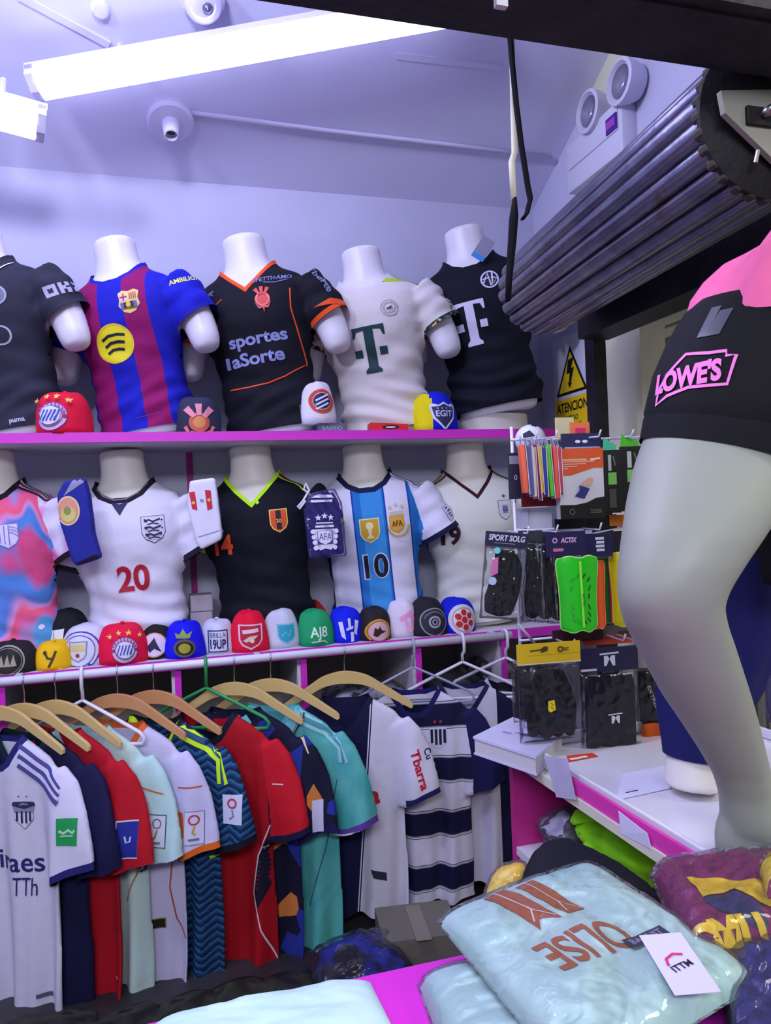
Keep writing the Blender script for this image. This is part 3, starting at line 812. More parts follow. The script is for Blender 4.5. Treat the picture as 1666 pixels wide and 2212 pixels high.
chest(P, 'crest', j, bv, .055, .462)
P = Print().text('EFETTI+AMO', 0, 0, .017, '#7f86b4', .02, shear=.15).stroke([(-.03, -.014), (.01, -.02), (.05, -.012)], .003, '#7f86b4'); chest(P, 'shoulder_print', j, bv, .095, .535)
P = Print().text('AA', 0, 0, .018, '#8a90b8', .0).stroke([(-.02, -.005), (.02, .008)], .004, '#8a90b8'); chest(P, 'shoulder_print', j, bv, -.135, .52)
P = Print().poly([(-.075, -.020), (-.02, .010), (.075, .012), (.09, -.028), (0, -.012)], org_); side(P, 'sleeve_band', j, bv, .25, .425, 35, lift=.002, slope=4)
P = Print().text('Liberte', 0, .014, .030, '#8f95bc', .01, rot=-66).text('bet', .015, -.012, .022, '#8f95bc', .01, rot=-66); side(P, 'sleeve_print', j, bv, .225, .505, 30)
P = Print().stroke([(.150, .12), (.142, .05), (.150, -.04), (.156, -.145), (.08, -.178), (.02, -.192), (-.05, -.195), (-.12, -.190)], .0045, org_); chest(P, 'seam_piping', j, bv, 0, .37)
P = Print().ring(0, 0, .02, .025, org_, a0=-60, a1=80); chest(P, 'crest', j, bv, -.142, .40)
P = Print().stroke([(0, 0), (.024, .014)], .003, org_); chest(P, 'maker_mark', j, bv, -.11, .475)
P = Print().rect(-.017, -.010, .017, .010, '#4a5448').rect(-.013, -.007, .013, -.002, '#8a9468').rect(-.013, .002, .013, .007, '#8a9468'); chest(P, 'hem_tag', j, bv, .125, .075)

t = mannequin('white mannequin bust in the off-white jersey, upper shelf', 842, ZT, -22, -7, 1.07)
offw = cloth('#d9d3d0')
j, bv = dress(t, 'crew', 'off-white jersey with a dark green letter T and lime shoulders, upper shelf', {'body': offw, 'collar': cloth('#dcd8dc'), 'cuff': cloth('#23303a', voro(70, [(0, '#1c2430'), (.5, '#2f5a4a'), (.8, '#c8b060')]), key='tcuff')}, 4, 1.5)
def big_t(P, c, s=1.0):
    for q in ([(-.064, .09), (.064, .09), (.064, .05), (.056, .05), (.048, .072), (.019, .076), (.019, -.065), (.032, -.078), (.032, -.09), (-.032, -.09), (-.032, -.078), (-.019, -.065), (-.019, .076), (-.048, .072), (-.056, .05), (-.064, .05)],
              [(-.064, -.024), (-.034, -.024), (-.034, .006), (-.064, .006)], [(.034, -.024), (.064, -.024), (.064, .006), (.034, .006)]):
        P.poly([(a * s, b * s) for a, b in q], c)
    return P
chest(big_t(Print(), '#123a3c', .95), 'sponsor_print', j, bv, -.01, .315)
P = Print().ring(0, 0, .030, .0325, '#a9a4a8').ring(0, 0, .019, .021, '#a9a4a8').poly([(-.014, -.006), (.0, .003), (.012, .008), (.004, -.003)], '#3a3a50')
for k in range(14): P.rect(.0255 * math.cos(k * .449) - .003, .0255 * math.sin(k * .449) - .003, .0255 * math.cos(k * .449) + .002, .0255 * math.sin(k * .449) + .003, '#b5b0b4')
P.text('FCB', 0, -.008, .009, '#5a5868', .02); chest(P, 'crest', j, bv, .082, .455)
P = Print().poly([(-.10, .0), (-.04, .02), (.05, .02), (.10, -.012), (.06, .002), (-.05, .004)], '#b2dc18')
P.put('shoulder_stripe', j, bv, (.13, -.02, 1.2), (1, 0, 0), (0, 1, 0))
P = Print().poly([(-.06, .022), (.07, .012), (.07, -.004), (-.06, .004)], '#b2dc18'); chest(P, 'shoulder_stripe', j, bv, .125, .565)
P = Print().ring(0, .03, .019, .022, '#2a3040').text('F', 0, -.012, .02, '#2a3040'); side(P, 'sleeve_print', j, bv, .26, .445, 45)

t = mannequin('white mannequin bust at the right end of the upper shelf, half behind the shutter', 1080, ZT, -26, -9, 1.10, y=2.97, lift=.085)
navy = cloth('#0f1120')
j, bv = dress(t, 'crew', 'navy black jersey with a white letter T, right end of the upper shelf', {'body': navy}, 5, 1.3)
chest(big_t(Print(), '#dcdaf0', .9), 'sponsor_print', j, bv, -.035, .335)
P = Print().disc(0, 0, .034, '#d4d2ee').disc(0, 0, .028, '#171828').stroke([(-.024, -.012), (-.005, .025), (.002, -.025)], .006, '#d4d2ee').stroke([(.012, .024), (.008, -.024), (.026, .0), (.006, .006)], .006, '#d4d2ee').stroke([(-.026, .002), (.0, .006)], .005, '#d4d2ee'); chest(P, 'crest', j, bv, .06, .48)
tg = thing('price_tag', 'grey and blue card swing tag at the neck of the navy black jersey', 'tag', at(1045, 535, Y=2.86), R(-20))
MB().box((0, 0, 0), (.055, .004, .085), rot=Matrix.Rotation(R(35), 3, 'Y'), bev=.001).build('card', mat('#8b89a2', .5, key='tagcard'), tg)
MB().box((-.024, -.0025, -.036), (.055, .003, .02), rot=Matrix.Rotation(R(35), 3, 'Y')).build('blue_corner', mat('#3a8ad8', .5, key='tagblue'), tg)
p = at(1075, 905, Y=2.98)
tag(MB().lathe([(0, 0), (.15, 0), (.155, .008), (.15, .083), (0, .083)], 36, c=(p.x, 3.02, ZT), sy=.72).build('mannequin_plinth', plas_c, None, 'auto'), 'cream oval base under the navy black mannequin, upper shelf', 'mannequin base')

# --- lower shelf, left to right
t = mannequin('white mannequin bust in the pink and blue patterned jersey, lower shelf', 8, ZL, -12, -4, 1.05, plas_c)
camo = blotch(7.5, [(.30, '#e05a90'), (.37, '#e0508a'), (.43, '#4a8ad8'), (.49, '#5a7ac8'), (.53, '#c890c8'), (.57, '#e85a78'), (.63, '#e0609a'), (.69, '#58a0dc')], stretch=(1.3, .7, .55), detail=.5, dist=.3)
camo_s = blotch(7, [(.36, '#d9d2ee'), (.5, '#d9d2ee'), (.58, '#e070c0')])
j, bv = dress(t, 'crew_long', 'pink and blue camouflage jersey with a white shield, left edge of the lower shelf', {'body': cloth('#e0508a', camo, key='camo'), 'sleeve': cloth('#e0d8ee', camo_s, key='camos'), 'collar': cloth('#17141f'), 'cuff': cloth('#15141d')}, 6)
P = Print().shield(0, 0, .068, .082, '#8a7ac0').shield(0, .001, .062, .076, '#d6cdf0')
for k in range(3): P.rect(-.022 + k * .013, -.028 + (2 - k) * .004, -.0195 + k * .013, .037, '#7a6ab8')
for k in range(3): P.ring(.004, -.018, .03 + k * .009, .032 + k * .009, '#7a6ab8', a0=30, a1=85)
chest(P, 'crest', j, bv, .08, .43)
P = Print()
for k, c in enumerate(('#3c1432', '#c8a8b4', '#3c1432', '#c8a8b4', '#3c1432')): P.rect(-.075, .012 - k * .0085, .085, .0205 - k * .0085, c)
P.put('shoulder_stripes', j, bv, (.135, -.035, 1.2), (1, 0, 0), (0, 1, 0), L=.012)
P = Print().disc(0, 0, .008, '#e8d8f0'); chest(P, 'maker_mark', j, bv, .135, .12)

t = mannequin('white mannequin bust in the white jersey numbered 20, lower shelf', 290, ZL, -10, -4, 1.04, plas_c)
wht = cloth('#dcd9ee')
j, bv = dress(t, 'crew_long', 'white jersey with red number 20 and dark ringed collar, lower shelf', {'body': wht, 'collar': cloth('#241c2c', bands(2, .5, .7, [(.5, '#241c2c')]), key='engcol'), 'cuff': cloth('#241c2c')}, 7, 1.4)
P = Print().poly([(-.03, .012), (0, .004), (.03, .012), (.0, -.035)], '#262458'); chest(P, 'neck_insert', j, bv, 0, .530)
P = Print()
for q in (.006,):
    P.stroke([(-.088, .068), (-.084, .026), (-.058, -.002), (-.020, -.020), (.020, -.020), (.058, -.002), (.084, .026), (.10, .06)], .005, '#7a7088')
chest(P, 'collar_stripe', j, bv, 0, .571, lift=.002)
P = Print().text('20', 0, 0, .098, '#d8c8d8', .055, wd=.118).text('20', 0, 0, .092, '#a81430', .03, wd=.108); chest(P, 'number', j, bv, .02, .275)
P = Print().shield(0, 0, .076, .096, '#2a2848').shield(0, .0005, .072, .091, '#d6d3ec')
for k in range(3):
    y_ = .026 - k * .024
    P.stroke([(-.024, y_ + .004), (-.012, y_ + .009), (.0, y_ + .002), (.014, y_ + .006), (.024, y_ + .010)], .006, '#23204a').stroke([(-.018, y_ - .007), (.0, y_ - .003), (.018, y_ - .008)], .004, '#23204a').disc(-.022, y_ + .006, .005, '#23204a')
for q in ((-.026, .034), (.027, .03), (-.026, .008), (.026, .004), (-.018, -.02), (.02, -.018)): P.disc(q[0], q[1], .0028, '#23204a', n=8)
chest(P, 'crest', j, bv, .105, .435)

t = mannequin('white mannequin bust in the black jersey numbered 14, lower shelf', 566, ZL, -14, -4, 1.06, plas_c)
blk2 = cloth('#0e0f1e'); lime = '#b8ee20'
j, bv = dress(t, 'vee', 'black jersey with orange number 14 and lime neckline, lower shelf', {'body': blk2, 'collar': cloth(lime), 'cuff': cloth(lime), 'label_collar': 'lime green neckline', 'label_cuff': 'lime green cuff'}, 8)
P = Print().shield(0, 0, .062, .084, '#e8d060').shield(0, .0005, .055, .076, '#d85020').rect(-.009, -.03, .009, .037, '#18142a').text('30', 0, .0, .014, '#e8c040', .02); chest(P, 'crest', j, bv, .09, .44)
P = Print().text('14', 0, 0, .072, '#e85020', .04, shear=.0, wd=.07); chest(P, 'number', j, bv, -.115, .375)
P = Print()
for k, c in enumerate(('#a83a1c', '#16142a', '#b02c20', '#16142a', '#a8d820')): P.rect(-.07, .016 - k * .009, .085, .024 - k * .009, c)
P.put('shoulder_stripes', j, bv, (.13, -.03, 1.2), (1, 0, 0), (0, 1, 0), L=.012)
P = Print().stroke([(-.012, .016), (.012, -.02)], .012, lime); chest(P, 'collar_tab', j, bv, .012, .528, lift=.003)

t = mannequin('white mannequin bust in the sky blue and white striped jersey, lower shelf', 806, ZL, -14, -4, 1.06, plas_c)
sb, wv = '#2272c4', '#d9d6f0'
arg = bands(0, -.25, .25, [(-.25, '#1c2a78'), (-.165, '#1c2a78'), (-.163, wv), (-.066, wv), (-.064, '#1b3f9e'), (-.058, sb), (-.03, '#3a8ed8'), (.025, '#3a8ed8'), (.05, sb), (.056, '#1b3f9e'), (.062, wv), (.145, wv), (.147, '#1b3f9e'), (.153, sb)])
j, bv = dress(t, 'crew_long', 'sky blue and white striped jersey numbered 10 with gold badges, lower shelf', {'body': cloth(wv, arg, key='arg'), 'sleeve': cloth(wv), 'collar': cloth('#1b1c48'), 'cuff': cloth('#15163a')}, 9, 1.1)
P = Print().stroke([(-.088, .036), (-.062, .004), (-.026, -.014), (.026, -.014), (.062, .004), (.088, .036)], .006, '#58a8e0'); chest(P, 'collar_stripe', j, bv, 0, .572, lift=.002)
P = Print().text('10', 0, 0, .098, '#d2d0ee', .05, wd=.098).text('10', 0, 0, .09, '#12112a', .025, wd=.088).rect(.014, -.028, .026, .026, '#2f80c8'); chest(P, 'number', j, bv, .005, .262)
P = Print().shield(0, 0, .074, .092, '#e0dcc8').shield(0, 0, .066, .084, '#c8a02c').disc(0, .018, .014, '#e6d8a8').poly([(-.008, .006), (.008, .006), (.005, -.014), (.014, -.028), (-.014, -.028), (-.005, -.014)], '#e6d8a8'); chest(P, 'badge', j, bv, -.005, .395)
P = Print().shield(0, -.008, .056, .064, '#c89a3c').shield(0, -.007, .05, .058, '#e0aa44').text('AFA', 0, -.004, .022, '#5a3018', .02, wd=.04).rect(-.026, .028, .026, .033, '#d8c48c').rect(-.026, .038, .026, .041, '#d8c48c')
for k in (-1, 0, 1): P.star(k * .022, .058 + (.008 if k == 0 else 0), .009, '#d8c48c')
for k in range(15):
    a = R(190 + k * 160 / 14); P.disc(.036 * math.cos(a), -.008 + .042 * math.sin(a), .0042, '#d0a440', n=8)
chest(P, 'crest', j, bv, .098, .415)
P = Print()
for k, c in enumerate(('#18184a', wv, '#18184a', wv, '#18184a', wv)): P.rect(-.065, .02 - k * .009, .09, .029 - k * .009, c)
P.put('shoulder_stripes', j, bv, (.13, -.03, 1.2), (1, 0, 0), (0, 1, 0), L=.012)
P = Print().rect(-.018, -.03, .018, .03, '#3a3a6a').rect(-.0165, -.0285, .0165, .0285, '#d4d2ee')
for k in range(4): P.rect(-.009 + (k % 2) * .003, .018 - k * .012, .006 + (k % 2) * .003, .023 - k * .012, '#34346a')
side(P, 'sleeve_patch', j, bv, .255, .43, 38, slope=-25)

t = mannequin('cream mannequin bust in the ivory jersey numbered 19, right end of the lower shelf', 1020, ZL, -8, -3, 1.06, plas_c)
ivo = cloth('#d8d8d4')
j, bv = dress(t, 'vee', 'ivory jersey with maroon number 19 and maroon neckline, lower shelf', {'body': ivo, 'collar': cloth('#3a1420'), 'cuff': cloth('#d0d0c8')}, 10, 1.2)
P = Print().text('19', 0, 0, .075, '#5a4868', .04, wd=.072).text('19', 0, 0, .070, '#3c1028', .03, wd=.066); chest(P, 'number', j, bv, -.115, .365)
P = Print().shield(0, 0, .056, .078, '#5a5890').shield(0, .0004, .052, .073, '#cfd0da').rect(-.012, -.012, .012, .02, '#8a88b8').text('GI', 0, .004, .016, '#3a3870', .02).star(0, .055, .009, '#3a3870', 4); chest(P, 'crest', j, bv, .105, .445)
for sx in (-1, 1):
    P = Print()
    for k, c in enumerate(('#40202c', '#d0c0b0', '#40202c', '#d0c0b0', '#40202c')): P.rect(-.075, .014 - k * .0085, .08, .0225 - k * .0085, c)
    P.put('shoulder_stripes', j, bv, (.13 * sx, -.03, 1.2), (1, 0, 0), (0, 1, 0), L=.012)
# ------------------------------------------------------------------ caps
def cap_mesh(w_, h, d, seed):
    rg = random.Random(seed); nu, nv = 36, 12; V = []; F = []; p1, p2 = rg.random() * 6, rg.random() * 6
    for j in range(nv + 1):
        v = j / nv
        for i in range(nu):
            a = 2 * math.pi * i / nu
            ph = v * math.pi / 2
            r_ = math.cos(ph) ** .46 if v < 1 else 0.0
            z = h * math.sin(ph) ** .9
            front = max(0, -math.sin(a))
            r_ *= 1 + .06 * front * (1 - v)
            seam = abs(((a / (math.pi / 3)) % 1) - .5)                  # six panels
            r_ *= 1 - .030 * max(0, 1 - (.5 - seam) * 9) * (1 - v * .4)
            dent = .004 * math.sin(3 * a + p1 + 5 * v) + .003 * math.sin(5 * a + p2) * v
            x = (w_ / 2 * r_ + dent * (v < 1)) * math.cos(a); y = (d / 2 * r_ + dent * (v < 1)) * math.sin(a)
            V.append((x, y + .012 * v * v * (d / .16), z + .003 * math.sin(2 * a + p2) * v))
    for j in range(nv):
        for i in range(nu):
            q = (i + 1) % nu; F.append((j * nu + i, j * nu + q, (j + 1) * nu + q, (j + 1) * nu + i))
    F.append(tuple(range(nu))[::-1])
    return V, F
def cap(label, cx, x0, x1, top, ground, Y, col, art=None, rz=0, grp=None, side_col=None, seed=1, brim_c=None, zc=.42, lean=0, lift=0, sc=1.0):
    p = at(cx, 1380, Y=Y); z_ = (p - EYE).dot(c_f)
    w_ = (x1 - x0) * z_ / FPX * 1.07; zt = at(cx, top, Y=Y).z; h = max(.09, zt - ground - lift)
    t = thing('cap', label, 'cap', (p.x, Y, ground + lift), R(rz), grp); t.rotation_euler.x = R(lean)
    V, F = cap_mesh(w_, h, max(.125, w_ * .95), seed)
    m0 = cloth(col); crown = mesh_ob('crown', V, F, [m0] + ([cloth(side_col)] if side_col else []), t, True)
    if side_col:
        for pl_ in crown.data.polygons:
            c = pl_.center
            if c.x < -w_ * .22: pl_.material_index = 1
    bv = BVHTree.FromPolygons([Vector(v) for v in V], F)
    MB().lathe([(0, -.003), (.008, -.002), (.006, .005), (0, .006)], 12, c=V[-1]).build('button', m0, t, True)
    # the peak is folded in under the crown, only its rolled edge shows
    pts = [(w_ * .46 * math.cos(R(a)), .004 + (max(.125, w_ * .95)) * .50 * math.sin(R(a)), .006 + .004 * math.sin(R(a * 2))) for a in range(195, 346, 15)]
    MB().tube(pts, .0045, 8).build('brim', cloth(brim_c or col), t, True)
    if art:
        P = Print(); k = min(w_, h * 1.25) * sc * 1.1; art(P, k); P.put('crest', t, bv, (0, -.5, h * zc), (1, 0, 0), (0, 0, 1), L=.010, lift=.0022)
    return t
def a_round(outer, inner, extra):
    def f(P, k):
        P.disc(0, 0, k * .31, outer).disc(0, 0, k * .275, inner); extra(P, k)
    return f
def a_red(P, k):
    P.disc(0, -.04 * k, k * .245, '#c9b0d8').ring(0, -.04 * k, k * .232, k * .245, '#7a2a80').ring(0, -.04 * k, k * .17, k * .18, '#8a3050')
    for s in (-1, 1): P.disc(s * k * .205, -.04 * k, k * .032, '#b81838')
    for q in range(9): P.rect(k * .20 * math.cos(R(20 + q * 17.5)) - k * .012, -.04 * k + k * .20 * math.sin(R(20 + q * 17.5)) - k * .02, k * .20 * math.cos(R(20 + q * 17.5)) + k * .012, -.04 * k + k * .20 * math.sin(R(20 + q * 17.5)) + k * .02, '#8a4a80')
    P.disc(0, -.04 * k, k * .15, '#cfcde8')
    for i in range(-2, 3): P.stroke([(k * .055 * i - k * .035, -.04 * k - k * .09), (k * .055 * i + k * .03, -.04 * k + k * .09)], k * .022, '#3040a0')
    for i, x in enumerate((-.24, -.08, .08, .24)): P.star(x * k, k * (.255 if i in (1, 2) else .20), k * .05, '#e8c060')
def a_red_up(P, k):
    a_red(P, k)
G = 'caps along the lower shelf'; GU = 'caps on the upper shelf'
grn = Z2 + .001
def a1(P, k):
    P.disc(0, 0, k * .37, '#9a978c').disc(0, 0, k * .335, '#15130f').ring(0, 0, k * .29, k * .305, '#8a8778')
    for i in range(3): P.poly([((-.2 + i * .13) * k, -.12 * k), ((-.13 + i * .13) * k, .15 * k), ((-.06 + i * .13) * k, -.12 * k)], '#9a9480')
def a2(P, k):
    P.stroke([(-.14 * k, .16 * k), (-.07 * k, .02 * k), (.04 * k, .0)], .06 * k, '#3a2c10').stroke([(.14 * k, .2 * k), (.06 * k, -.02 * k), (-.04 * k, -.22 * k)], .06 * k, '#3a2c10').disc(-.14 * k, .16 * k, .05 * k, '#3a2c10')
def a3(P, k):
    P.disc(0, -.03 * k, k * .36, '#3a3c98').disc(0, -.03 * k, k * .335, '#c9cbe4').ring(0, -.03 * k, k * .275, k * .29, '#4a4ca0').disc(0, -.03 * k, k * .27, '#d2d4ea')
    P.shield(0, -.04 * k, k * .32, k * .38, '#8a8aa8').shield(0, -.04 * k, k * .27, k * .33, '#d8d6d8').rect(-.12 * k, -.02 * k, .12 * k, .1 * k, '#d0c884').disc(0, -.10 * k, .035 * k, '#9a3048')
def a4(P, k):
    P.poly([(-.22 * k, .2 * k), (.14 * k, .24 * k), (.14 * k, -.14 * k), (.0, -.22 * k), (-.18 * k, -.18 * k), (-.26 * k, 0)], '#d9dcdc')
    for i in range(3): P.stroke([((-.17 + i * .07) * k, .2 * k), ((-.14 + i * .07) * k, -.18 * k)], .014 * k, '#8a88a8')
def a6(P, k):
    P.disc(0, 0, k * .34, '#c88a50').disc(0, 0, k * .31, '#d8c8e4').poly([(-.2 * k, -.05 * k), (.0, .2 * k), (.06 * k, .05 * k), (.18 * k, -.2 * k), (0, -.1 * k), (-.12 * k, -.2 * k)], '#1d1648')
def a7(P, k):
    P.disc(0, -.1 * k, k * .24, '#5a5848', ry=k * .2).disc(0, -.1 * k, k * .19, '#1c1a18', ry=k * .15).disc(0, -.1 * k, k * .13, '#a09a30', ry=k * .11)
    P.poly([(-.16 * k, .12 * k), (-.2 * k, .24 * k), (-.1 * k, .2 * k), (-.02 * k, .32 * k), (.06 * k, .2 * k), (.16 * k, .26 * k), (.12 * k, .12 * k)], '#8a9a50')
def a8(P, k):
    P.rect(-.24 * k, -.3 * k, .24 * k, .24 * k, '#20205a').rect(-.21 * k, -.27 * k, .21 * k, .21 * k, '#c9cbe0').text('BRILLA', 0, .12 * k, .12 * k, '#3a3a70', .0, wd=.36 * k).text('19UP', 0, -.1 * k, .24 * k, '#20205a', .03, wd=.36 * k)
def a9(P, k):
    P.shield(0, -.04 * k, .56 * k, .60 * k, '#e0b8c8').shield(0, -.035 * k, .48 * k, .52 * k, '#b81838').stroke([(-.18 * k, .08 * k), (.18 * k, .12 * k)], .09 * k, '#e0c8d0').poly([(-.18 * k, -.12 * k), (-.02 * k, -.02 * k), (.18 * k, 0), (.1 * k, -.08 * k), (-.1 * k, -.16 * k)], '#d8c0b0').disc(.03 * k, -.13 * k, .05 * k, '#e8d0c0')
def a10(P, k):
    P.shield(.02 * k, -.05 * k, .44 * k, .5 * k, '#7ab8d0').shield(.02 * k, -.05 * k, .37 * k, .43 * k, '#2aa0b8').stroke([(-.1 * k, -.1 * k), (.0, .0), (.06 * k, -.12 * k), (.14 * k, .05 * k)], .03 * k, '#6ac8d8')
def a11(P, k): P.text('AJ8', 0, -.06 * k, .34 * k, '#d0ecdc', .02, wd=.44 * k).stroke([(-.2 * k, -.26 * k), (.1 * k, -.24 * k), (.2 * k, -.3 * k)], .03 * k, '#b0dcc8')
def a12(P, k):
    w_ = '#d2d4f4'
    P.poly([(-.26 * k, .16 * k), (-.16 * k, .18 * k), (-.1 * k, -.28 * k), (-.2 * k, -.2 * k)], w_).poly([(.18 * k, .2 * k), (.28 * k, .16 * k), (.2 * k, -.2 * k), (.12 * k, -.14 * k)], w_).poly([(-.08 * k, .0), (.12 * k, .05 * k), (.1 * k, -.02 * k), (-.08 * k, -.06 * k)], w_).rect(-.02 * k, .0, .05 * k, .24 * k, w_).rect(.02 * k, -.34 * k, .10 * k, -.1 * k, w_)
def a13(P, k):
    P.disc(0, -.1 * k, k * .34, '#c89a30', ry=k * .3).disc(0, -.1 * k, k * .30, '#a85a28', ry=k * .26).disc(0, -.1 * k, k * .27, '#cfa8b0', ry=k * .235).poly([(-.16 * k, -.2 * k), (-.12 * k, .0), (-.04 * k, -.05 * k), (.02 * k, .02 * k), (.06 * k, -.08 * k), (.18 * k, -.12 * k), (.04 * k, -.16 * k), (-.06 * k, -.24 * k)], '#2a1420')
def a14(P, k):
    c = '#e890c8'
    P.poly([(-.24 * k, .1 * k), (.1 * k, .3 * k), (.14 * k, .2 * k), (-.2 * k, .0)], c).poly([(.04 * k, .2 * k), (.15 * k, .2 * k), (.24 * k, -.2 * k), (.12 * k, -.26 * k)], c).stroke([(-.1 * k, .05 * k), (.02 * k, -.25 * k)], .07 * k, '#e8a0d0').disc(.0, -.2 * k, .10 * k, '#eab0d8')
def a15(P, k): P.disc(0, -.04 * k, k * .34, '#8a8c98').disc(0, -.04 * k, k * .31, '#20202c').ring(0, -.04 * k, k * .10, k * .15, '#9a9cb0').ring(0, -.04 * k, k * .04, k * .07, '#9a9cb0').ring(0, -.04 * k, k * .22, k * .26, '#5a5c70', a0=20, a1=160)
def a16(P, k):
    P.disc(0, -.03 * k, k * .36, '#d0ccd8').ring(0, -.03 * k, k * .27, k * .285, '#8a8898').disc(0, -.03 * k, k * .26, '#e0d8d8')
    P.disc(0, -.03 * k, k * .085, '#c01830', n=6)
    for i in range(6):
        a = R(30 + 60 * i); P.disc(k * .17 * math.cos(a), -.03 * k + k * .17 * math.sin(a), k * .078, '#c01830', n=6)
L_ = [('black cap with a round grey skyline badge, left edge of the lower shelf', 27, -24, 76, 1384, 2.875, '#201e22', a1, -4),
      ('yellow cap with a dark forked mark, lower shelf', 116, 80, 150, 1394, 2.865, '#e8b812', a2, -6),
      ('white cap with a blue ringed round badge, lower shelf', 186, 136, 232, 1348, 2.91, '#d4d3ec', a3, -14),
      ('black cap with white striped front, behind the yellow cap', 142, 96, 190, 1316, 3.0, '#16151f', a4, -18),
      ('large red cap with gold stars over a round badge, lower shelf', 266, 216, 316, 1347, 2.875, '#e01040', a_red, 6),
      ('black cap with a pale round badge, between red and blue caps', 341, 308, 372, 1347, 2.90, '#1d1b22', a6, -12),
      ('royal blue cap with a gold crowned badge, lower shelf', 400, 360, 440, 1342, 2.865, '#1414d8', a7, -4),
      ('white cap with a square navy lettered badge, lower shelf', 470, 434, 506, 1338, 2.90, '#c9cbe2', a8, -2),
      ('red cap with a pale shield badge, lower shelf', 540, 503, 578, 1319, 2.87, '#e01038', a9, -3),
      ('white cap with a turquoise shield, lower shelf', 609, 574, 646, 1314, 2.90, '#c6cae0', a10, 6),
      ('green cap with pale green letters, lower shelf', 682, 646, 718, 1316, 2.87, '#1f9a62', a11, 2),
      ('bright blue cap with white bars forming a letter, lower shelf', 747, 712, 782, 1311, 2.89, '#0f22e0', a12, 0),
      ('black cap with an orange rimmed oval badge, lower shelf', 809, 774, 844, 1311, 2.87, '#27222a', a13, 2),
      ('white cap with pink monogram, lower shelf', 868, 834, 902, 1294, 2.90, '#d8cce4', a14, 12),
      ('black cap with a silver ringed badge, lower shelf', 926, 888, 962, 1291, 2.875, '#20202a', a15, 4),
      ('blue cap with a red and white ball badge, lower shelf', 987, 948, 1024, 1291, 2.885, '#0d1cc8', a16, 6)]
for k, (lb, cx, x0, x1, tp, Y, c, art, rz) in enumerate(L_):
    cap(lb, cx, x0, x1, tp, grn, Y, c, art, rz, G, seed=k + 3, zc=.42)
gu = Z1 + .001
cap('red cap with gold stars and a round badge, on the upper shelf', 158, 104, 212, 848, gu, 2.885, '#d81238', a_red_up, -22, GU, seed=31, zc=.44)
def b1(P, k):
    P.disc(0, -.12 * k, k * .2, '#c85a4a').disc(0, -.12 * k, k * .12, '#d88a50')
    for a in (50, 90, 130): P.poly([(.14 * k * math.cos(R(a - 18)), -.12 * k + .14 * k * math.sin(R(a - 18))), (.38 * k * math.cos(R(a - 10)), -.12 * k + .38 * k * math.sin(R(a - 10))), (.38 * k * math.cos(R(a + 10)), -.12 * k + .38 * k * math.sin(R(a + 10))), (.14 * k * math.cos(R(a + 18)), -.12 * k + .14 * k * math.sin(R(a + 18)))], '#e08a98')
    P.stroke([(-.26 * k, -.2 * k), (-.2 * k, -.32 * k), (0, -.36 * k), (.2 * k, -.32 * k), (.26 * k, -.2 * k)], .07 * k, '#d87a70')
cap('dark slate cap with a pink and orange crest, upper shelf', 447, 402, 492, 858, gu, 2.88, '#30324c', b1, 0, GU, seed=32)
def b2(P, k):
    P.disc(0, 0, k * .32, '#d8603c').disc(0, 0, k * .30, '#c8402c').disc(0, 0, k * .22, '#e6e2f0').disc(0, 0, k * .205, '#1d2050')
    for i in (-1, 0, 1): P.stroke([(-.15 * k, (-.10 + i * .11) * k), (.15 * k, (.06 + i * .11) * k)], .045 * k, '#d8d8f0')
cap('white cap with an orange ringed badge, on a grey box, upper shelf', 707, 672, 742, 826, gu, 2.885, '#dcd9e4', b2, 4, GU, seed=33, lift=.035, zc=.5)
p = at(712, 905, Y=2.88); t = thing('cap_box', 'small grey card box under the white cap on the upper shelf', 'box', (p.x, 2.885, gu))
MB().box((0, 0, .017), (.11, .10, .034), bev=.002).build('carton', mat('#5a5a78', .5, key='greybox'), t)
Print().text('BARRIO', 0, 0, .016, '#a8aac0', .0).flat('lettering', t, (0, -.0505, .016), (1, 0, 0), (0, 0, 1))
def b3(P, k):
    P.poly([(-.26 * k, .16 * k), (-.2 * k, .2 * k), (-.1 * k, .16 * k), (0, .22 * k), (.1 * k, .16 * k), (.2 * k, .2 * k), (.26 * k, .16 * k), (.22 * k, -.1 * k), (0, -.34 * k), (-.22 * k, -.1 * k)], '#d8d6f0')
    P.poly([(-.22 * k, .13 * k), (-.1 * k, .13 * k), (0, .18 * k), (.1 * k, .13 * k), (.22 * k, .13 * k), (.18 * k, -.08 * k), (0, -.29 * k), (-.18 * k, -.08 * k)], '#282a58').text('EGIT', 0, -.01 * k, .12 * k, '#c8caf0', .02, wd=.32 * k)
    for i in range(4): P.star((-.12 + .08 * i) * k, .09 * k, .03 * k, '#8a8cc0')
cap('blue cap with yellow side panel and a shield badge, upper shelf', 957, 912, 1004, 848, gu, 2.885, '#0c1cc0', b3, 8, GU, side_col='#e0d010', seed=34)
p = at(838, 908, Y=2.84); t = thing('card_box', 'flat red carton with a dark oval slot at the upper shelf edge', 'box', (p.x, 2.845, Z1 + .001), R(-4))
MB().prism([(-.075, 0), (.075, 0), (.073, .026), (-.073, .034)], -.035, .035).build('carton', mat('#d81a2c', .4, key='redbox'), t)
Print().disc(0, 0, .034, '#1a1016', ry=.008).disc(0, 0, .02, '#e8d8e0', ry=.003).flat('oval_slot', t, (.004, -.0352, .015), (1, 0, 0), (0, 0, 1))

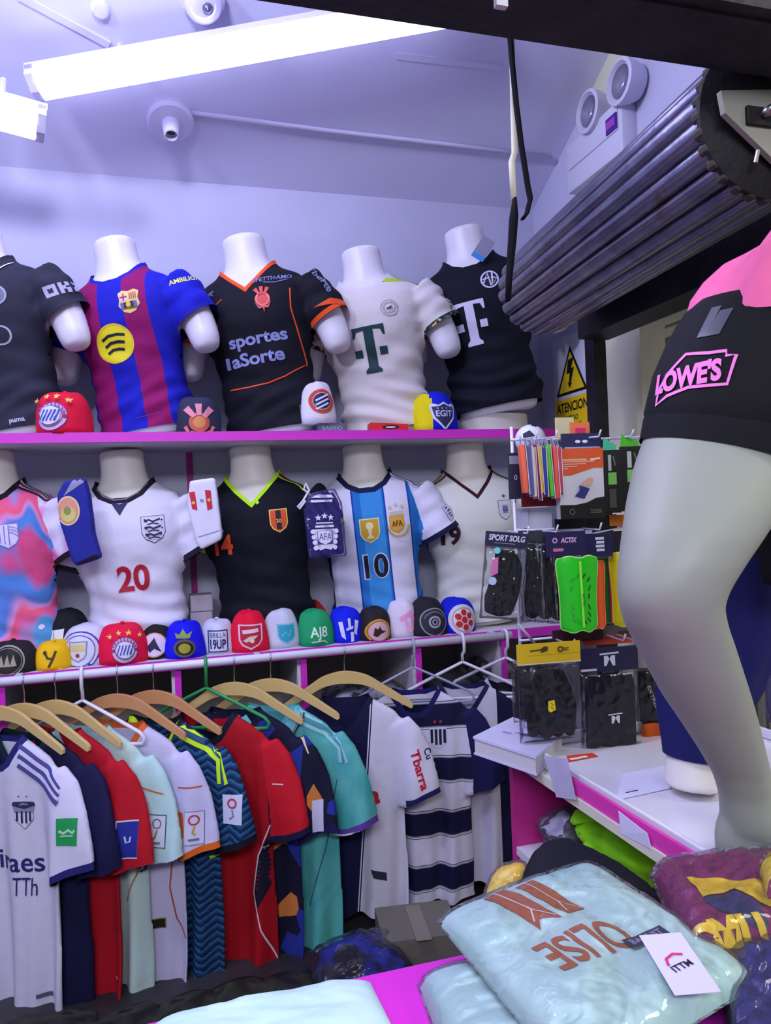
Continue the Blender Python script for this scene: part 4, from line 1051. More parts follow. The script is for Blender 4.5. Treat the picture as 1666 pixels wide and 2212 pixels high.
# ------------------------------------------------------------------ small things hung between the busts
def soft(outline, th, voxel=.007, smooth=6):
    """a puffy flat shape from an outline in x, z with thickness along y"""
    m = MB(); m.prism(outline, -th / 2, th / 2); V, F = fuse([(m.V, m.F)], voxel, smooth)
    return V, F
def soft_thing(name, label, cat, loc, rz, outline, th, m, voxel=.007, smooth=6, tilt=0, part_name='body', grp=None, wave=0.0, fx=60):
    t = thing(name, label, cat, loc, R(rz), grp, R(tilt)); V, F = soft(outline, th, voxel, smooth)
    if wave: V = V + np.stack([0 * V[:, 0], wave * np.sin(fx * V[:, 0] + 9 * V[:, 2]) * np.clip(.5 - V[:, 2] * 4, .2, 1), 0 * V[:, 0]], 1)
    mesh_ob(part_name, V, F, m, t, True)
    return t, BVHTree.FromPolygons([Vector(v) for v in V], F)
t, bv = soft_thing('child_shorts', 'small navy shorts with a round gold badge hung beside the white jersey', 'shorts', at(168, 1125, Y=2.80), -12,
    [(-.035, .135), (.03, .145), (.045, .08), (.055, -.05), (.075, -.13), (-.005, -.155), (-.02, -.13), (-.055, .0), (-.06, .09)], .05, cloth('#242a8e'), wave=.004)
P = Print().disc(0, 0, .038, '#d8cba0', ry=.050).disc(0, 0, .033, '#d89078', ry=.045).disc(0, -.012, .024, '#c8c070', ry=.026).disc(-.002, 0, .012, '#8a8a50', ry=.014); P.put('crest', t, bv, (-.022, -.3, .035), (1, 0, 0), (0, 0, 1), L=.012)
P = Print().poly([(-.035, -.03), (.04, .02), (.035, .035), (-.0, .03)], '#8a88a8'); P.put('fold_stripe', t, bv, (.0, -.3, .115), (1, 0, 0), (0, 0, 1), L=.012)
P = Print().poly([(-.042, -.018), (.04, .018), (.038, -.0), (-.015, -.035)], '#0e0e26'); P.put('leg_opening', t, bv, (.032, -.3, -.128), (1, 0, 0), (0, 0, 1), L=.012)
t, bv = soft_thing('child_shorts', 'small white shorts with two red badges hung beside the black jersey', 'shorts', at(441, 1108, Y=2.80), -8,
    [(-.045, .115), (.045, .125), (.052, .05), (.062, -.085), (.055, -.10), (-.012, -.13), (-.028, -.11), (-.056, .02)], .05, cloth('#d9d6ec'), wave=.003)
P = Print().poly([(-.045, .03), (-.025, .032), (-.018, -.035), (-.036, -.03)], '#c01838').poly([(.01, .036), (.03, .034), (.034, -.03), (.016, -.036)], '#c01838').disc(-.031, -.008, .006, '#d8b050').disc(.023, 0, .006, '#d8b050').rect(-.008, -.004, .004, .004, '#8a88a0'); P.put('badge', t, bv, (-.002, -.3, .045), (1, 0, 0), (0, 0, 1), L=.012)
P = Print().stroke([(-.04, 0), (.04, .022)], .003, '#8a88b0'); P.put('hem_seam', t, bv, (.018, -.3, -.085), (1, 0, 0), (0, 0, 1), L=.012)
t, bv = soft_thing('bagged_shorts', 'folded purple navy shorts in a clear bag with a white three starred crest', 'shorts', at(702, 1122, Y=2.795), -8,
    [(-.05, .085), (.035, .10), (.055, .06), (.068, -.13), (-.058, -.135), (-.07, .04)], .045, cloth('#221f5c'), wave=.003)
V, F = soft([(-.055, .10), (.04, .115), (.065, .06), (.076, -.14), (-.066, -.145), (-.078, .04)], .06, .007, 5)
V = V + np.stack([0 * V[:, 0], .004 * np.sin(90 * V[:, 0] + 60 * V[:, 2]), 0 * V[:, 0]], 1)
mesh_ob('clear_bag', V, F, film('#6a5ae0', .10, key='filmp'), t, True)
wc = '#d8d6f0'
P = Print().poly([(-.036, .02), (.036, .02), (.042, -.03), (.02, -.058), (0, -.052), (-.02, -.058), (-.042, -.03)], wc).rect(-.034, .026, .034, .034, wc).rect(-.031, .040, .031, .045, wc).rect(-.027, -.036, .027, .014, '#3a3878').shield(0, -.012, .05, .05, wc).text('AFA', 0, -.008, .024, '#3a3878', .0, wd=.044)
for k in (-1, 0, 1): P.star(k * .023, .062 + (.006 if k == 0 else 0), .013, wc)
for s in (-1, 1):
    for k in range(4): P.disc(s * (.042 - k * .003), .012 - k * .02, .009, wc, n=10)
P.put('crest', t, bv, (-.004, -.3, -.055), (1, 0, 0), (0, 0, 1), L=.012, lift=.009)
P = Print()
for k in range(3): P.rect(-.04, -.004 - k * .016, .038, .005 - k * .016, wc)
P.put('waistband_stripes', t, bv, (-.01, -.3, .10), (1, 0, 0), (0, 0, 1), L=.012, lift=.009)
MB().tube([(-.05, -.02, .09), (-.075, -.03, .115), (-.068, -.03, .135), (-.055, -.028, .11), (-.08, -.03, .07), (-.10, -.03, .05), (-.094, -.03, .042), (-.07, -.03, .072)], .0045, 8).build('drawstring', mat('#d8d6e6', .8, key='cord'), t, True)
for k in range(3):
    p = at(433, 1256 + k * 34, Y=3.08)
    zb = Z2 + .001 + (2 - k) * .066
    tag(MB().box((p.x, 3.10, zb + .0325), (.085, .10, .064), bev=.003).build('small_carton', mat('#b9adc0', .6, key='whitebox')),
        ('topmost', 'middle', 'lowest')[k] + ' small white carton of the stack between white and black jerseys', 'box', 'stack of small cartons')
p = at(676, 1300, Y=3.1)
t, bv = soft_thing('crumpled_hat', 'crumpled red and green cap pushed behind the green cap', 'cap', (p.x, 3.12, Z2 + .07), 0, [(-.05, -.068), (.05, -.068), (.05, .03), (.02, .07), (-.03, .06)], .08, cloth('#b01c30', blotch(14, [(.4, '#a81830'), (.55, '#c83020'), (.7, '#3a6a30')]), key='redgreen'))
# ------------------------------------------------------------------ shirts hanging from the rail
HT = [(.03, .080, .024), (.0, .086, .025), (-.02, .105, .026), (-.045, .150, .026), (-.07, .190, .027), (-.10, .210, .028), (-.16, .219, .028),
      (-.24, .221, .028), (-.32, .220, .028), (-.5, .224, .027), (-.7, .232, .026), (-.86, .238, .024), (-.90, .238, .022)]
HS = [((.188, 0, -.120), (.060, .024)), ((.220, -.004, -.17), (.072, .027)), ((.250, -.012, -.25), (.081, .027)), ((.272, -.020, -.34), (.086, .027)), ((.284, -.026, -.42), (.088, .025)), ((.286, -.026, -.432), (.085, .02))]
HF = [(-.16, .10), (-.088, -.01), (-.060, -.068), (-.022, -.094), (.022, -.094), (.060, -.068), (.088, -.01), (.16, .10)]
HV = [(-.16, .10), (-.088, -.01), (-.055, -.065), (0, -.135), (.055, -.065), (.088, -.01), (.16, .10)]
HB = [(-.16, .10), (-.088, .0), (-.045, -.016), (.045, -.016), (.088, .0), (.16, .10)]
def hanging_shirt(poly, band=.02, sleeves=True):
    parts = [loft([(Vector((0, 0, z)), Vector((a, 0, 0)), Vector((0, b, 0)), 2.2) for z, a, b in HT], 40)]
    if sleeves:
        for s in (-1, 1): parts.append(sweep([(p[0] * s, p[1], p[2]) for p, r_ in HS], [r_ for p, r_ in HS], 24))
    A, Q = fuse(parts, .0085, 3)
    Hf, Hb = half_planes(poly), half_planes(HB)
    ap = Vector((.188, 0, -.12)); ad = (Vector((.284, 0, -.42)) - ap).normalized(); T, cuff = .306, .022
    up = lambda c: c.z > -.19 and abs(c.x) < .14
    def tarm(c): return (Vector((abs(c.x), 0, c.z)) - ap).dot(ad)
    def thr(z): return .186 + min(.040, max(0, (-.08 - z) * .17))
    def sleeve(c): return sleeves and abs(c.x) > thr(c.z) and -.47 < c.z < -.05 and (c.z > -.30 or abs(c.x) > .225)
    cuts = [(Vector((0, 0, -.88)), Vector((0, 0, 1)), lambda c: c.z < -.8)]
    for H, sd in ((Hf, -1), (Hb, 1)):
        for p, n in H:
            for w_ in (0, band): cuts.append((Vector((p.x - n.x * w_, 0, p.y - n.y * w_)), Vector((n.x, 0, n.y)), (lambda c, sd=sd: up(c) and c.y * sd > -.002)))
    if sleeves:
        for s in (-1, 1):
            cuts.append((Vector((.186 * s, 0, -.08)), Vector((s, 0, .17)).normalized(), (lambda c, s=s: c.x * s > .15 and -.34 < c.z < -.03)))
            for t_ in (T, T - cuff):
                q = ap + ad * t_; cuts.append((Vector((q.x * s, 0, q.z)), Vector((ad.x * s, 0, ad.z)), (lambda c, s=s: c.x * s > .2 and c.z > -.52)))
    def cl(c):
        if c.z < -.88: return None
        if up(c):
            H = Hf if c.y < 0 else Hb
            if in_poly(H, c.x, c.z) or c.z > .03: return None
            if in_poly(H, c.x, c.z, band): return 'collar'
        if sleeve(c):
            t_ = tarm(c)
            if t_ > T: return None
            s = 'r' if c.x > 0 else 'l'
            return ('cuff_' if t_ > T - cuff else 'sleeve_') + s
        return 'body'
    return make_template(A, Q, cuts, cl)
TPL['hang'] = hanging_shirt(HF); TPL['hang_v'] = hanging_shirt(HV); TPL['vest'] = hanging_shirt(HV, .02, False)
def drape(V, seed, amp=1.0, length=1.0, x0=0.0):
    rg = np.random.RandomState(seed); x, y, z = V.T; p = rg.rand(8) * .5; xs, x = x, x + x0
    f = np.clip((-.10 - z) / .75, 0, 1)
    A_ = (.0015 + .016 * f ** .8) * amp
    dy = A_ * (np.sin(2 * np.pi * x / .155 + p[0] + .8 * np.sin(3.2 * z + p[1])) + .45 * np.sin(2 * np.pi * x / .083 + p[2] - 2 * z))
    dy += .003 * amp * np.sin(24 * z + 14 * x + p[3]) * np.clip((np.abs(xs) - .18) / .08, 0, 1)
    dz = np.where(z < -.3, (z + .3) * (length - 1), 0) + .006 * f * np.sin(2 * np.pi * x / .155 + p[0] + .5)
    dx = -.030 * f * xs / .25 + .006 * f * np.sin(7 * z + p[4])
    return np.stack([dx, dy, dz], 1)

wood_a = mat('#c9ad6e', .42, key='woodpale', spec=.5, pattern=bands(2, -.2, .1, [(-.2, '#c4a766'), (-.05, '#cfb478'), (.1, '#c9ac6c')], 'LINEAR', wob=(0, 60, .02)))
wood_b = mat('#c08a5a', .42, key='woodbrown', spec=.5, pattern=bands(2, -.2, .1, [(-.2, '#b98252'), (-.05, '#c99466'), (.1, '#bd8656')], 'LINEAR', wob=(0, 60, .02)))
def hook_pts(rail_dz, top=.085, yaw=0.0, r_=.021):
    """up from the hanger and over the rail; the rail's axis is along the shop wall whatever way the hanger is turned"""
    c, s = math.cos(-yaw), math.sin(-yaw)
    pts = [(0, 0, top), (0, 0, rail_dz - .035), (r_ * .9, 0, rail_dz - .015)]
    for a in range(0, 226, 25): pts.append((r_ * math.cos(R(a)), 0, rail_dz + r_ * math.sin(R(a)) * 1.0))
    # in the hook's own plane (across the rail): turn back by the hanger's own yaw, then by 90 degrees
    out = []
    for x, y, z in pts:
        wx, wy = 0, -x                                    # world plane across the rail
        out.append((wx * c - wy * s, wx * s + wy * c, z))
    return out
def wooden_hanger(label, loc, rz, m, grp='wooden hangers on the rail'):
    t = thing('wooden_hanger', label, 'hanger', loc, R(rz), None)
    up_, dn = [], []
    for k in range(13):
        x = k / 12 * .235
        zc = .060 - 2.2 * x * x if x < .09 else .060 - 2.2 * .0081 - (x - .09) * .62
        th = .026 - .011 * x / .235
        up_.append((x, zc + th)); dn.append((x, zc - th * .8))
    R_ = up_ + [(.243, up_[-1][1] - .01), (.243, dn[-1][1] + .005)] + dn[::-1]
    full = [(-x, z) for x, z in up_[::-1]][:-1] + up_ + [(.243, up_[-1][1] - .01), (.243, dn[-1][1] + .005)] + dn[::-1] + [(-x, z) for x, z in dn[1:]] + [(-.243, dn[-1][1] + .005), (-.243, up_[-1][1] - .01)]
    b = MB(); b.prism(full, -.0065, .0065); o = b.build('bar', m, t, False)
    bv = o.modifiers.new('round', 'BEVEL'); bv.width = .0035; bv.segments = 2; bv.limit_method = 'ANGLE'; bv.angle_limit = R(60)
    MB().tube(hook_pts(.161, .082, R(rz), .0185), .0022, 8).build('hook', metal('#c8c6d2', .25), t, True)
    return t
def plastic_hanger(label, loc, rz, m, r_=.0062, drop=.0):
    t = thing('plastic_hanger', label, 'hanger', loc, R(rz))
    z0 = .075 - drop
    fr = [(0, 0, z0), (-.10, 0, z0 - .048), (-.205, 0, z0 - .10), (-.222, 0, z0 - .118), (-.215, 0, z0 - .135), (-.18, 0, z0 - .138), (.18, 0, z0 - .138), (.215, 0, z0 - .135), (.222, 0, z0 - .118), (.205, 0, z0 - .10), (.10, 0, z0 - .048)]
    MB().tube(fr, r_, 10, closed=True).build('frame', m, t, True)
    c, s = math.cos(-R(rz)), math.sin(-R(rz)); q = .0205; pts = [(0, z0), (0, z0 + .028), (.022, z0 + .045), (.022, .161 - .01)] + [(q * math.cos(R(a)), .161 + q * math.sin(R(a))) for a in range(0, 206, 25)] + [(-q, .161 - .018)]
    MB().tube([((-(0 * c) - (-x) * s) * 1.0, (-x) * c, z) for x, z in pts], r_ * .95, 10).build('hook', m, t, True)
    return t
white_p = plastic('#dcdaec', .35); green_p = plastic('#1f8f4e', .35); grey_p = plastic('#9a9cb8', .3)
def hang(px, rz, kind, label, tpl, mats, seed, sc=1.0, length=1.0, hl=None, amp=1.0, dx=0.0):
    p = at(px, 1440, Y=YR); loc = Vector((p.x, YR, RAIL_Z - .161))
    if kind == 'a': wooden_hanger(hl, loc, rz, wood_a)
    elif kind == 'b': wooden_hanger(hl, loc, rz, wood_b)
    elif kind: plastic_hanger(hl, loc, rz, {'w': white_p, 'g': green_p, 's': grey_p}[kind], .0048 if kind == 's' else .0062)
    j = thing('jersey', label, 'jersey', loc + Vector((dx, 0, 0)), R(rz), None); j.scale = (sc, sc, sc)
    bv = garment(TPL[tpl], j, mats, drape(TPL[tpl][0], seed, amp, length, p.x * math.cos(R(rz)) / sc))
    return j, bv
LS = dict(L=.018)
# 1 white with navy trim
navy_c = '#25246a'
j, bv = hang(-6, -33, 'a', 'white jersey with navy collar and a green sleeve patch, leftmost on the rail', 'hang', {'body': cloth('#cfccdf'), 'collar': cloth(navy_c), 'cuff': cloth(navy_c), 'sleeve': cloth('#d6d3ea')}, 1, 1.02, 1.0, 'pale wooden hanger at the left end of the rail')
P = Print().poly([(-.032, .035), (.032, .035), (.036, .026), (.03, .0), (.03, -.02), (0, -.052), (-.03, -.02), (-.03, .0), (-.036, .026)], '#8a8aa0').poly([(-.029, .0), (.029, .0), (.028, -.018), (0, -.048), (-.028, -.018)], '#d6d4e6').poly([(-.034, .034), (.034, .034), (.037, .024), (0, .012), (-.037, .024)], '#2a2a55').text('JAPIZA', 0, .026, .008, '#d0cee0', .0)
for k in range(4): P.rect(-.024 + k * .014, -.034 + abs(k - 1.5) * .007, -.018 + k * .014, .006, '#25244e')
P.star(-.014, .052, .004, '#55547a').star(.012, .052, .004, '#55547a'); chest(P, 'crest', j, bv, 0.105, -.235, **LS)
P = Print().text('Emiraes', -.075, .0, .062, navy_c, .012, wd=.27).text('TTh', .0, -.075, .055, navy_c, .0, shear=.1, wd=.075); chest(P, 'sponsor_print', j, bv, 0.100, -.385, **LS)
P = Print()
for k, c in enumerate(('#4a4a90', '#d2d0e6', '#4a4a90', '#d2d0e6', '#4a4a90')): P.stroke([(-.075, .052 - k * .014), (.02, -.008 - k * .014), (.075, -.068 - k * .010)], .013, c)
chest(P, 'shoulder_stripes', j, bv, 0.165, -.085, **LS)
P = Print().rect(-.032, -.04, .032, .04, '#1f9a50').stroke([(-.024, .004), (-.01, -.004), (.004, .006), (.018, -.002), (.024, .006)], .008, '#a8e0b8').stroke([(-.02, -.012), (.02, -.010)], .004, '#a8e0b8'); chest(P, 'sleeve_patch', j, bv, 0.270, -.275, **LS)
P = Print().rect(-.02, -.006, .02, .008, '#5a5870'); chest(P, 'hem_print', j, bv, 0.140, -.80, **LS)
# 2 navy
j, bv = hang(50, -33, 'a', 'plain dark navy jersey, between the white and the red jersey on the rail', 'hang', {'body': cloth('#13133a'), 'collar': cloth('#0e2a34'), 'sleeve': cloth('#151540')}, 2, 1.04, .99, 'second pale wooden hanger from the left end of the rail')
P = Print().poly([(.02, .3), (.05, .3), (.05, -.33), (.015, -.33)], '#7a1028'); chest(P, 'side_panel', j, bv, -.04, -.52, **LS)
P = Print().disc(0, 0, .014, '#4a4a6a', ry=.008); chest(P, 'hem_print', j, bv, 0.100, -.79, **LS)
# 3 red
j, bv = hang(118, -33, 'a', 'red jersey with a blue sleeve patch, behind the navy jersey on the rail', 'hang', {'body': cloth('#a81022'), 'collar': cloth('#b01428'), 'sleeve': cloth('#b51426')}, 3, 1.04, .97, 'third pale wooden hanger from the left end of the rail')
P = Print().rect(-.034, -.055, .03, .055, '#d8d0e0').rect(-.030, -.051, .03, .051, '#1e2a90').stroke([(-.008, .01), (-.004, -.008), (.006, -.006), (.008, .008)], .005, '#c0c4e8'); chest(P, 'sleeve_patch', j, bv, 0.273, -.315, **LS)
P = Print().rect(-.008, -.003, .008, .003, '#c8b8c8'); chest(P, 'hem_print', j, bv, 0.190, -.76, **LS)
# 4 mint
mint = '#b4d6d4'
j, bv = hang(176, -30, 'w', 'pale mint jersey with orange piping, fourth jersey on the rail', 'hang', {'body': cloth('#b9d2cc'), 'collar': cloth('#9cc8cc'), 'sleeve': cloth(mint), 'cuff': cloth('#b8d6da', bands(2, -.5, -.3, [(-.5, '#b8d6da')]), key='mintcuff')}, 4, 1.04, .96, 'white plastic hanger holding the pale mint jersey')
P = Print()
for k in (0, 1): P.stroke([(-.085, -.018 - k * .016), (.03, .014 - k * .016), (.10, .036 - k * .016)], .007, '#25246a')
chest(P, 'cuff_stripes', j, bv, 0.277, -.412, **LS)
P = Print().rect(-.03, -.048, .03, .048, '#34346a').rect(-.0275, -.0455, .0275, .0455, '#c6d4dc').ring(0, .022, .011, .015, '#8a5a90').stroke([(.002, .004), (-.004, -.016), (-.012, -.024)], .004, '#7a6a30').rect(-.012, -.036, .012, -.03, '#6a6a90'); chest(P, 'sleeve_patch', j, bv, 0.267, -.31, **LS)
P = Print().stroke([(-.03, .012), (0, .003), (.045, -.006)], .0045, '#c8642c'); chest(P, 'sleeve_piping', j, bv, 0.240, -.195, **LS)
P = Print().stroke([(.05, .10), (.0, .02), (-.03, -.04), (-.045, -.08)], .004, '#b06a34'); chest(P, 'seam_piping', j, bv, 0.190, -.46, **LS)
# 5 lavender white with orange
j, bv = hang(252, -30, 'b', 'lavender white jersey with orange collar and cuffs on a brown hanger', 'hang', {'body': cloth('#c4bfdc'), 'collar': cloth('#d8622c'), 'sleeve': cloth('#c9c4e6'), 'cuff': cloth('#d8641c')}, 5, 1.04, .90, 'brown wooden hanger holding the lavender white jersey')
P = Print().rect(-.03, -.05, .03, .05, '#7a76a8').rect(-.0275, -.0475, .0275, .0475, '#d2cfe8').ring(0, .024, .011, .016, '#b83a50').stroke([(.002, .006), (-.004, -.012), (.004, -.02)], .005, '#c0a030').rect(-.014, -.036, .014, -.03, '#6a6a90'); chest(P, 'sleeve_patch', j, bv, 0.273, -.315, **LS)
P = Print().stroke([(-.035, .004), (.05, .008)], .0045, '#c8503c'); chest(P, 'sleeve_piping', j, bv, 0.255, -.20, **LS)
P = Print().stroke([(.06, .26), (.02, .16), (.005, .04), (.02, -.06), (.06, -.14)], .004, '#a8463c'); chest(P, 'seam_piping', j, bv, 0.160, -.56, **LS)
P = Print().rect(-.04, -.016, .03, .016, '#8a7a30').rect(-.037, -.013, .027, .013, '#1c1a18'); chest(P, 'hem_tag', j, bv, 0.120, -.63, **LS)
P = Print().poly([(-.02, .04), (.012, .04), (.02, -.03), (.0, -.05)], '#d8641c'); chest(P, 'side_patch', j, bv, 0.225, -.31, **LS)
# 6 blue zigzag with neon
def zig(nt, vec, x, y, z):
    a = mathn(nt, 'ABSOLUTE', mathn(nt, 'SUBTRACT', mathn(nt, 'FRACT', mathn(nt, 'MULTIPLY', x, 13.0)), .5))
    n = nt.nodes.new('ShaderNodeTexNoise'); n.inputs['Scale'].default_value = 40; nt.links.new(vec, n.inputs['Vector'])
    s = mathn(nt, 'FRACT', mathn(nt, 'ADD', mathn(nt, 'MULTIPLY', z, 42.0), mathn(nt, 'ADD', mathn(nt, 'MULTIPLY', a, 2.0), mathn(nt, 'MULTIPLY', n.outputs[0], .6))))
    return ramp(nt, s, [(0, '#11183e'), (.42, '#1c4c78'), (.6, '#2a6c98'), (.8, '#15204a')], 'LINEAR')
neon = '#c4f018'
j, bv = hang(330, -30, 'b', 'dark blue zigzag jersey with neon yellow shoulder stripes on the rail', 'hang', {'body': cloth('#15204a', zig, key='zig'), 'collar': cloth('#1a1c2c'), 'sleeve': cloth('#2a6a98', zig, key='zig2'), 'cuff': cloth('#10121f')}, 6, 1.04, .92, 'brown wooden hanger holding the dark blue zigzag jersey')
P = Print()
for k, c in enumerate((neon, '#1d4a78', neon)): P.stroke([(-.085, .062 - k * .017), (.0, .022 - k * .017), (.045, -.03 - k * .008), (.075 - k * .012, -.115)], .014, c)
chest(P, 'shoulder_stripes', j, bv, 0.185, -.085, **LS)
P = Print().stroke([(-.10, -.024), (0, .002), (.11, .026)], .010, neon); chest(P, 'cuff_stripe', j, bv, 0.282, -.418, **LS)
P = Print().stroke([(-.095, .03), (-.062, -.058), (-.03, -.085), (0, -.092), (.03, -.085), (.066, -.058), (.095, -.0)], .010, neon); chest(P, 'collar_stripe', j, bv, 0, -.012, lift=.003, **LS)
P = Print().rect(-.032, -.045, .032, .045, '#ccd2ea').ring(0, .018, .010, .016, '#c03a58').stroke([(.0, .0), (.004, -.02), (-.01, -.03)], .005, '#7a7a90'); chest(P, 'sleeve_patch', j, bv, 0.280, -.275, **LS)
# 7 red with navy
j, bv = hang(444, -27, 'g', 'bright red jersey with navy collar on the green hanger', 'hang', {'body': cloth('#b80e20', bands(0, -.3, .3, [(-.3, '#a80e1e'), (.21, '#15132e'), (.3, '#15132e')]), key='redside'), 'collar': cloth('#16142c'), 'sleeve': cloth('#c01426'), 'cuff': cloth('#1a1838')}, 7, 1.04, .95, 'green plastic hanger holding the bright red jersey')
P = Print().stroke([(-.10, -.030), (0, -.004), (.11, .022)], .004, '#d8d4e4').stroke([(-.10, -.022), (0, .004), (.11, .03)], .004, '#d8d4e4'); chest(P, 'cuff_stripes', j, bv, 0.282, -.412, **LS)
P = Print().stroke([(.045, .22), (.0, .12), (-.02, .0), (.0, -.12), (.04, -.24), (.045, -.30)], .004, '#d8d0dc'); chest(P, 'seam_piping', j, bv, 0.170, -.58, **LS)
P = Print().poly([(.045, .20), (.0, .11), (-.018, .0), (-.012, -.06), (.06, .06)], '#15142e'); chest(P, 'side_flash', j, bv, 0.168, -.58, **LS)
P = Print().stroke([(-.02, 0), (.02, .002)], .004, '#d8c8d0'); chest(P, 'sleeve_piping', j, bv, 0.245, -.23, **LS)
# 8 navy with orange and blue checks
chk = voro(17, [(0, '#14132e'), (.45, '#14132e'), (.5, '#24308e'), (.72, '#c87838'), (.86, '#15142e')], stretch=(1, .2, .8))
j, bv = hang(505, -27, 'a', 'dark navy jersey with orange and blue check patches, behind the red jersey', 'hang', {'body': cloth('#14132e', chk, key='chk'), 'sleeve': cloth('#17163a', chk, key='chk2'), 'collar': cloth('#17163a'), 'cuff': cloth('#17164a')}, 8, 1.04, .95, 'pale wooden hanger behind the red jersey')
P = Print().rect(-.014, -.05, .02, .05, '#c8c6e4'); chest(P, 'sleeve_patch', j, bv, 0.280, -.34, **LS)
P = Print()
for k in (0, 1): P.stroke([(-.03, .04), (.02, -.01 - k * .008), (.04, -.06)], .004, '#d8c8a0')
chest(P, 'shoulder_stripes', j, bv, 0.215, -.085, **LS)
# 9 teal polo
teal = blotch(8, [(.32, '#3f9a98'), (.5, '#5ab0ac'), (.62, '#4aa6a8'), (.75, '#7cc8c8')], stretch=(1, 1, .5))
j, bv = hang(584, -26, 'a', 'mottled teal jersey with a light turquoise collar on the rail', 'hang_v', {'body': cloth('#4aa6a4', teal, key='teal'), 'sleeve': cloth('#58b4b2', teal, key='teal2'), 'collar': cloth('#6cc4cc'), 'cuff': cloth('#5a3a90')}, 9, 1.06, .94, 'pale wooden hanger holding the mottled teal jersey')
P = Print().poly([(-.012, -.075), (.004, -.095), (.055, -.085), (.098, -.012), (.095, .035), (.06, .03)], cloth('#74c8d0')).stroke([(.004, -.097), (.056, -.088), (.101, -.012), (.098, .035)], .005, '#241c50').stroke([(.004, -.091), (.053, -.082), (.093, -.012), (.09, .035)], .003, '#b03858'); chest(P, 'collar_flap', j, bv, 0.012, -.03, lift=.008, L=.02)
P = Print().poly([(.006, -.08), (-.004, -.098), (-.05, -.082), (-.096, -.012), (-.092, .035), (-.06, .03)], cloth('#74c8d0')); chest(P, 'collar_flap', j, bv, -.008, -.03, lift=.008, L=.02)
P = Print()
for k, c in enumerate(('#8cc8cc', '#3f8a94', '#8cc8cc')): P.stroke([(-.08, .058 - k * .015), (.0, .02 - k * .015), (.05, -.04 - k * .008), (.075 - k * .01, -.10)], .012, c)
chest(P, 'shoulder_stripes', j, bv, 0.180, -.085, **LS)
P = Print().stroke([(-.10, -.020), (0, .006), (.11, .032)], .006, '#d0cce4'); chest(P, 'cuff_stripe', j, bv, 0.282, -.406, **LS)
P = Print().stroke([(.05, .28), (.0, .05), (-.06, -.14)], .003, '#2a5a70'); chest(P, 'seam_line', j, bv, 0.170, -.52, **LS)
# 10 half navy, half white
def half(nt, vec, x, y, z):
    s = mathn(nt, 'ADD', x, mathn(nt, 'MULTIPLY', z, -.10))
    t_ = mathn(nt, 'DIVIDE', mathn(nt, 'ADD', s, .3), .6, True)
    return ramp(nt, t_, [(0, '#14133c'), (.658, '#14133c'), (.660, '#d0cde2'), (.667, '#14133c'), (.675, '#d0cde2')])
j, bv = hang(744, -16, 'a', 'jersey half navy and half white with red lettering on the white sleeve', 'hang_v', {'body': cloth('#d0cde2', half, key='half'), 'sleeve_r': cloth('#d2cfe6'), 'sleeve_l': cloth('#15143e'), 'collar': cloth('#16153c'), 'cuff': cloth('#1f1f58')}, 10, .95, .92, 'pale wooden hanger holding the half navy half white jersey')
P = Print().text('a', .02, 0, .05, '#c01830', .04); chest(P, 'sponsor_print', j, bv, 0.075, -.385, **LS)
P = Print().text('oldU', 0, 0, .058, '#c8c4d8', .04, wd=.15).text('oldU', 0, 0, .052, '#14133c', .015, wd=.143); chest(P, 'sponsor_print', j, bv, -.01, -.475, **LS)
P = Print().text('Tbarra', 0, 0, .034, '#c01830', .03, rot=-76, wd=.15).text('Cu', .034, .055, .026, '#2a2a60', .02, rot=-76); chest(P, 'sleeve_print', j, bv, 0.270, -.285, **LS)
P = Print().poly([(-.03, .024), (.03, .01), (.03, -.022), (-.02, -.008)], '#2c2a40'); chest(P, 'hem_tag', j, bv, 0.100, -.68, **LS)
# 11 navy and white hoops
def hoops(nt, vec, x, y, z):
    f = mathn(nt, 'FRACT', mathn(nt, 'DIVIDE', mathn(nt, 'ADD', z, 2.06), .212))
    w_, n_ = '#cfcce2', '#14133a'
    return ramp(nt, f, [(0, n_), (.40, '#8a8894'), (.42, w_), (.435, '#55535f'), (.455, w_), (.94, '#55535f'), (.955, w_), (.975, '#8a8894')])
j, bv = hang(893, -14, 's', 'navy and white hooped jersey with a striped badge on the rail', 'hang', {'body': cloth('#cfcce2', hoops, key='hoops'), 'collar': cloth('#1b1b5c'), 'sleeve': cloth('#17164a'), 'cuff': cloth('#17164a')}, 11, .94, .94, 'grey wire hanger holding the navy and white hooped jersey')
P = Print().shield(0, 0, .066, .084, '#cfcde2')
for k in range(4): P.rect(-.03 + k * .017, -.03 + abs(k - 1.5) * .008, -.02 + k * .017, .036, '#16153c')
P.disc(-.012, .066, .006, '#a03040').disc(.012, .066, .006, '#a03040'); chest(P, 'crest', j, bv, 0.085, -.20, **LS)
# 12, 13 at the right end
j, bv = hang(1000, -20, 'w', 'white sleeveless top under the white hanger, right end of the rail', 'vest', {'body': cloth('#c9c6dc', bands(0, -.3, .3, [(-.3, '#c9c6dc'), (.13, '#17163c'), (.3, '#17163c')]), key='vestp'), 'collar': cloth('#20204e')}, 12, .92, .90, 'white plastic hanger second from the right end of the rail')
j, bv = hang(1094, -38, 'w', 'dark navy jersey with a red badge, rightmost on the rail', 'hang', {'body': cloth('#12122a'), 'sleeve': cloth('#14143a'), 'collar': cloth('#c4c2d8')}, 13, .84, .88, 'white plastic hanger at the right end of the rail')
P = Print().ring(0, 0, .014, .02, '#8a3a5a').disc(0, 0, .008, '#a03a58'); chest(P, 'crest', j, bv, 0.020, -.46, **LS)
P = Print().poly([(-.012, .04), (.022, .03), (.022, -.03), (-.012, -.04)], '#c8b0b8').poly([(-.008, .034), (.016, .026), (.016, -.026), (-.008, -.034)], '#a81c34'); chest(P, 'sleeve_badge', j, bv, 0.100, -.30, **LS)
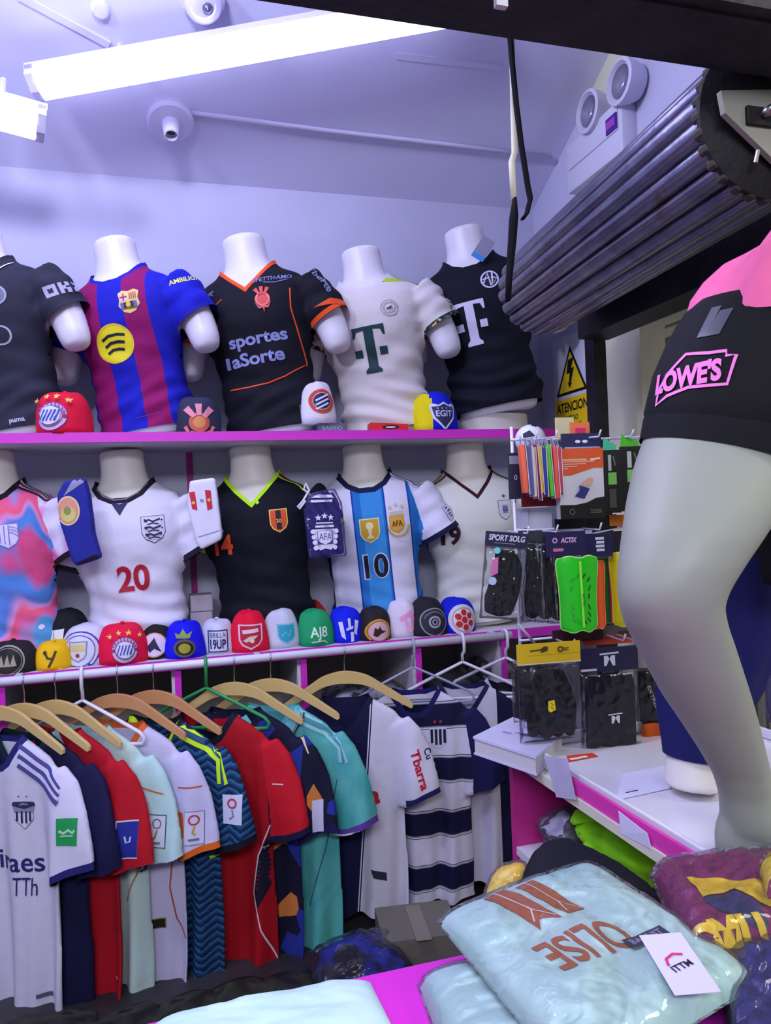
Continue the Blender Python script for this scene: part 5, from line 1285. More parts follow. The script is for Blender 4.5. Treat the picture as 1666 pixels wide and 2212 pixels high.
P = Print().rect(-.024, -.12, .024, .12, '#10101e').ring(-.006, -.045, .008, .014, '#c8c6dc').ring(.010, -.05, .006, .011, '#c8c6dc').rect(-.022, -.082, .022, -.07, '#b8b6cc').stroke([(-.012, .04), (.010, .01), (-.006, .0)], .006, '#c8c6dc')
P.put('neck_label', j, bv, (-.02, -.5, -.15), (1, 0, 0), (0, 0, 1), L=.03, lift=.004)
# ------------------------------------------------------------------ right-hand display counter
ZC = .86
XC = (at(1088, 1626, Z=ZC).x + at(1508, 1886, Z=ZC).x) / 2
YF = at(1088, 1626, Z=ZC).y; YN = .45; XE = 1.52
cream = mat('#d8d3c4', .45, key='creamboard', spec=.4)
pinkrail = mat('#d83aa8', .35, key='pinkrail')
clear_p = film('#efeef8', .42, .12, 'tray', 20, .25)
cnt = thing('display_counter', 'white topped display counter with magenta panels along the side opening', 'counter', (XC, YF, 0))
def cb(name, a, b, m, bev=0): 
    a, b = Vector(a) - cnt.location, Vector(b) - cnt.location
    return MB().box((a + b) / 2, [abs(q) for q in (b - a)], bev=bev).build(name, m, cnt)
cb('top_board', (XC, YN, ZC - .022), (XE, YF, ZC), cream)
cb('end_panel', (XC + .002, YF - .02, 0), (XE, YF, ZC - .023), mat('#c02a86', .5, key='panelpink'))
cb('shelf', (XC + .004, YN, .600), (XE, YF - .021, .620), board_w)
cb('back_panel', (XE - .02, YN, 0), (XE, YF - .021, ZC - .023), mat('#b02a7a', .5, key='panelpink2'))
cb('lower_panel', (XC + .012, YN, 0), (XC + .028, YF - .021, .599), mat('#c9c4cc', .5, key='lowpan'))
cb('pink_edging', (XC + .004, 1.0, ZC + .001), (XC + .012, YF - .30, ZC + .034), pinkrail)
ty0, ty1 = .99, YF - .03
tray_m = mat('#d9d6e2', .18, key='trayw', spec=.6)
cb('tray_floor', (XC + .03, ty0, ZC + .001), (XE - .03, ty1, ZC + .014), tray_m)
for nm, a, b in (('tray_rim', (XC + .022, ty0, ZC + .001), (XC + .032, ty1, ZC + .040)), ('tray_rim', (XC + .033, ty1 - .010, ZC + .015), (XE - .041, ty1, ZC + .046)), ('tray_rim', (XE - .04, ty0, ZC + .015), (XE - .03, ty1, ZC + .04))):
    cb(nm, a, b, tray_m, .003)
ZF = ZC + .0145
# papers, tickets and a clear pouch on the counter
def sheet(name, label, cat, pts, m, art=None, dz=.0012, parent=None):
    """a flat piece of paper through four points"""
    c = sum((Vector(p) for p in pts), Vector()) / 4; t = thing(name, label, cat, c)
    n = (Vector(pts[1]) - Vector(pts[0])).cross(Vector(pts[3]) - Vector(pts[0])).normalized()
    V = [Vector(p) - c for p in pts] + [Vector(p) - c - n * dz for p in pts]
    m_ = MB(); m_.add(V, [(0, 1, 2, 3), (7, 6, 5, 4)] + [(i, (i + 1) % 4 + 0, (i + 1) % 4 + 4, i + 4) for i in range(4)]); m_.build('sheet', m, t)
    if art:
        P, x, y = art; ax = (V[1] - V[0]).normalized(); ay = (V[3] - V[0] - ax * (V[3] - V[0]).dot(ax)).normalized()
        P.flat('print', t, V[0] + ax * x + ay * y, ax, ay)
    return t
paper = mat('#d6d4ee', .7, key='paper')
zz = ZF + .002
sheet('paper_slip', 'white paper slip with a dark line lying in the counter tray', 'paper', [at(1330, 1728, Z=zz), at(1450, 1702, Z=zz), at(1452, 1650, Z=zz), at(1345, 1672, Z=zz)], paper,
      (Print().rect(0, 0, .032, .004, '#15132a').rect(.008, .012, .03, .013, '#9a98b8'), .045, .02))
xw = XC - .001
sheet('price_ticket', 'white paper ticket stuck over the pink edge of the counter', 'ticket', [at(1342, 1800, X=xw), at(1408, 1836, X=xw), at(1398, 1800, X=xw - .002), at(1336, 1752, X=xw)], paper)
sheet('clear_ticket', 'clear plastic ticket at the near end of the pink edging', 'ticket', [at(1526, 1905, X=xw), at(1590, 1930, X=xw), at(1560, 1890, X=xw), at(1524, 1866, X=xw)], film('#e8e6f8', .5, .1, 'cleart', 20, .3))
pp = [at(1202, 1722, X=xw - .006), at(1244, 1728, X=xw - .006), at(1226, 1640, X=xw), at(1175, 1632, X=xw)]
sheet('plastic_pouch', 'milky clear plastic pouch hanging over the far corner of the counter', 'pouch', pp, film('#d8d4f4', .62, .1, 'pouch', 14, .4))
zz = ZF + .002
sheet('red_card', 'red and white card lying at the far edge of the tray', 'card', [at(1228, 1645, Z=zz), at(1292, 1633, Z=zz), at(1280, 1626, Z=zz), at(1224, 1632, Z=zz)], mat('#d8402c', .5, key='redcard'), (Print().rect(0, 0, .05, .012, '#e8e0d8'), .012, .004))
# thick white book under plastic at the far corner
b0, b1, b2, b3 = at(1022, 1590, Z=ZC + .05), at(1158, 1633, Z=ZC + .05), at(1216, 1583, Z=ZC + .05), at(1108, 1548, Z=ZC + .05)
bc = (b0 + b1 + b2 + b3) / 4; t = thing('ledger_book', 'thick white book with a bright printed cover on the far corner of the counter', 'book', (bc.x, bc.y, ZC + .002))
def book(dz0, dz1, k, m, name):
    m_ = MB(); V = [Vector((bc.x + (p.x - bc.x) * k, bc.y + (p.y - bc.y) * k, ZC + dz0)) - t.location for p in (b0, b1, b2, b3)] + [Vector((bc.x + (p.x - bc.x) * k, bc.y + (p.y - bc.y) * k, ZC + dz1)) - t.location for p in (b0, b1, b2, b3)]
    return m_.add(V, [(0, 1, 2, 3), (7, 6, 5, 4)] + [(i, (i + 1) % 4, (i + 1) % 4 + 4, i + 4) for i in range(4)]).build(name, m, t)
book(.0025, .006, 1.0, mat('#c9c6e4', .4, key='bookcov'), 'back_cover'); book(.0065, .042, .97, mat('#d4d0d8', .8, key='pages', pattern=bands(2, 0, .05, [(k * .002, '#d6d2da' if k % 2 else '#c2bec8') for k in range(24)])), 'pages')
book(.0425, .049, 1.0, mat('#cfcdee', .25, coat=.6, key='bookcov2'), 'front_cover')
ax = (b1 - b0).normalized(); ay = Vector((-ax.y, ax.x, 0))
Print().poly([(-.03, 0), (.02, .012), (.05, .03), (.02, .028)], '#e0489a').poly([(.0, -.006), (.06, .016), (.05, .024), (.01, .006)], '#2c3a90').disc(.0, .02, .014, '#c8d8f0').stroke([(-.05, -.018), (-.02, -.012)], .005, '#6a7ac8').flat('cover_print', t, bc - t.location + Vector((0, 0, .0006)), ax, ay)

# ------------------------------------------------------------------ the leg forms on the counter
hx, hf = Vector((c_r.x, c_r.y, 0)).normalized(), Vector((c_f.x, c_f.y, 0)).normalized()
def slices(L, depth_k=1.0, n=40, e=2.0, org=Vector()):
    """stacked slices given by their left and right outline in the photo and their distance"""
    R_ = []
    for (xl, yl, xr, yr, d, *k) in L:
        a0, a1 = at(xl, yl, d=d), at(xr, yr, d=d); h = (a1 - a0) / 2
        R_.append(((a0 + a1) / 2 - org, h, hf * h.length * (k[0] if k else depth_k), e))
    V, F = loft(R_, n); return V, F
skin_m = mat('#92968c', .5, key='legskin', spec=.4, bump=.06, bscale=6)
foot_c = at(1640, 1850, Z=ZF)
t = thing('leg_mannequin', 'large pale grey mannequin leg with bent knee standing on the side counter', 'mannequin', (foot_c.x, foot_c.y, ZF))
LG = [(1500, 700, 1900, 690, 1.36, .9), (1440, 800, 1830, 810, 1.30, .9), (1402, 930, 1745, 970, 1.24, .92), (1374, 1010, 1712, 1040, 1.20, .92), (1357, 1090, 1675, 1105, 1.16, .92), (1348, 1150, 1640, 1160, 1.13, .92),
      (1340, 1215, 1602, 1218, 1.11, .92), (1337, 1262, 1572, 1268, 1.10, .92), (1339, 1300, 1558, 1305, 1.10, .92), (1350, 1345, 1566, 1345, 1.115, .92), (1374, 1392, 1582, 1392, 1.14, .95), (1404, 1450, 1601, 1450, 1.17, .97),
      (1433, 1502, 1618, 1502, 1.20, .97), (1470, 1556, 1634, 1556, 1.23, .97), (1510, 1617, 1650, 1617, 1.26, .97), (1542, 1672, 1664, 1672, 1.285, .97), (1556, 1715, 1676, 1715, 1.30, 1.0), (1560, 1755, 1692, 1755, 1.31, 1.1), (1566, 1785, 1710, 1785, 1.315, 1.1)]
lv, lf = slices(LG, org=t.location)
fb = foot_c - t.location
def foot_ring(q, wd, z, hh, dirv, n_=None): return (q + Vector((0, 0, z)), Vector((-dirv.y, dirv.x, 0)) * wd, Vector((0, 0, hh)), 2.4)
fd = (hx * .75 - hf * .45).normalized(); h0 = at(1632, 1770, d=1.31) - t.location; h0.z = 0
FR = [foot_ring(h0 - fd * .065, .022, .030, .026, fd), foot_ring(h0 - fd * .05, .038, .045, .044, fd), foot_ring(h0 - fd * .0, .044, .055, .055, fd), foot_ring(h0 + fd * .06, .046, .042, .042, fd), foot_ring(h0 + fd * .12, .05, .028, .028, fd), foot_ring(h0 + fd * .17, .044, .02, .02, fd), foot_ring(h0 + fd * .19, .03, .016, .014, fd)]
A, Q = fuse([(lv, lf), loft(FR, 24)], .009, 5)
A[:, 2] = np.maximum(A[:, 2], .0)
mesh_ob('leg', A, Q, skin_m, t, True)
# black shorts on it
s_ = thing('football_shorts', 'black shorts with a pink outlined badge on the large mannequin leg', 'shorts', t.location)
SH = [(1391, 944, 1800, 1045, 1.235, .86), (1395, 925, 1806, 1025, 1.237, .87), (1401, 893, 1815, 985, 1.24, .87), (1400, 884, 1820, 975, 1.24, .88), (1408, 850, 1832, 930, 1.245, .88), (1419, 805, 1850, 870, 1.25, .88), (1447, 740, 1875, 790, 1.26, .88), (1468, 700, 1895, 735, 1.27, .86), (1486, 672, 1905, 690, 1.275, .84), (1500, 655, 1905, 665, 1.28, .80)]
sv, sf = slices(SH, org=t.location, n=64)
sf = sf[:-2] + [sf[-1]]
blk_s = cloth('#0f0e15', key='shortsblk')
mesh_ob('body', sv, sf, blk_s, s_, True)
# the folded hem band is a second, slightly wider skin
hv, hf2 = slices([(1390, 946, 1801, 1047, 1.2345, .88), (1394, 926, 1807, 1027, 1.236, .885), (1399, 898, 1816, 990, 1.239, .885)], org=t.location, n=64)
mesh_ob('hem', hv, hf2[:-2], blk_s, s_, True)
bv = BVHTree.FromPolygons([Vector(v) for v in sv], sf)
P = Print(); pk = '#e87cc8'
nrm = -(hf * .80 + hx * .60).normalized(); ax_ = Vector((-nrm.y, nrm.x, 0)); c0 = at(1490, 815, d=1.12) - t.location
k = .00066                                                                     # metres per photo pixel at that distance
def q_(x, y): return ((x - 1490) * k * 1.06, (815 - y) * k)
o_ = [(1395, 822), (1418, 784), (1458, 744), (1510, 752), (1546, 753), (1546, 765), (1566, 766), (1550, 832), (1470, 828), (1420, 840), (1392, 858)]
P.stroke([q_(*p) for p in o_ + o_[:1]], .0052, pk)
P.text("LOWE'S", *q_(1462, 800), .036, pk, .05, shear=.12, wd=.108, rot=4)
P.put('badge', s_, bv, c0 + (-nrm) * -.35, ax_, (0, 0, 1), L=.012, lift=.0022)
gs = mat('#4c4c5a', .4, key='greystripe')
P = Print().poly([(-.014, -.020), (.010, -.020), (.026, .022), (.006, .022)], gs); P.put('grey_stripe', s_, bv, (at(1530, 690, d=1.15) - t.location) + nrm * .35, ax_, (0, 0, 1), L=.012)
P = Print().poly([(-.008, -.02), (.006, -.02), (.024, .03), (.008, .03)], gs); P.put('grey_stripe', s_, bv, (at(1500, 690, d=1.15) - t.location) + nrm * .35, ax_, (0, 0, 1), L=.012)
# pink jersey hem bunched above
pj = thing('pink_jersey', 'pink jersey bunched over the black shorts at the right edge', 'jersey', t.location)
JV, JF = [], []
nn, rows = 72, 15
PR = [(1484, 705, 1925, 700, 1.27, .86), (1490, 685, 1925, 680, 1.275, .86), (1505, 650, 1920, 640, 1.28, .84), (1533, 610, 1920, 590, 1.285, .82), (1570, 572, 1910, 545, 1.29, .80), (1612, 548, 1900, 500, 1.295, .78), (1662, 520, 1880, 450, 1.30, .74), (1690, 470, 1860, 400, 1.30, .7)]
jv, jf = slices(PR, org=t.location, n=nn)
out = []
for i, v in enumerate(jv):
    r_, kk = divmod(i, nn); a = 2 * math.pi * kk / nn
    ctr = sum((jv[r_ * nn + q] for q in range(nn)), Vector()) / nn; dv = (v - ctr).normalized()
    out.append(v + dv * (.008 * math.sin(8 * a + r_ * .5) + .004 * math.sin(15 * a - r_ * .8)) * (1 if r_ < 7 else .3) + Vector((0, 0, .003 * math.sin(7 * a) if r_ == 0 else 0)))
mesh_ob('body', out, jf[:-2] + [jf[-1]], cloth('#e0669a', key='pinkjersey'), pj, True)
# second form behind: navy trousers on a pale foot
f2 = at(1492, 1712, Z=ZF)
t2 = thing('foot_form', 'cream mannequin foot under navy trousers standing on the tray', 'mannequin', (f2.x, f2.y, ZF))
d2 = (f2 - EYE).dot(c_f)
fv, ff = slices([(1450, 1560, 1545, 1566, d2 + .01, 1.0), (1442, 1632, 1536, 1640, d2 + .01, 1.0), (1439, 1662, 1544, 1668, d2 + .005, 1.02), (1437, 1688, 1554, 1694, d2, 1.04), (1438, 1694, 1556, 1700, d2, 1.04)], org=t2.location)
A, Q = fuse([(fv, ff)], .007, 3); A[:, 2] = np.maximum(A[:, 2] , 0)
mesh_ob('foot', A, Q, mat('#dcd6d2', .45, key='footcream', spec=.4), t2, True)
tr = thing('navy_trousers', 'navy tracksuit trousers hanging behind the large pale mannequin leg', 'trousers', t2.location)
TV = [(1434, 1626, 1566, 1640, d2 + .012, .85), (1431, 1600, 1580, 1612, d2 + .012, .8), (1425, 1540, 1612, 1550, d2 + .01, .7), (1424, 1485, 1640, 1490, d2 + .005, .6), (1428, 1400, 1700, 1400, d2, .5), (1440, 1300, 1750, 1290, d2 - .02, .48), (1470, 1180, 1790, 1170, d2 - .04, .46), (1500, 1050, 1820, 1040, d2 - .04, .44), (1520, 960, 1830, 940, d2 - .04, .4)]
tv, tf = slices(TV, org=t2.location, n=56)
out = []
for i, v in enumerate(tv):
    r_, kk = divmod(i, 56); a = 2 * math.pi * kk / 56
    ctr = sum((tv[r_ * 56 + q] for q in range(56)), Vector()) / 56
    out.append(v + (v - ctr).normalized() * .008 * math.sin(6 * a + r_ * .8) * min(1, r_ / 3))
mesh_ob('leg', out, tf[:-2] + [tf[-1]], cloth('#1b1c5a', key='navytr'), tr, True)
bs = thing('knee_shadow', 'black shape standing for the shadow behind the bent knee at the right edge', 'shorts', t2.location)  # added form; its black stands for the mannequin's shadow behind the leg
bsv, bsf = slices([(1652, 1262, 1840, 1275, d2 - .20, .5), (1640, 1210, 1850, 1215, d2 - .2, .5), (1610, 1130, 1860, 1120, d2 - .2, .5), (1580, 1030, 1860, 1020, d2 - .2, .5), (1570, 950, 1850, 940, d2 - .2, .5)], org=t2.location, n=40)
mesh_ob('body', bsv, bsf, cloth('#09080d', key='kneeshadow'), bs, True)
p = at(1722, 1548, d=1.46); 
g_ = thing('knit_cap', 'dark grey knitted cap at the right edge behind the leg', 'cap', p)
V, F = cap_mesh(.10, .085, .10, 77); mesh_ob('crown', V, F, cloth('#3a3650'), g_, True)
MB().lathe([(.047, -.012), (.053, -.008), (.053, .012), (.047, .016)], 28).build('cuff', cloth('#464258'), g_, True)
h_ = thing('head_form', 'white display stand below the grey knitted cap, right edge', 'display stand', (p.x, p.y, ZF))
hz = p.z - ZF - .013
MB().lathe([(0, 0), (.05, 0), (.045, .03), (.026, hz * .35), (.024, hz * .55), (.040, hz * .8), (.044, hz), (0, hz)], 28).build('stand', plas_w, h_, True)

# ------------------------------------------------------------------ soft goods in clear bags
def pillow(c, th, n=36, edge=7.0, noise_a=.004, seed=0, grow=0.0, ridges=0.0, under=.25):
    """a stuffed rectangle on four corner points (counter-clockwise from above)"""
    rg = random.Random(seed); o1, o2 = rg.random() * 50, rg.random() * 50
    c = [Vector(q) for q in c]; m_ = sum(c, Vector()) / 4; c = [m_ + (q - m_) * (1 + grow) for q in c]
    def P_(u, v): return c[0] * (1 - u) * (1 - v) + c[1] * u * (1 - v) + c[2] * u * v + c[3] * (1 - u) * v
    V = []; F = []
    for sd in (1, -1):
        for j in range(n + 1):
            for i in range(n + 1):
                u, v = i / n, j / n; s = (1 - abs(2 * u - 1) ** edge) * (1 - abs(2 * v - 1) ** edge)
                p = P_(u, v)
                if sd > 0:
                    z = th * max(0, s) ** .5
                    z += noise_a * (noise.noise(Vector((u * 5 + o1, v * 5, o2))) + .5 * noise.noise(Vector((u * 13, v * 11 + o1, o2)))) * s
                    if ridges:
                        q = Vector((u * 9 + o2, v * 9 + o1, .3)); q += Vector((noise.noise(q * .7), noise.noise(q * .7 + Vector((9, 9, 9))), 0)) * .9
                        z += ridges * ((1 - abs(noise.noise(q)) * 2.4) ** 3) * (.3 + .7 * s)
                else: z = -th * under * 0 
                V.append(p + Vector((0, 0, z)))
        b = 0 if sd > 0 else (n + 1) ** 2
        for j in range(n):
            for i in range(n):
                a = b + j * (n + 1) + i; q = (a, a + 1, a + n + 2, a + n + 1)
                F.append(q if sd > 0 else q[::-1])
    return V, F
def goods(name, label, cat, c, th, m, seed=0, bag=True, bag_m=None, noise_a=.005, parts=(), ridges=.004, edge=7.0, grow=.05, part='garment', grp=None, n=36):
    org = sum((Vector(q) for q in c), Vector()) / 4; t = thing(name, label, cat, org, 0, grp); c = [Vector(q) - org for q in c]
    V, F = pillow(c, th, n, edge, noise_a, seed); mesh_ob(part, V, F, m, t, True); bv = BVHTree.FromPolygons(V, F)
    if bag:
        V2, F2 = pillow(c, th + .005, 54, edge, noise_a, seed, grow, ridges); mesh_ob('clear_bag', V2, F2, bag_m or film(), t, True)
    return t, bv, c
# ------------------------------------------------------------------ front counter and what lies on it
ZT2 = .84
YT = at(850, 2094, Z=ZT2).y
ft = thing('front_counter', 'magenta topped counter at the front of the shop', 'counter', (.3, YT - .3, 0))
def fbx(name, a, b, m):
    a, b = Vector(a) - ft.location, Vector(b) - ft.location; return MB().box((a + b) / 2, [abs(q) for q in b - a], bev=.002).build(name, m, ft)
fbx('top_board', (-.75, .25, ZT2 - .022), (XC - .002, YT, ZT2), pink)
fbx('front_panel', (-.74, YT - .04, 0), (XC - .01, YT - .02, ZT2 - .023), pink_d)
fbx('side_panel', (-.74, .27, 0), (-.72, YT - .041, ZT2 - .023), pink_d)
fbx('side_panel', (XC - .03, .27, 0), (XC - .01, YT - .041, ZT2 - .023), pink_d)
def quad(z, *px): return [at(x, y, Z=z) for x, y in px]
mint_m = cloth('#c0dcd6', blotch(4, [(.35, '#c4dedc'), (.6, '#b8dad0')]), key='mintcloth', rough=.6)
# unpacked mint shirt at the bottom edge
z = ZT2 + .003
t, bv, c = goods('folded_jersey', 'plain pale mint folded jersey at the bottom edge of the photo', 'jersey', quad(z, (250, 2330), (905, 2330), (800, 2122), (330, 2226)), .030, mint_m, 3, False, noise_a=.006, edge=5)
# lower mint bag, then the printed one on top
c1 = quad(z, (1010, 2420), (1560, 2330), (1420, 2080), (906, 2128))
t, bv, c = goods('bagged_jersey', 'lower pale mint jersey in a clear bag under the one with orange lettering', 'jersey', c1, .045, mint_m, 5, grow=.02, ridges=.003)
zt = ZT2 + .062
c2 = quad(zt, (1255, 2360), (1640, 2120), (1272, 1872), (948, 1992))
t, bv, c = goods('bagged_jersey', 'pale mint jersey in a clear bag with orange upside-down lettering and a white card', 'jersey', c2, .032, mint_m, 8, grow=.022, ridges=.0025, noise_a=.006)
og = mat('#b0582c', .45, key='orangeprint')
def on(px, py): return at(px, py, Z=zt + .036) - t.location
def art(P, name, px, py, dirpx, label=None, lift=.0012):
    o = on(px, py); a = (on(*dirpx) - o); a.z = 0; a.normalize(); b = Vector((-a.y, a.x, 0))
    return P.put(name, t, bv, o + Vector((0, 0, .3)), a, b, L=.012, lift=lift, label=label)
P = Print().text('OLISE', 0, 0, .068, og, .018, wd=.128)
art(P, 'name_print', 1268, 2032, (1180, 2064))
P = Print()
P.poly([(-.020, -.062), (.020, -.062), (.020, .058), (.006, .040), (-.020, .058)], og).stroke([(0, -.062), (0, .018), (-.016, .050)], .0022, '#e8e0d0').stroke([(0, .018), (.016, .042)], .0022, '#e8e0d0')
art(P, 'number_print', 1128, 1952, (1085, 1970))
P = Print().poly([(-.017, -.055), (.017, -.055), (.017, .048), (-.017, .048)], og).stroke([(0, -.055), (0, .012), (-.014, .046)], .002, '#e8e0d0').stroke([(0, .012), (.014, .044)], .002, '#e8e0d0')
art(P, 'number_print', 1190, 1932, (1150, 1950))
crd = on(1455, 2072)
a = on(1490, 2132) - on(1400, 2010); a.z = 0; a.normalize()
cc = on(1466, 2090); ca = on(1520, 2162) - cc; ca.z = 0; ca.normalize(); cb_ = Vector((-ca.y, ca.x, 0))
def topz(q):
    h = bv.ray_cast(Vector((q.x, q.y, .3)), Vector((0, 0, -1))); return h[0].z if h[0] else 0
ze = [topz(cc + ca * k) for k in (-.045, .0, .040)]
zs_ = [max(ze[0], ze[1]) + .009, max(ze[:2]) + .010, max(ze[2], ze[1] - .012) + .010]
up_z = max(0, zs_[1] - (zs_[0] + zs_[2]) / 2); zs_ = [zs_[0] + up_z, (zs_[0] + zs_[2]) / 2 + up_z, zs_[2] + up_z]
V = []; F = []
for l, zz in zip((-.052, -.001, .050), zs_):
    for d_ in (0, -.0008):
        for w_ in (-.027, .027): q = cc + ca * l + cb_ * w_; V.append((q.x, q.y, zz + d_))
for k in (0, 4): F += [(k, k + 1, k + 5, k + 4), (k + 2, k + 6, k + 7, k + 3), (k, k + 4, k + 6, k + 2), (k + 1, k + 3, k + 7, k + 5)]
F += [(0, 2, 3, 1), (8, 9, 11, 10)]
o = mesh_ob('size_card', V, F, mat('#cfc9ee', .5, key='sizecard'), t, False); o['label'] = 'white paper size card'
P = Print().text('ITTM', 0, -.004, .010, '#221c38', .02, rot=0).stroke([(-.014, .003), (-.008, .013), (.006, .016), (.016, .010)], .0035, '#d02a78')
e1 = Vector(V[9]) - Vector(V[8]); e2 = Vector(V[8]) - Vector(V[0]); cn = e2.cross(e1).normalized(); cn = cn if cn.z > 0 else -cn
la = on(1502, 2070) - on(1468, 2084); la -= cn * la.dot(cn); la.normalize()
P.flat('card_logo', t, (Vector(V[4]) + Vector(V[5])) / 2 + e2 * .04 + cn * .0006, la, cn.cross(la))
P = Print().rect(-.034, -.010, .034, .010, '#2a2c50').text('BARUIT', 0, 0, .011, '#9a9cc8', .02, wd=.055)
art(P, 'dark_label', 1396, 2020, (1436, 2004), None, .004)
# claret and yellow bagged shirts at the right
zr = ZC + .045
cl_m = cloth('#7c0f54', key='claret', rough=.5)
c3 = quad(zr, (1500, 2080), (1860, 2010), (1720, 1860), (1410, 1892))
t, bv, c = goods('bagged_jersey', 'claret jersey with yellow collar and letters in a clear bag, right edge', 'jersey', c3, .040, cl_m, 12, grow=.05, ridges=.0035, noise_a=.008)
ye = mat('#e0bc10', .5, key='yellowcl')
o = at(1545, 1945, Z=zr + .04) - t.location
def pp_(pts, m, name, lift=.003, L=.012):
    P = Print(); w0 = [at(x, y, Z=zr + .045) - t.location for x, y in pts]
    P.poly([(p.x, p.y) for p in w0], m); P.put(name, t, bv, (0, 0, .3), (1, 0, 0), (0, 1, 0), L=L, lift=lift)
pp_([(1484, 1890), (1560, 1893), (1640, 1900), (1666, 1915), (1720, 1962), (1640, 1940), (1588, 1920), (1520, 1932)], ye, 'yellow_collar')
pp_([(1520, 1934), (1588, 1924), (1632, 1940), (1670, 1975), (1600, 1970), (1545, 1950)], mat('#1d1a55', .5, key='navyin'), 'inner_neck', .002)
P = Print(); q0 = at(1575, 1988, Z=zr + .045) - t.location; q1 = at(1640, 1978, Z=zr + .045) - t.location; a = (q1 - q0); a.z = 0; a.normalize()
P.text('CMU', 0, 0, .045, ye, .06, wd=.115); P.put('lettering', t, bv, q0 + Vector((0, 0, .3)), a, (-a.y, a.x, 0), L=.012, lift=.004)
pp_([(1560, 2020), (1640, 1995), (1720, 1985), (1720, 2005), (1650, 2030), (1590, 2040)], ye, 'yellow_hem')
zq = ZC + .09
c4 = quad(zq, (1660, 1940), (1900, 1930), (1850, 1850), (1640, 1882))
t, bv, c = goods('bagged_jersey', 'yellow and claret jersey in a clear bag at the far right edge', 'jersey', c4, .03, cloth('#c8b030', bands(1, -.2, .2, [(-.2, '#7a1844'), (-.008, '#d8bc28')]), key='yelclar'), 14, grow=.05, ridges=.005)
c5 = quad(ZC + .004, (1580, 2330), (1900, 2260), (1800, 2020), (1560, 2068))
t, bv, c = goods('bagged_jersey', 'violet blue jersey in a crinkled clear bag, bottom right corner', 'jersey', c5, .05, cloth('#1c1666', key='violet'), 15, grow=.05, ridges=.005, noise_a=.01)
pp = [(1640, 2150), (1700, 2150), (1700, 2210), (1640, 2212)]
# goods inside the side counter
zs = .621
def lump(name, label, cat, px, X, sx, sy, sz, m, seed, z0=zs, rz=0, bagm=None, sub_='garment', art_=None, Y=None):
    """a loosely folded soft bundle"""
    p = at(*px, X=X)
    if Y is not None: p.y = Y
    t = thing(name, label, cat, (X, p.y, z0), R(rz))
    rg = random.Random(seed); V = []; F = []; nu, nv = 40, 20; o = rg.random() * 90
    for j in range(nv + 1):
        ph = math.pi * j / nv
        for i in range(nu):
            a = 2 * math.pi * i / nu
            d = Vector((math.copysign(abs(math.sin(ph) * math.cos(a)) ** .75, math.cos(a)), math.copysign(abs(math.sin(ph) * math.sin(a)) ** .75, math.sin(a)), -math.copysign(abs(math.cos(ph)) ** .8, math.cos(ph))))
            r_ = 1 + .16 * noise.noise(d * 1.7 + Vector((o, 0, 0))) + .09 * math.sin(7 * d.z + 3 * noise.noise(d * 2 + Vector((0, o, 0))))
            q = Vector((d.x * sx * r_, d.y * sy * r_, max(0, (d.z * r_ + .92) * sz))); V.append(q)
    for j in range(nv):
        for i in range(nu):
            k = (i + 1) % nu; F.append((j * nu + i, j * nu + k, (j + 1) * nu + k, (j + 1) * nu + i))
    mesh_ob(sub_, V, F, m, t, True)
    if bagm:
        V2 = [Vector((v.x * 1.10 + .004 * noise.noise(v * 60), v.y * 1.10 + .004 * noise.noise(v * 70), v.z * 1.08 + .005 * max(0, noise.noise(v * 55)))) for v in V]
        mesh_ob('clear_bag', V2, F, bagm, t, True)
    return t, BVHTree.FromPolygons(V, F)
blkwhite = cloth('#b8b4cc', blotch(14, [(.4, '#1d1c28'), (.47, '#c2bed8'), (.7, '#9a96b8')], 'CONSTANT'), key='blkwhite')
lump('bagged_garment', 'clear bag of rolled white and black clothing against the magenta end panel', 'bagged clothes', (1170, 1815), XC + .12, .075, .07, .058, blkwhite, 3, Y=YF - .125, bagm=film('#e0e0f0', .08, .06, 'film2', 30, .5))
lump('dark_garment', 'dark navy garment folded at the back of the side counter shelf', 'clothes', (1262, 1760), XC + .24, .09, .10, .06, cloth('#12121f'), 5)
lm = cloth('#84d016', blotch(9, [(.35, '#6fc010'), (.65, '#92dc20')]), key='limecloth')
t, bv = lump('lime_garment', 'bright lime green garment bunched inside the side counter', 'clothes', (1360, 1820), XC + .13, .075, .125, .045, lm, 9, z0=.684, rz=6)
for k, (dx, dy, dz, s_) in enumerate(((-.035, .12, .070, .032), (-.04, .085, .058, .026), (-.06, .05, .040, .022))):
    V, F = loft([(Vector((dx - .03, dy, dz)), Vector((0, s_ * .3, 0)), Vector((0, 0, .006)), 2), (Vector((dx, dy, dz + .010)), Vector((0, s_, 0)), Vector((0, 0, .010)), 2), (Vector((dx + .05, dy - .02, dz + .002)), Vector((0, s_ * 1.2, 0)), Vector((0, 0, .014)), 2), (Vector((dx + .09, dy - .04, dz - .02)), Vector((0, s_, 0)), Vector((0, 0, .01)), 2)], 16)
    mesh_ob('fold', V, F, lm, t, True)
lump('maroon_garment', 'dark maroon garment under the lime green one', 'clothes', (1400, 1880), XC + .15, .10, .20, .033, cloth('#3a1018'), 11)
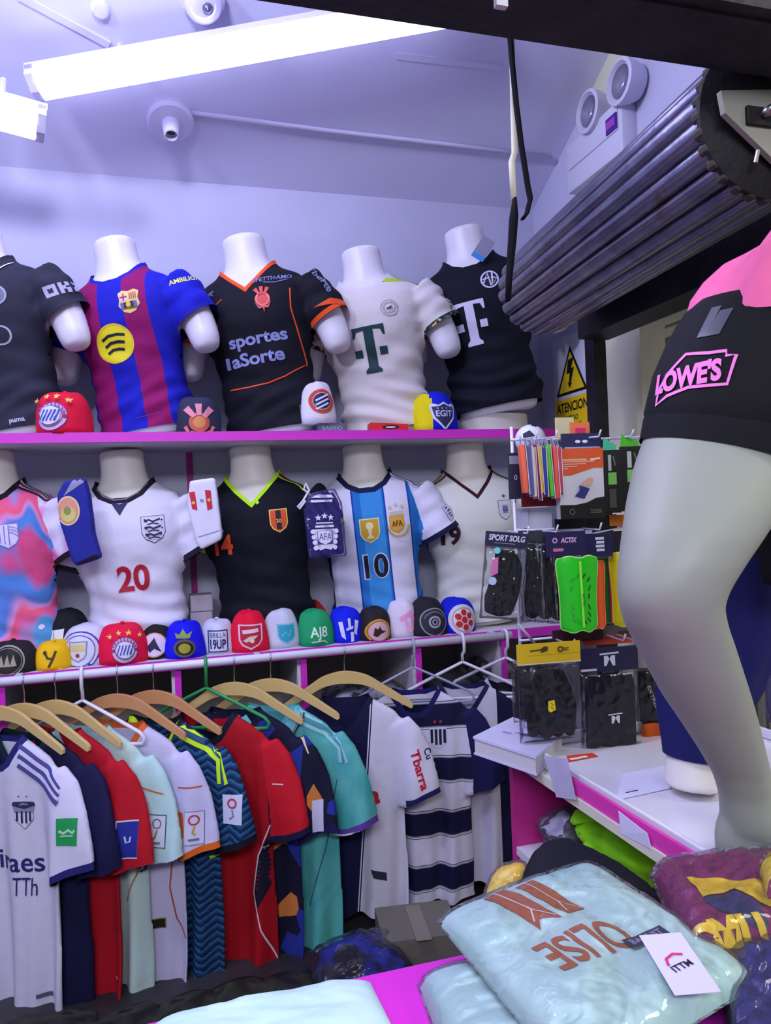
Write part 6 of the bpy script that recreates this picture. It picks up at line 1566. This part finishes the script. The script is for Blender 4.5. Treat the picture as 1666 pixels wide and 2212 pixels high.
# black folded garment and a yellow bag leaning out of the counter
c6 = [at(1120, 1905, Y=1.24), at(1425, 1925, Y=1.08), at(1330, 1850, Y=1.34), at(1170, 1812, Y=1.42)]
bz = min(p.z for p in c6)
t = thing('folded_black_garment', 'black folded garment with a rounded top behind the mint bag', 'clothes', (.75, 1.2, ZT2))
kv = [(1118, 1950, 1440, 1955, 1.24, .35), (1122, 1912, 1432, 1940, 1.25, .36), (1135, 1870, 1400, 1905, 1.26, .38), (1152, 1836, 1340, 1862, 1.28, .42), (1185, 1812, 1270, 1826, 1.30, .5), (1215, 1803, 1238, 1812, 1.31, .6)]
V, F = slices(kv, org=t.location, n=40)
A, Q = fuse([(V, F)], .008, 6); mesh_ob('garment', A, Q, cloth('#141420', key='blkfold'), t, True)
t = thing('yellow_bagged_shirt', 'bright yellow shirt in a clear bag tucked behind the mint bag', 'jersey', (.45, 1.2, ZT2))
V, F = slices([(1046, 1955, 1150, 1955, 1.28, .5), (1050, 1925, 1145, 1920, 1.285, .55), (1066, 1890, 1140, 1875, 1.29, .6), (1082, 1874, 1130, 1862, 1.295, .6)], org=t.location, n=32)
A, Q = fuse([(V, F)], .006, 3); mesh_ob('garment', A, Q, cloth('#e0b414', blotch(22, [(.45, '#dcae10'), (.68, '#e8cc60')]), key='yelshirt'), t, True)
A2 = A + .005 * (A - A.mean(0)) / np.linalg.norm(A - A.mean(0), axis=1)[:, None]
mesh_ob('clear_bag', A2, Q, film('#e0e8f0', .05, .06, 'film3', 40, .5), t, True)

# ------------------------------------------------------------------ goods stored in the bays and on the floor
sh_z = .70
for k, (xa, xb) in enumerate(((668, 896), (914, 1085))):
    pa, pb = at(xa, 1450, Y=YS + .02).x, at(xb, 1450, Y=YS + .02).x
    MB().box(Vector(((pa + pb) / 2, (YS + YB) / 2 + .02, sh_z - .012)) - Vector((-.3, 3.0, 0)), (pb - pa + .02, YB - YS - .06, .02)).build('inner_shelf', board_w, bpy.data.objects['shelving_unit'])
def stackbag(px, z0, th, col, label, k, Y=2.98, sx=.15, sy=.11, key=None, pat=None, dens=.2):
    x = at(px, 1450, Y=Y).x
    c = [Vector((x - sx, Y - sy, z0)), Vector((x + sx, Y - sy, z0)), Vector((x + sx, Y + sy, z0)), Vector((x - sx, Y + sy, z0))]
    return goods('bagged_garment', label, 'bagged clothes', c, th, cloth(col, pat, key), 20 + k, True, film('#d8d8f4', .06, .06, 'film4', 26, .6), ridges=.004, n=24, noise_a=.008, edge=5, grp=None)
bw = blotch(16, [(.42, '#22222c'), (.5, '#a8a6c0'), (.7, '#c8c6dc')])
stackbag(790, sh_z, .055, '#2a2a38', 'lowest clear bag of dark clothing in the bay above the teal jersey', 1)
stackbag(786, sh_z + .062, .055, '#c2c0d6', 'clear bag of white and black clothing, topmost in the bay above the teal jersey', 2, key='bw1', pat=bw)
t, bv, c = stackbag(960, sh_z, .13, '#15151d', 'black garment with grey lettering in a clear bag, bay right of the grey hanger', 3, sx=.10, dens=.08)
P = Print().text('EMPYK', 0, 0, .032, '#8a8a98', .02); P.put('lettering', t, bv, (.0, -.5, .07), (1, 0, 0), (0, 0, 1), L=.02, lift=.008, reach=1)
stackbag(1050, sh_z, .10, '#b8b6ce', 'clear bag of grey and white clothing behind the white hangers', 4, sx=.08, key='bw2', pat=blotch(12, [(.4, '#9a98a8'), (.6, '#cac8de'), (.72, '#c0b860')]))
stackbag(1058, sh_z + .108, .06, '#a8a6c0', 'small clear bag of pale clothing on top of the grey and white one', 5, sx=.07, key='bw3', pat=bw)
def floorbag(px, py, sx, sy, sz, col, label, seed, film_=True, pat=None, key=None, rz=0):
    p = at(px, py, Z=.05); X = p.x
    return lump('floor_bag', label, 'bag', (px, py), X, sx, sy, sz, cloth(col, pat, key), seed, 0.001, rz, film('#c8c8e8', .02, .10, 'film5', 22, .5) if film_ else None, 'goods')
floorbag(775, 2108, .14, .12, .075, '#14152a', 'black and blue clothing in a clear bag on the floor under the teal jersey', 31, True, blotch(7, [(.42, '#101018'), (.55, '#1c2c9a'), (.66, '#14152a')]), 'bluebag')
for k, (px, py, c_, lb) in enumerate(((90, 2215, '#1c1a1c', 'dark crumpled bag on the floor at the left corner'), (250, 2212, '#16141a', 'black crumpled bag on the floor under the red jersey'), (400, 2180, '#1a1c14', 'dark olive crumpled bag on the floor under the lavender white jersey'), (520, 2150, '#20201a', 'dark green and grey bag on the floor under the bright red jersey'), (640, 2128, '#1c1820', 'dark grey crumpled bag on the floor under the navy check jersey'))):
    floorbag(px, py + 25, .15, .13, .030, c_, lb, 40 + k, False, blotch(9, [(.4, c_), (.62, '#3a3a30'), (.7, c_)]), 'fb%d' % k, rz=k * 20)
p = at(925, 2085, Z=.02)
t = thing('grey_carton', 'grey cardboard carton on the floor under the hooped jersey', 'box', (p.x, p.y + .10, 0), R(-8))
MB().box((0, 0, .06), (.26, .22, .118), bev=.003).build('carton', mat('#6d6860', .75, key='carton', bump=.2), t)
MB().box((0, -.02, .1205), (.05, .222, .002)).build('tape', mat('#827c70', .3, key='tape'), t)
# ------------------------------------------------------------------ accessory rack above the far end of the side counter
YG = YF + .02
g0 = at(1108, 945, Y=YG); g1 = at(1470, 940, Y=YG)
rk = thing('accessory_rack', 'white wire rack of hooks holding packets at the far end of the side counter', 'display rack', (g0.x, YG, ZC))
wire = metal('#c8c6d6', .3); wire_w = mat('#d8d6ea', .35, key='wirewhite')
zl = [at(1250, y, Y=YG).z - ZC for y in (948, 1140, 1372)]
W_ = g1.x - g0.x
for k, z in enumerate(zl): MB().tube([(-.005, 0, z), (W_ * .5, 0, z), (W_, 0, z)], .0032, 8).build('crossbar', wire_w, rk, True)
MB().tube([(0, .006, .002), (0, .006, zl[0] + .035)], .0045, 8).build('upright', wire_w, rk, True)
MB().tube([(W_, .006, .002), (W_, .006, zl[0] + .035)], .0045, 8).build('upright', wire_w, rk, True)
for px in (1120, 1160, 1250, 1318, 1352): 
    x = at(px, 948, Y=YG).x - g0.x; MB().tube([(x, 0, zl[0]), (x, -.10, zl[0] - .004), (x, -.112, zl[0] + .012)], .0024, 8).build('hook', wire_w, rk, True)
for px, zz_ in ((1100, zl[1]), (1160, zl[1]), (1250, zl[1]), (1330, zl[1]), (1185, zl[2]), (1290, zl[2]), (1310, zl[2]), (1390, zl[2])):
    x = at(px, 1200, Y=YG).x - g0.x; MB().tube([(x, 0, zz_), (x, -.11, zz_ - .004), (x, -.12, zz_ + .014)], .0024, 8).build('hook', wire_w, rk, True)
m_ = MB(); xa, xb = at(1110, 1140, Y=YG).x - g0.x, at(1385, 1140, Y=YG).x - g0.x
m_.tube([(xa, -.02, zl[1] + .004), ((xa + xb) / 2 - .01, -.05, zl[1] - .016), ((xa + xb) / 2 + .01, -.05, zl[1] - .016), (xb, -.02, zl[1] + .006)], .0022, 8); m_.build('wire_tie', wire_w, rk, True)
m_ = MB(); q0, q1 = at(1120, 1348, Y=YG - .10) - rk.location, at(1157, 1392, Y=YG - .02) - rk.location; m_.tube([q0, q1], .0035, 8); m_.build('hook', wire_w, rk, True)

HG = 'packets on the accessory rack'
def frame_px(x0, x1, y0, y1, Y):
    """world size of a photo rectangle on the plane Y; returns top centre, width, height"""
    cx = (x0 + x1) / 2; p = at(cx, y0, Y=Y); q = at(cx, y1, Y=Y); l, r_ = at(x0, (y0 + y1) / 2, Y=Y), at(x1, (y0 + y1) / 2, Y=Y)
    return p, (r_.x - l.x), p.z - q.z
packfilm = film('#d8d8f0', .012, .06, 'packfilm', 11, .3)
def packet(label, x0, x1, y0, y1, dY, head_c, head_h, fill=None, fill_c='#0b0a10', bag=True, cat='packet', rz=-6, fill_th=.022, inset=.006, head_x=None, name='packet', tilt=0, shape=None):
    p, w_, h = frame_px(x0, x1, y0, y1, YG - dY); t = thing(name, label, cat, p, R(rz), None, R(tilt))
    hh = h * head_h
    if head_c:
        MB().box((0, 0, -hh / 2), (w_, .004, hh), bev=.0008).build('header_card', mat(head_c, .45, key='hc' + head_c), t)
    if fill is None:
        a = w_ / 2 - inset; b = -hh - .006; c_ = -h + .008; rg = random.Random(int(x0 * 7 + y0))
        o = [(-a * .9, b), (a * .9, b), (a * (.92 + .08 * rg.random()), (b + c_) / 2), (a * .96, c_ + .01), (a * .6, c_), (-a * .7, c_), (-a * .96, c_ + .01), (-a * (.9 + .1 * rg.random()), (b + c_) / 2)]
        if shape: o = [(q[0] * a, b + (c_ - b) * q[1]) for q in shape]
        V, F = soft(o, fill_th, .006, 5); ph = rg.random() * 6
        V = V + np.stack([0 * V[:, 0], .0025 * np.sin(130 * V[:, 0] + ph + 20 * V[:, 2]), 0 * V[:, 0]], 1)
        mesh_ob('contents', V, F, cloth(fill_c), t, True)
    if bag:
        a = w_ / 2; b = -hh + .002; n_x, n_z = 26, 34; V = []; F = []; sd = x0 * .37
        for s in (-1, 1):
            for j in range(n_z + 1):
                for i in range(n_x + 1):
                    u, v = i / n_x, j / n_z; e = (1 - abs(2 * u - 1) ** 5) * (1 - abs(2 * v - 1) ** 6)
                    q = Vector((u * 5 + sd, v * 6, s)); y = s * (fill_th / 2 + .006) * max(0, e) ** .5
                    y += s * .0035 * (1 - abs(noise.noise(q * 1.3)) * 2.2) * e
                    V.append((-a + 2 * a * u * 1.0, y, b - (h - hh) * v))
            o_ = 0 if s < 0 else (n_x + 1) * (n_z + 1)
            for j in range(n_z):
                for i in range(n_x):
                    k = o_ + j * (n_x + 1) + i; q4 = (k, k + n_x + 1, k + n_x + 2, k + 1); F.append(q4 if s < 0 else q4[::-1])
        mesh_ob('clear_bag', V, F, packfilm, t, True)
    return t, w_, h, hh
def face(P, name, t, x, z, y=-.0024): return P.flat(name, t, (x, y, z), (1, 0, 0), (0, 0, 1))

# --- top row: thin colour packs seen edge on
cols = [('orange', '#e06848', 1118, 1133), ('slate blue', '#5a5a90', 1128, 1146), ('cream', '#c8bcb0', 1140, 1153), ('dark red', '#8a1c38', 1146, 1158), ('yellow', '#d8b820', 1157, 1165), ('royal blue', '#34449a', 1163, 1175), ('green', '#5ac040', 1174, 1186), ('coral red', '#e85a50', 1187, 1199), ('pale red', '#c84858', 1197, 1207)]
for k, (nm, c, x0, x1) in enumerate(cols):
    y0, y1 = 962 + (k % 3) * 3, 1066 + (k % 4) * 4
    p, w_, h = frame_px(x0, x1, y0, y1, YG - .075)
    t = thing('armband_packet', nm + ' armband packet seen edge-on in the row hanging from the top wire', 'packet', p, R(-20 + (k % 3) * 2), 'coloured armband packets', R(-3 + k % 3))
    MB().box((0, 0, -h / 2), (w_ * .62, .060, h), bev=.0025).build('band', cloth(c), t, 'auto')
    MB().box((w_ * .42, .002, -h * .52), (.0018, .064, h * 1.04)).build('card', mat('#cbc4d2', .5, key='bandcard'), t)
    MB().prism([(-.03, -.002), (.03, -.002), (.012, .022), (-.012, .022)], -.001, .001, 'yz').build('hang_tab', film('#d8d8f8', .35, .08, 'tabfilm', 20, .3), t)
t, w_, h, hh = packet('dark navy packet behind the orange armband at the left end of the top wire', 1097, 1132, 978, 1078, .02, '#26263c', 1.0, bag=False, fill=0)
Print().rect(-.016, -.01, .014, .012, '#8a8aa8').text('0', 0, -.045, .014, '#a8a8c0').flat('print', t, (-.004, -.0024, -.02), (1, 0, 0), (0, 0, 1))
packet('dark maroon card hanging below the coloured armband packets', 1128, 1204, 1068, 1094, .03, '#6a1024', 1.0, bag=False, fill=0)
# mini football
p = at(1146, 950, Y=YG + .06); r_ = .042
t = thing('mini_football', 'small white football with dark panels above the coloured armband packets', 'ball', p)
bm = bmesh.new(); bmesh.ops.create_icosphere(bm, subdivisions=4, radius=r_); bm.verts.index_update()
V = [v.co.copy() for v in bm.verts]; F = [tuple(v.index for v in f.verts) for f in bm.faces]; bm.free()
mesh_ob('ball_skin', V, F, mat('#d6d4e4', .35, key='ballwhite'), t, True); bv = BVHTree.FromPolygons(V, F)
for ax_d, nm in ((Vector((-.55, -.8, .15)), 1), (Vector((.6, -.7, -.5)), 2), (Vector((.1, -.45, .95)), 3)):
    n_ = ax_d.normalized(); a_ = n_.orthogonal().normalized(); b_ = n_.cross(a_)
    Print().disc(0, 0, .0175 if nm == 1 else .010, '#1c1c38', n=5).put('panel', t, bv, n_ * .2, a_, b_, L=.006, lift=.0006)
MB().tube([(-.03, -.02, -.036), (0, -.045, -.034), (.03, -.02, -.036)], .003, 6).build('holder', wire, t, True)
# wrist support carton
p, w_, h = frame_px(1208, 1300, 968, 1120, YG - .085)
t = thing('support_carton', 'orange, white and black boxed wrist support hanging on the rack', 'carton', p, R(-6))
MB().box((0, .012, -h / 2), (w_, .024, h), bev=.0012).build('carton', mat('#d3d1d8', .4, key='cartonwh'), t)
a = w_ / 2; P = Print(); og2 = '#d8582a'
P.poly([(-a, 0), (a, 0), (a, -h * .285), (a * .55, -h * .285), (0, -h * .34), (-a * .5, -h * .39), (-a, -h * .385)], og2)
P.poly([(-a, -h), (a, -h), (a, -h * .70), (a * .6, -h * .715), (a * .2, -h * .775), (-a * .3, -h * .805), (-a, -h * .80)], '#141416')
P.stroke([(-a * .9, -h * .165), (a * .25, -h * .165)], .005, '#eaa890').stroke([(a * .4, -h * .165), (a * .85, -h * .15)], .005, '#f2d0c0')
for k in range(4): P.stroke([(-a * .9, -h * (.195 + .033 * k)), (a * (.6 - .4 * k), -h * (.19 + .033 * k))], .003, '#eaa890')
P.poly([(-.004, -h * .52), (.016, -h * .43), (.028, -h * .425), (.031, -h * .47), (.022, -h * .54), (.008, -h * .56)], '#d0a890')
P.poly([(-.010, -h * .53), (.020, -h * .58), (.004, -h * .72), (-.022, -h * .68), (-.008, -h * .60)], '#26347a')
P.ring(-a * .5, -h * .90, .006, .0075, '#8a8870')
for k in range(3): P.stroke([(a * .3, -h * (.88 + .02 * k)), (a * .8, -h * (.88 + .02 * k))], .0016, '#6a6a66')
face(P, 'carton_print', t, 0, 0, -.0004)
packet('pale yellow and white small packets bunched above the boxed wrist support', 1200, 1238, 902, 952, .02, '#d0c89c', 1.0, bag=True, fill=0)
packet('orange packet with a pink corner above the boxed wrist support', 1232, 1272, 912, 942, .03, '#e8784a', 1.0, bag=False, fill=0)
packet('small pink card tucked above the boxed wrist support', 1244, 1264, 924, 936, .035, '#d02a68', 1.0, bag=False, fill=0)
t, w_, h, hh = packet('navy packet with a white clip directly above the boxed wrist support', 1214, 1296, 936, 972, .05, '#24264e', 1.0, bag=True, fill=0)
Print().disc(-.012, 0, .008, '#dcdcf0', ry=.004).disc(.008, 0, .008, '#dcdcf0', ry=.004).rect(-.05, -.018, .05, -.014, '#9a9cc8').flat('clip', t, (0, -.0045, -h * .5), (1, 0, 0), (0, 0, 1))
for k, (x0, x1, y0, y1, dy, lb) in enumerate(((1303, 1336, 972, 1108, .07, 'narrow black packet with a lime label beside the boxed wrist support'), (1341, 1386, 964, 1104, .075, 'wider black packet with a lime label, right end of the top wire'))):
    t, w_, h, hh = packet(lb, x0, x1, y0, y1, dy, '#1b1c1c', 1.0, bag=True, fill=0, rz=-14)
    P = Print().rect(-w_ * .22, -h * .55, w_ * .26, -h * .36, '#7ac85a').rect(-w_ * .2, -h * .33, -w_ * .02, -h * .08, '#b8bcb8').stroke([(w_ * .1, -h * .10), (w_ * .2, -h * .25)], .004, '#5a7a48').rect(-w_ * .2, -h * .92, w_ * .2, -h * .62, '#4a4844')
    face(P, 'label_print', t, 0, 0)
    tb = mat('#46b88a' if k == 0 else '#54b82a', .3, key='tab%d' % k)
    MB().prism([(-w_ * .45, .0), (w_ * .30, .0), (w_ * .32, .012), (-w_ * .4, .034)], -.0015, .0015).build('hang_tab', tb, t)
packet('orange packet low behind the black and lime packets', 1318, 1362, 1112, 1136, .03, '#d8781c', 1.0, bag=False, fill=0)
# between the rows
for k, (x0, x1, y0, y1, c, lb) in enumerate(((1132, 1190, 1096, 1142, '#c8c8dc', 'white packet behind the top of the black sock packets'), (1112, 1140, 1098, 1142, '#b8b8d8', 'narrow white packet at the left end between the two wires'),
        (1200, 1262, 1120, 1142, '#1a1620', 'black packet lying between the boxed wrist support and the second wire'), (1262, 1330, 1112, 1144, '#242226', 'dark grey packet below the black and lime packets'))):
    packet(lb, x0, x1, y0, y1, -.012 if k < 2 else .02, c, 1.0, bag=k > 1, fill=0)
# --- second row
t, w_, h, hh = packet('black socks in a clear packet with white header lettering, front left of second wire', 1052, 1140, 1150, 1340, .125, '#22203c', .17, tilt=7, shape=[(-.55, 0), (.55, 0), (.95, .25), (.90, .6), (.55, .97), (-.2, 1), (-.85, .95), (-.92, .72), (-.62, .4)])
face(Print().text('SPORT SOLG', 0, .004, .015, '#c8c6e0', .03, shear=.15, wd=w_ * .86).rect(-w_ * .3, -.010, w_ * .2, -.0085, '#8a88b0'), 'header_print', t, 0, -hh / 2)
P = Print().poly([(-.012, .02), (.004, .03), (.006, -.01), (-.012, -.02)], '#c06aa8').disc(-.006, -.03, .010, '#a8b8d8').disc(0, .045, .008, '#6ac8d8'); P.flat('insert_print', t, (-w_ * .26, -.019, -h * .42), (1, 0, 0), (0, 0, 1))
for k in range(3):
    packet(('black sock packet just right of the lettered sock packet', 'middle black sock packet of the second wire', 'black sock packet next to the green shin guards')[k], 1122 + k * 28, 1168 + k * 28, 1146 + k * 3, 1345 + k * 2, .095 - k * .02, '#1a1826', .12, fill_c='#08070b', rz=-22, shape=[(-.55, 0), (.55, 0), (.8, .3), (.95, .7), (.55, .97), (-.2, 1), (-.85, .95), (-.92, .72), (-.62, .4)])
def shin(label, x0, x1, y0, y1, dY, c, card=None, rz=-6, dots=True, rim='#c8f080', cat='shin guard', inner=None):
    """a curved guard: waisted outline, bulged forward, with slots through it"""
    p, w_, h = frame_px(x0, x1, y0, y1, YG - dY); t = thing('shin_guard', label, cat, p, R(rz)); a = w_ / 2
    nu, nv = 24, 36; V = []; F = []
    def wd(v): return a * (1.0 - .10 * math.sin(math.pi * max(0, (v - .12) / .88)) ** 1.2 - .12 * v * v * v - .08 * max(0, (.08 - v) / .08) ** 2 - .10 * max(0, (v - .94) / .06) ** 2)
    def pt(u, v, off=0):
        x = u * wd(v); zt = .05 * a * (1 - abs(2 * abs(u) - 1)) if v < .05 else 0
        top = a * .10 * (math.cos(2 * math.pi * u) * -.5) * max(0, 1 - v * 8) - a * .12 * (math.cos(2 * math.pi * u) * -.5) * max(0, (v - .88) * 8)
        return Vector((x, -.020 * (1 - u * u) + .012 * math.sin(math.pi * v) * 0 + off, -h * v + top))
    for off in (0, .004):
        for j in range(nv + 1):
            for i in range(nu + 1): V.append(pt(2 * i / nu - 1, j / nv, off))
    st_ = (nu + 1) * (nv + 1)
    for o_ in (0, 1):
        for j in range(nv):
            for i in range(nu):
                k = o_ * st_ + j * (nu + 1) + i; q = (k, k + nu + 1, k + nu + 2, k + 1); F.append(q if not o_ else q[::-1])
    m = mat(c, .3, spec=.5, key='shin' + c); mesh_ob('shell', V, F, m, t, True)
    edge = [pt(-1, j / nv, .002) for j in range(nv + 1)] + [pt(2 * i / nu - 1, 1, .002) for i in range(1, nu + 1)] + [pt(1, 1 - j / nv, .002) for j in range(1, nv + 1)] + [pt(1 - 2 * i / nu, 0, .002) for i in range(1, nu)]
    MB().tube(edge, .0022, 6, closed=True).build('rim', mat(rim, .4, key='rim' + rim), t, True)
    bvs = BVHTree.FromPolygons(V[:st_], [f for f in F if max(f) < st_])
    return t, bvs, w_, h
t, bv, w_, h = shin('bright green shin guard with slots in front of the rack', 1204, 1288, 1203, 1362, .12, '#1fd01c', rz=-8)
slot = mat('#0f5a14', .5, key='slotgreen')
for sx in (-1, 1):
    for k, (x, z, r_) in enumerate(((.012, -.06, 40), (.031, -.072, 40), (.034, -.10, 20), (.031, -.125, 10), (.031, -.160, -20), (.030, -.182, -30), (.028, -.20, -35), (.012, -.205, -30))):
        if sx < 0 and k in (3,): continue
        P = Print().poly([(.0085 * math.cos(R(a)) * math.cos(R(90 - r_)) - .0024 * math.sin(R(a)) * math.sin(R(90 - r_)), .0085 * math.cos(R(a)) * math.sin(R(90 - r_)) + .0024 * math.sin(R(a)) * math.cos(R(90 - r_))) for a in range(0, 360, 36)], slot if sx > 0 else mat('#28a82a', .4, key='slotlight'))
        s_ = h / .235
        P.put('slot', t, bv, (x * sx * s_ * .9, -.3, z * s_), (sx, 0, 0) if sx > 0 else (1, 0, 0), (0, 0, 1), L=.02, lift=.0006)
P = Print().stroke([(0, -.01), (.004, -h + .01)], .006, '#a8f050'); P.put('ridge', t, bv, (0, -.3, 0), (1, 0, 0), (0, 0, 1), L=.012, lift=.0008)
P = Print().text('ACTIX', 0, 0, .0075, '#186020', .0, rot=-88); P.put('lettering', t, bv, (.006, -.3, -h * .58), (1, 0, 0), (0, 0, 1), L=.012, lift=.0014)
t, w_, h, hh = packet('dark purple header card with white and pink lettering above the green shin guard', 1180, 1262, 1148, 1206, .105, '#24204c', .92, bag=True, fill=0, name='header_packet')
face(Print().text('ACTIX', .004, .0, .014, '#dca8d8', .04, shear=.2, wd=.045).disc(-.034, 0, .007, '#c8a0e0').disc(-.034, 0, .004, '#24204c').rect(-.04, -.028, -.012, -.020, '#c86a98'), 'header_print', t, .004, -hh * .35)
t, w_, h, hh = packet('navy header card with white block lettering right of the purple one', 1256, 1320, 1152, 1208, .10, '#1f1d4a', .92, bag=True, fill=0, name='header_packet')
P = Print()
for k in range(4): P.rect(-.004 + (k % 2) * .002, .014 - k * .010, .020, .021 - k * .010, '#cfd0e8')
face(P, 'header_print', t, 0, -hh * .5)
shin('orange shin guard behind the green one', 1262, 1304, 1212, 1356, .085, '#e8542a', rz=-10, rim='#f09060')
shin('dark green shin guard between the orange and the pink ones', 1284, 1322, 1200, 1345, .06, '#1a6a24', rz=-10, rim='#2a8a34')
shin('pink and red shin guard seen from its edge beside the yellow one', 1308, 1342, 1194, 1342, .075, '#d82a58', rz=-38, rim='#f08ab0')
shin('yellow shin guard beside the large mannequin leg', 1320, 1380, 1194, 1350, .10, '#d8d010', rz=-14, rim='#e8e060')
packet('dark packet with faint red lettering behind the yellow shin guard', 1326, 1372, 1146, 1192, .07, '#241a2a', 1.0, bag=True, fill=0)
# --- between second and third rows
for k, (x0, x1, y0, y1, c, lb) in enumerate(((1196, 1300, 1358, 1384, '#3a1828', 'dark maroon packet under the green shin guard'), (1262, 1362, 1372, 1392, '#c8402a', 'orange red strip packet above the navy header card'), (1290, 1368, 1350, 1376, '#5a5658', 'grey packet under the orange shin guard'), (1330, 1375, 1338, 1364, '#d87a24', 'orange packet under the yellow shin guard'))):
    packet(lb, x0, x1, y0, y1, .03, c, 1.0, bag=k != 1, fill=0)
# --- third row
packet('dark clear packet behind the yellow headed glove packet', 1106, 1150, 1425, 1562, .07, None, .02, fill_c='#1d1c26', rz=-10)
t, w_, h, hh = packet('black gloves in a clear packet with a yellow header card', 1119, 1250, 1388, 1602, .125, '#dcb81a', .21, fill_c='#0b0a10', fill_th=.03, inset=.012, cat='gloves packet', shape=[(-.5, .06), (.5, .06), (.72, .3), (.9, .55), (.82, .97), (.55, 1), (.42, .86), (.3, 1), (.1, 1), (0, .88), (-.1, 1), (-.36, 1), (-.45, .86), (-.6, .97), (-.85, .95), (-.9, .55), (-.72, .3)])
P = Print().rect(-w_ * .36, -.004, w_ * .48, -.003, '#a8902a').rect(-w_ / 2, -hh * .5, w_ / 2, -hh * .5 + .003, '#e0d4c0').stroke([(-.05, .008), (-.015, .010), (-.006, .014)], .004, '#5a4a18').poly([(-.022, .002), (-.004, .006), (-.002, .016), (-.012, .018), (-.022, .012)], '#4a3a14').ring(.030, .008, .004, .008, '#5a4a18').text('ac', .045, .008, .009, '#5a4a18', .02)
face(P, 'header_print', t, 0, -hh / 2)
P = Print().poly([(-.009, .013), (.007, .015), (.010, -.010), (-.004, -.015), (-.010, -.010)], '#e8d420').stroke([(-.003, .008), (.004, .004), (-.002, -.002), (.004, -.008)], .002, '#6a5a10'); P.flat('price_sticker', t, (-w_ * .04, -.024, -h * .62), (1, 0, 0), (0, 0, 1))
t, w_, h, hh = packet('black sock packet with a navy header and white arrow emblem', 1252, 1374, 1398, 1634, .115, '#1c1940', .22, fill_c='#0e0d1a', cat='socks packet', shape=[(-.85, .02), (.85, .02), (.9, .5), (.92, .97), (.5, 1), (.42, .62), (.32, 1), (-.3, 1), (-.4, .62), (-.5, 1), (-.9, .97), (-.9, .5)])
def emblem(P, s, c):
    return P.stroke([(-.024 * s, .010 * s), (.024 * s, .012 * s)], .004 * s, c).poly([(-.014 * s, .006 * s), (-.004 * s, .006 * s), (.0, -.002 * s), (-.008 * s, -.018 * s), (-.014 * s, -.018 * s)], c).poly([(.014 * s, .006 * s), (.004 * s, .006 * s), (.0, -.002 * s), (.008 * s, -.018 * s), (.014 * s, -.018 * s)], c)
P = emblem(Print(), 1.1, '#d0d0e8'); P.rect(-w_ * .48, -.030, -w_ * .22, -.024, '#c0c0d8'); face(P, 'header_print', t, .002, -hh * .45)
emblem(Print(), .8, '#cfd0e0').flat('sock_emblem', t, (.004, -.020, -h * .63), (1, 0, 0), (0, 0, 1))
packet('dark green folded packet at the foot of the navy headed sock packet', 1276, 1368, 1598, 1630, .10, '#14342a', 1.0, bag=True, fill=0)
t, w_, h, hh = packet('black packet with white vertical lettering beside the navy trousers', 1372, 1440, 1440, 1622, .06, None, .02, fill_c='#121116', rz=-14)
Print().text('EXTREME SOCK', 0, 0, .009, '#a8a8a8', .02, rot=-72, wd=h * .62).flat('vertical_print', t, (.006, -.021, -h * .5), (1, 0, 0), (0, 0, 1))
packet('orange cloth packet low beside the navy trousers', 1382, 1432, 1556, 1622, .085, None, .02, fill_c='#c8581c', rz=-10, bag=False)
